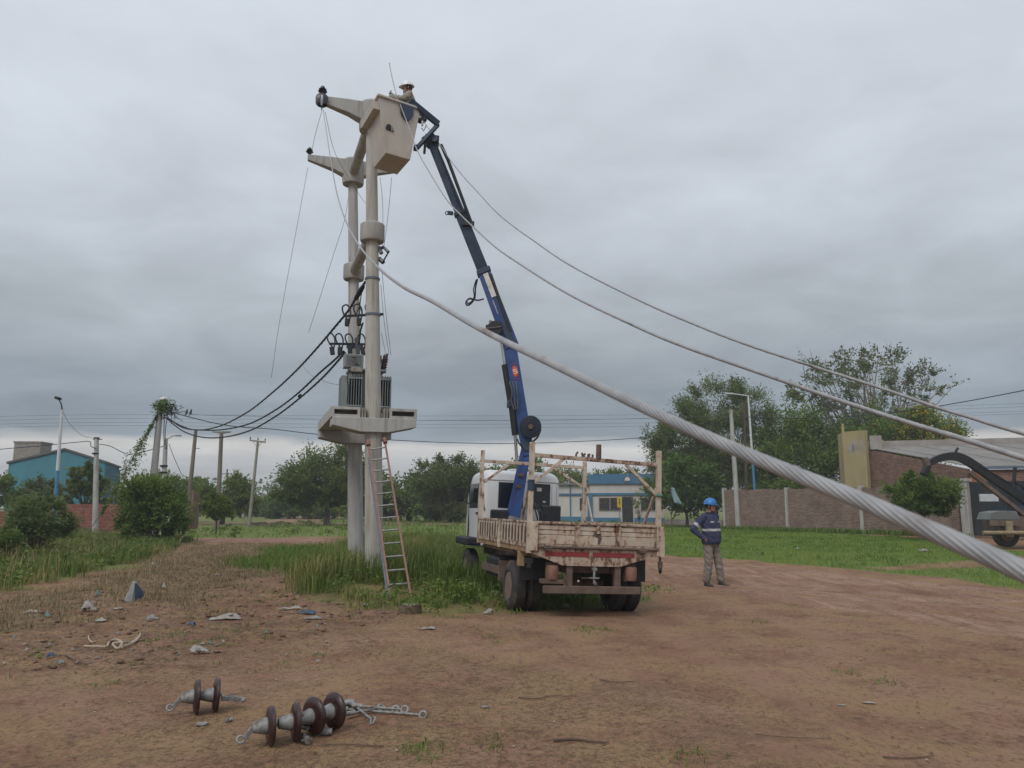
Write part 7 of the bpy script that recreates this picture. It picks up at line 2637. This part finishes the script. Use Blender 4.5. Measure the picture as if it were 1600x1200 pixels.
s1 = gnd(303, 1116)
r_, endp, d_ = disc_string('far pair of brown disc insulators lying on the earth', s1, (.90, .40, 0), 2, .142)
p0 = endp + d_ * .05; p0.z = Hf(p0.x, p0.y) + .10
mb = MB()
mb.beam(p0, p0 + d_ * .06 - UP * .01, .03, .035)
for k in (-1, 1):
    off = Vector((-d_.y, d_.x, 0)) * .02 * k
    mb.beam(p0 + d_ * .05 + off, p0 + d_ * .13 + off - UP * .02, .010, .035)
mb.tube([p0 + d_ * .12 - Vector((-d_.y, d_.x, 0)) * .035 - UP * .02, p0 + d_ * .12 + Vector((-d_.y, d_.x, 0)) * .035 - UP * .02], .012, 8)
mb.beam(p0 + d_ * .12 - UP * .02, p0 + d_ * .19 - UP * .03, .02, .03)
mb.ball(p0 + d_ * .17 - UP * .03, .02, 8, 6)
mb.build('clevis', 'galvanised', r_, bevel=.002)
s2 = gnd(418, 1166)
disc_string('nearest pair of brown disc insulators, open ribbed side showing', s2, (.90, .42, 0), 2, .165)
s3 = gnd(486, 1150)
r_, endp, d_ = disc_string('tallest pair of brown disc insulators in the heap', s3, (.66, .75, 0), 2, .17, tongue=False)

def fitting(name, label, px, py, build, group='loose line fittings on the earth'):
    q_ = gnd(px, py)
    root = thing(name, label, 'fitting', q_, group)
    build(q_, root)
    return root


def shackle(q_, root, s=1.0, a=0.0):
    d = Vector((math.cos(a), math.sin(a), 0)); n_ = Vector((-d.y, d.x, 0))
    z = UP * .012 * s
    pts = [q_ + n_ * .03 * s + z, q_ + n_ * .035 * s + d * .05 * s + z, q_ + n_ * .02 * s + d * .09 * s + z * 1.5, q_ - n_ * .02 * s + d * .09 * s + z * 1.5, q_ - n_ * .035 * s + d * .05 * s + z, q_ - n_ * .03 * s + z]
    MB().tube(spline(pts, 4), .011 * s, 7).build('bow', 'galvanised', root, smooth=True)
    MB().cyl(q_ + n_ * .05 * s + z, q_ - n_ * .05 * s + z, .009 * s, .009 * s, 8).build('bolt', 'galvanised', root)


def clamp(q_, root, s=1.0, a=0.0):
    d = Vector((math.cos(a), math.sin(a), 0)); n_ = Vector((-d.y, d.x, 0))
    z = UP * .03 * s
    MB().lathe([(0, .022 * s), (.04 * s, .03 * s), (.08 * s, .026 * s)], q_ + z, d, 10).build('socket', 'galvanised', root, smooth=40)
    m_ = MB(); m_.ring(q_ - d * .03 * s + z, n_, .026 * s, .011 * s, 14, 7); m_.build('eye', 'galvanised', root, smooth=True)
    MB().cyl(q_ + d * .05 * s + n_ * .04 * s + z, q_ + d * .05 * s - n_ * .04 * s + z, .008 * s, .008 * s, 6).build('bolt', 'galvanised', root)


fitting('shackle', 'small shackle lying before the far insulator pair', 308, 1134, lambda q_, r_: shackle(q_, r_, .7, .4))
fitting('pin_clamp', 'single round bolt lump right of the small shackle', 357, 1129, lambda q_, r_: clamp(q_, r_, .5, 1.2))
fitting('shackle', 'bright bow shackle leaning in the middle of the heap', 470, 1150, lambda q_, r_: shackle(q_ + UP * .04, r_, 1.35, 1.0))
fitting('shackle', 'second bright shackle beside the tallest pair', 488, 1135, lambda q_, r_: shackle(q_ + UP * .07, r_, 1.1, .2))
fitting('pin_clamp', 'bolted clamp at the front of the heap', 476, 1160, lambda q_, r_: clamp(q_, r_, .9, -1.0))
fitting('pin_clamp', 'eye clamp in front of the tallest pair', 502, 1150, lambda q_, r_: clamp(q_, r_, .9, .1))
rods = [((535, 1112), (655, 1120)), ((540, 1108), (612, 1112)), ((545, 1124), (590, 1112)), ((552, 1112), (580, 1130)), ((556, 1116), (626, 1115))]
for i, (a, b) in enumerate(rods):
    pa_, pb_ = gnd(*a), gnd(*b)
    pa_.z += .022 + .010 * i; pb_.z += .016 + .004 * i
    root = thing('eye_rod', ('longest eye rod of the bundle', 'rear eye rod of the bundle', 'crossing eye rod of the bundle', 'short slanting eye rod of the bundle', 'inner eye rod of the bundle')[i] + ' right of the insulators', 'rod', pa_, 'galvanised eye rods')
    MB().tube([pa_, pb_], .0085, 8).build('shank', 'galvanised', root, smooth=True)
    m_ = MB(); dv = (pb_ - pa_).normalized()
    eye_end(m_, pb_ + dv * .03, dv, .026, .009)
    m_.build('eye', 'galvanised', root, smooth=True)
    MB().cyl(pa_ - dv * .03, pa_ + dv * .05, .018, .018, 8).build('socket', 'galvanised', root)
fitting('pin_clamp', 'clevis joining the tallest pair to the rod bundle', 538, 1110, lambda q_, r_: clamp(q_ + UP * .03, r_, .9, .2))


# ------------------------------------------------------------------ rubbish, sticks, stump
def crumple(name, label, cat, px, py, sx, sy, hgt_, mat, seed, group='scraps of rubbish in the field', rot=0.0):
    q_ = gnd(px, py)
    sx, sy, hgt_ = sx * .72, sy * .72, hgt_ * .8
    n = 9
    rng = np.random.default_rng(seed)
    u_, v_ = np.meshgrid(np.linspace(-1, 1, n), np.linspace(-1, 1, n))
    u_ = u_ + rng.normal(0, .10, u_.shape); v_ = v_ + rng.normal(0, .10, v_.shape)
    r2 = np.sqrt(u_ ** 2 + v_ ** 2)
    x = u_ * (1 - .25 * fbm(u_ * 2 + seed, v_ * 2, 2, seed)) * sx / 2
    y = v_ * (1 - .25 * fbm(u_ * 2, v_ * 2 + seed, 2, seed + 3)) * sy / 2
    z = hgt_ * (fbm(u_ * 1.6 + seed, v_ * 1.6, 3, seed + 7.0) ** 1.5) * 1.6 * np.clip(1.25 - r2 * .8, .05, 1) + .012
    c_, s_ = math.cos(rot), math.sin(rot)
    X, Y = x * c_ - y * s_, x * s_ + y * c_
    Zg = H(X + q_.x, Y + q_.y) - q_.z
    V = np.stack([X, Y, z + Zg], -1).reshape(-1, 3)
    i = np.arange(n - 1)[None, :] + (np.arange(n - 1) * n)[:, None]
    Q = np.stack([i, i + 1, i + 1 + n, i + n], -1).reshape(-1, 4)
    o = obj_from(np_mesh(name, V, Q, None, True), name, mat, None, q_)
    so2 = o.modifiers.new('solid', 'SOLIDIFY'); so2.thickness = .004
    return tag(o, label, cat, group)


SCRAPS = [('plastic_bag', 'crumpled white plastic bag with a raised corner near the path', 'bag', 312, 1022, .30, .16, .16, 'litter_white', 1),
          ('plastic_bag', 'torn pale sack pieces lying in the dug earth', 'bag', 352, 968, .62, .22, .10, 'litter_white', 2),
          ('paper_scrap', 'white paper scrap on the dark rag', 'paper', 455, 953, .50, .12, .08, 'litter_white', 3),
          ('blue_rag', 'dark blue rag beside the white paper scrap', 'rag', 478, 960, .42, .16, .10, 'litter_blue', 4),
          ('plastic_bag', 'grey plastic film just below the dark blue rag', 'bag', 490, 968, .40, .12, .07, 'litter_grey', 5),
          ('paper_scrap', 'small white scrap at the tower grass edge', 'paper', 571, 948, .16, .10, .12, 'litter_white', 6),
          ('plastic_bag', 'white scrap lying beside the truck rear wheel', 'bag', 763, 960, .22, .12, .12, 'litter_white', 7),
          ('paper_scrap', 'pale crumpled wrapper in the dry grass near the wheel', 'paper', 668, 984, .30, .14, .06, 'litter_white', 8),
          ('plastic_bag', 'white twisted plastic strip in the weeds by the leaning board', 'bag', 140, 955, .34, .20, .22, 'litter_white', 9),
          ('plastic_bag', 'pale sheet scrap left of the twisted plastic strip', 'bag', 48, 958, .36, .10, .08, 'litter_white', 10),
          ('bottle_scrap', 'teal plastic scrap before the leaning board', 'scrap', 152, 931, .16, .10, .10, 'litter_teal', 11),
          ('bottle_scrap', 'pale blue scrap at the field edge', 'scrap', 75, 965, .13, .09, .09, 'litter_teal', 12),
          ('paper_scrap', 'white scrap on the far dry grass', 'paper', 240, 884, .18, .1, .16, 'litter_white', 13),
          ('paper_scrap', 'small upright white scrap right of the leaning board', 'paper', 256, 922, .13, .1, .18, 'litter_white', 14),
          ('dark_scrap', 'small black scrap near the torn sack', 'scrap', 300, 979, .14, .1, .10, 'litter_blue', 15),
          ('dark_scrap', 'navy scrap low in the rubbish field', 'scrap', 80, 1028, .14, .1, .09, 'litter_blue', 16),
          ('paper_scrap', 'pale scrap beside the torn sack', 'paper', 238, 969, .26, .12, .10, 'litter_grey', 17),
          ('paper_scrap', 'flat pale scrap below the leaning board', 'paper', 184, 953, .22, .10, .06, 'litter_white', 18),
          ('paper_scrap', 'white scrap in a row beneath the leaning board', 'paper', 158, 972, .24, .12, .08, 'litter_white', 19),
          ('paper_scrap', 'pinkish scrap near the grass patch', 'paper', 340, 900, .2, .1, .09, 'litter_white', 20),
          ('paper_scrap', 'thin white scrap on the road edge at lower right', 'paper', 1358, 1100, .16, .06, .012, 'litter_white', 21),
          ('paper_scrap', 'second thin white scrap on the road edge', 'paper', 1316, 1104, .10, .04, .010, 'litter_white', 22),
          ('plastic_bag', 'white carton lying on the lawn before the second truck', 'carton', 1443, 862, .45, .3, .22, 'litter_white', 23),
          ('paper_scrap', 'small white fleck on the open lawn', 'paper', 1246, 858, .2, .12, .08, 'litter_white', 24),
          ('paper_scrap', 'grey scrap in the middle of the bare ground', 'paper', 758, 1107, .09, .04, .02, 'litter_grey', 25),
          ('paper_scrap', 'dusty scrap under the truck axle', 'paper', 884, 950, .2, .12, .10, 'litter_grey', 26)]
for a in SCRAPS:
    crumple(*a[:9], a[9], rot=a[9] * .7 % .8 - .4)
rg = random.Random(5)
for i in range(46):
    px_, py_ = rg.uniform(-20, 520), rg.uniform(915, 1040)
    crumple('litter_scrap', 'tiny pale scrap of litter strewn in the dug field', 'litter', px_, py_, rg.uniform(.04, .10), rg.uniform(.03, .06), rg.uniform(.02, .05), rg.choice(['litter_white', 'litter_grey', 'litter_white', 'litter_teal']), 100 + i, 'tiny litter scraps', rg.uniform(0, 3))

# leaning board (old slab) with pale top
q = gnd(206, 940)
root = thing('leaning_board', 'pointed grey board sticking up out of the rubbish field', 'board', q)
MB().prism([q + Vector((x, y, z)) for x, y, z in ((-.09, -.05, .0), (.03, -.08, .0), (.03, .0, .30), (-.03, .01, .33))], (.02, .05, .01)).build('front_face', 'litter_grey', root)
MB().prism([q + Vector((x, y, z)) for x, y, z in ((.03, -.05, .0), (.14, .08, .06), (.13, .10, .12), (.03, .0, .30))], (.0, .03, .02)).build('dark_face', 'steel_dark', root)
MB().prism([q + Vector((x, y, z)) for x, y, z in ((-.13, .0, .02), (-.07, -.04, .0), (-.02, .0, .28), (-.11, .02, .12))], (.0, .03, .02)).build('paper_flap', 'litter_white', root)
# tangle of pale rope
rp = [(132, 1012), (150, 1014), (166, 1016), (170, 1006), (180, 1003), (190, 1010), (184, 1016), (176, 1010), (192, 1009), (205, 1006), (216, 999), (219, 996), (214, 1002), (204, 1010), (190, 1017)]
pts = [gnd(x, y) + UP * (.018 + .012 * (i % 3)) for i, (x, y) in enumerate(rp)]
tag(MB().tube(spline(pts, 6), .013, 7).build('rope_tangle', 'rope_pale', org=pts[0], smooth=True), 'tangle of pale rope lying on the dug earth', 'rope')
pts = [gnd(x, y) + UP * .015 for x, y in ((138, 996), (139, 1001), (144, 1005), (150, 1003))]
tag(MB().tube(spline(pts, 6), .009, 6).build('rope_end', 'rope_pale', org=pts[0], smooth=True), 'short curl of pale rope above the tangle', 'rope')
# sticks and twigs
STK = [([(865, 1160), (900, 1158), (930, 1162), (952, 1163)], .010, 'bent dark stick at the bottom of the picture'), ([(102, 1025), (118, 1034), (136, 1040)], .010, 'pale stick in the rubbish field'),
       ([(600, 1172 - 3), (520, 1166), (455, 1172)], .005, 'long dry stem before the insulators'), ([(810, 1092), (836, 1094), (862, 1090), (893, 1091)], .006, 'thin forked twig on bare ground'),
       ([(937, 1064), (962, 1068), (992, 1067)], .006, 'small twig beyond the forked one'), ([(1380, 1186), (1420, 1188), (1460, 1184)], .006, 'low twig at the lower right'), ([(1180, 1150), (1230, 1155), (1300, 1157)], .004, 'faint stem on the lower right ground')]
for pts, r_, lab in STK:
    P = [gnd(x, y) + UP * .014 for x, y in pts]
    S = spline(P, 4)
    tag(MB().tube(S, [r_ * (1.1 - .6 * i / len(S)) for i in range(len(S))], 6).build('fallen_stick', 'stick', org=P[0], smooth=True), lab, 'stick', 'fallen sticks')
# sawn stump at the grass edge
q = gnd(640, 958)
root = thing('tree_stump', 'low sawn block of wood at the edge of the tower grass', 'stump', q)
mb = MB()
rings = []
for z, k in ((-.03, 1.05), (.06, 1.0), (.115, .97)):
    rings.append([q + Vector((math.cos(a) * .175 * k * (1 + .08 * math.sin(3 * a)), math.sin(a) * .13 * k, z + .02 * math.cos(a))) for a in [2 * math.pi * i / 18 for i in range(18)]])
mb.loft(rings)
mb.build('block', 'stick', root, bevel=.008)
MB().lathe([(0, .12), (.006, .118)], q + UP * .122, (.05, 0, 1), 18).build('sawn_top', 'stone', root)
# stones by the lane, dark heap
for i, (x, y, s, lab) in enumerate(((380, 811, .45, 'white painted marker stone beside the lane'), (411, 797, .5, 'far pale marker stone at the lane'))):
    q = gnd(x, y)
    mb = MB().ball(q + UP * s * .7, (s * .45, s * .4, s), 10, 8)
    tag(mb.build('marker_stone', 'litter_white', org=q, smooth=True), lab, 'stone', 'marker stones')
q = gnd(402, 823)
mb = MB()
for i in range(26):
    a = q + Vector((random.gauss(0, .7), random.gauss(0, .3), .12 + abs(random.gauss(0, .12))))
    mb.tube([a, a + Vector((random.gauss(0, .5), random.gauss(0, .3), random.uniform(-.1, .15)))], .035, 5)
tag(mb.build('brush_heap', 'bark', org=q), 'dark heap of cut brush beside the lane', 'brush heap', kind='stuff')

# ------------------------------------------------------------------ humid air
mb = MB().b(-2700, 2700, -90, 4300, -1.5, 14.0)
t = NT('air')
t.n.remove(t.b)
pv = t.node('ShaderNodeVolumePrincipled')
pv.inputs['Color'].default_value = (.93, .95, 1.0, 1)
pv.inputs['Density'].default_value = .0009
t.l.new(pv.outputs[0], t.n['Material Output'].inputs['Volume'])
hz = mb.build('haze', 'air')
hz['kind'] = 'stuff'
hz['label'] = 'thin humid air over the whole place'
hz['category'] = 'haze'
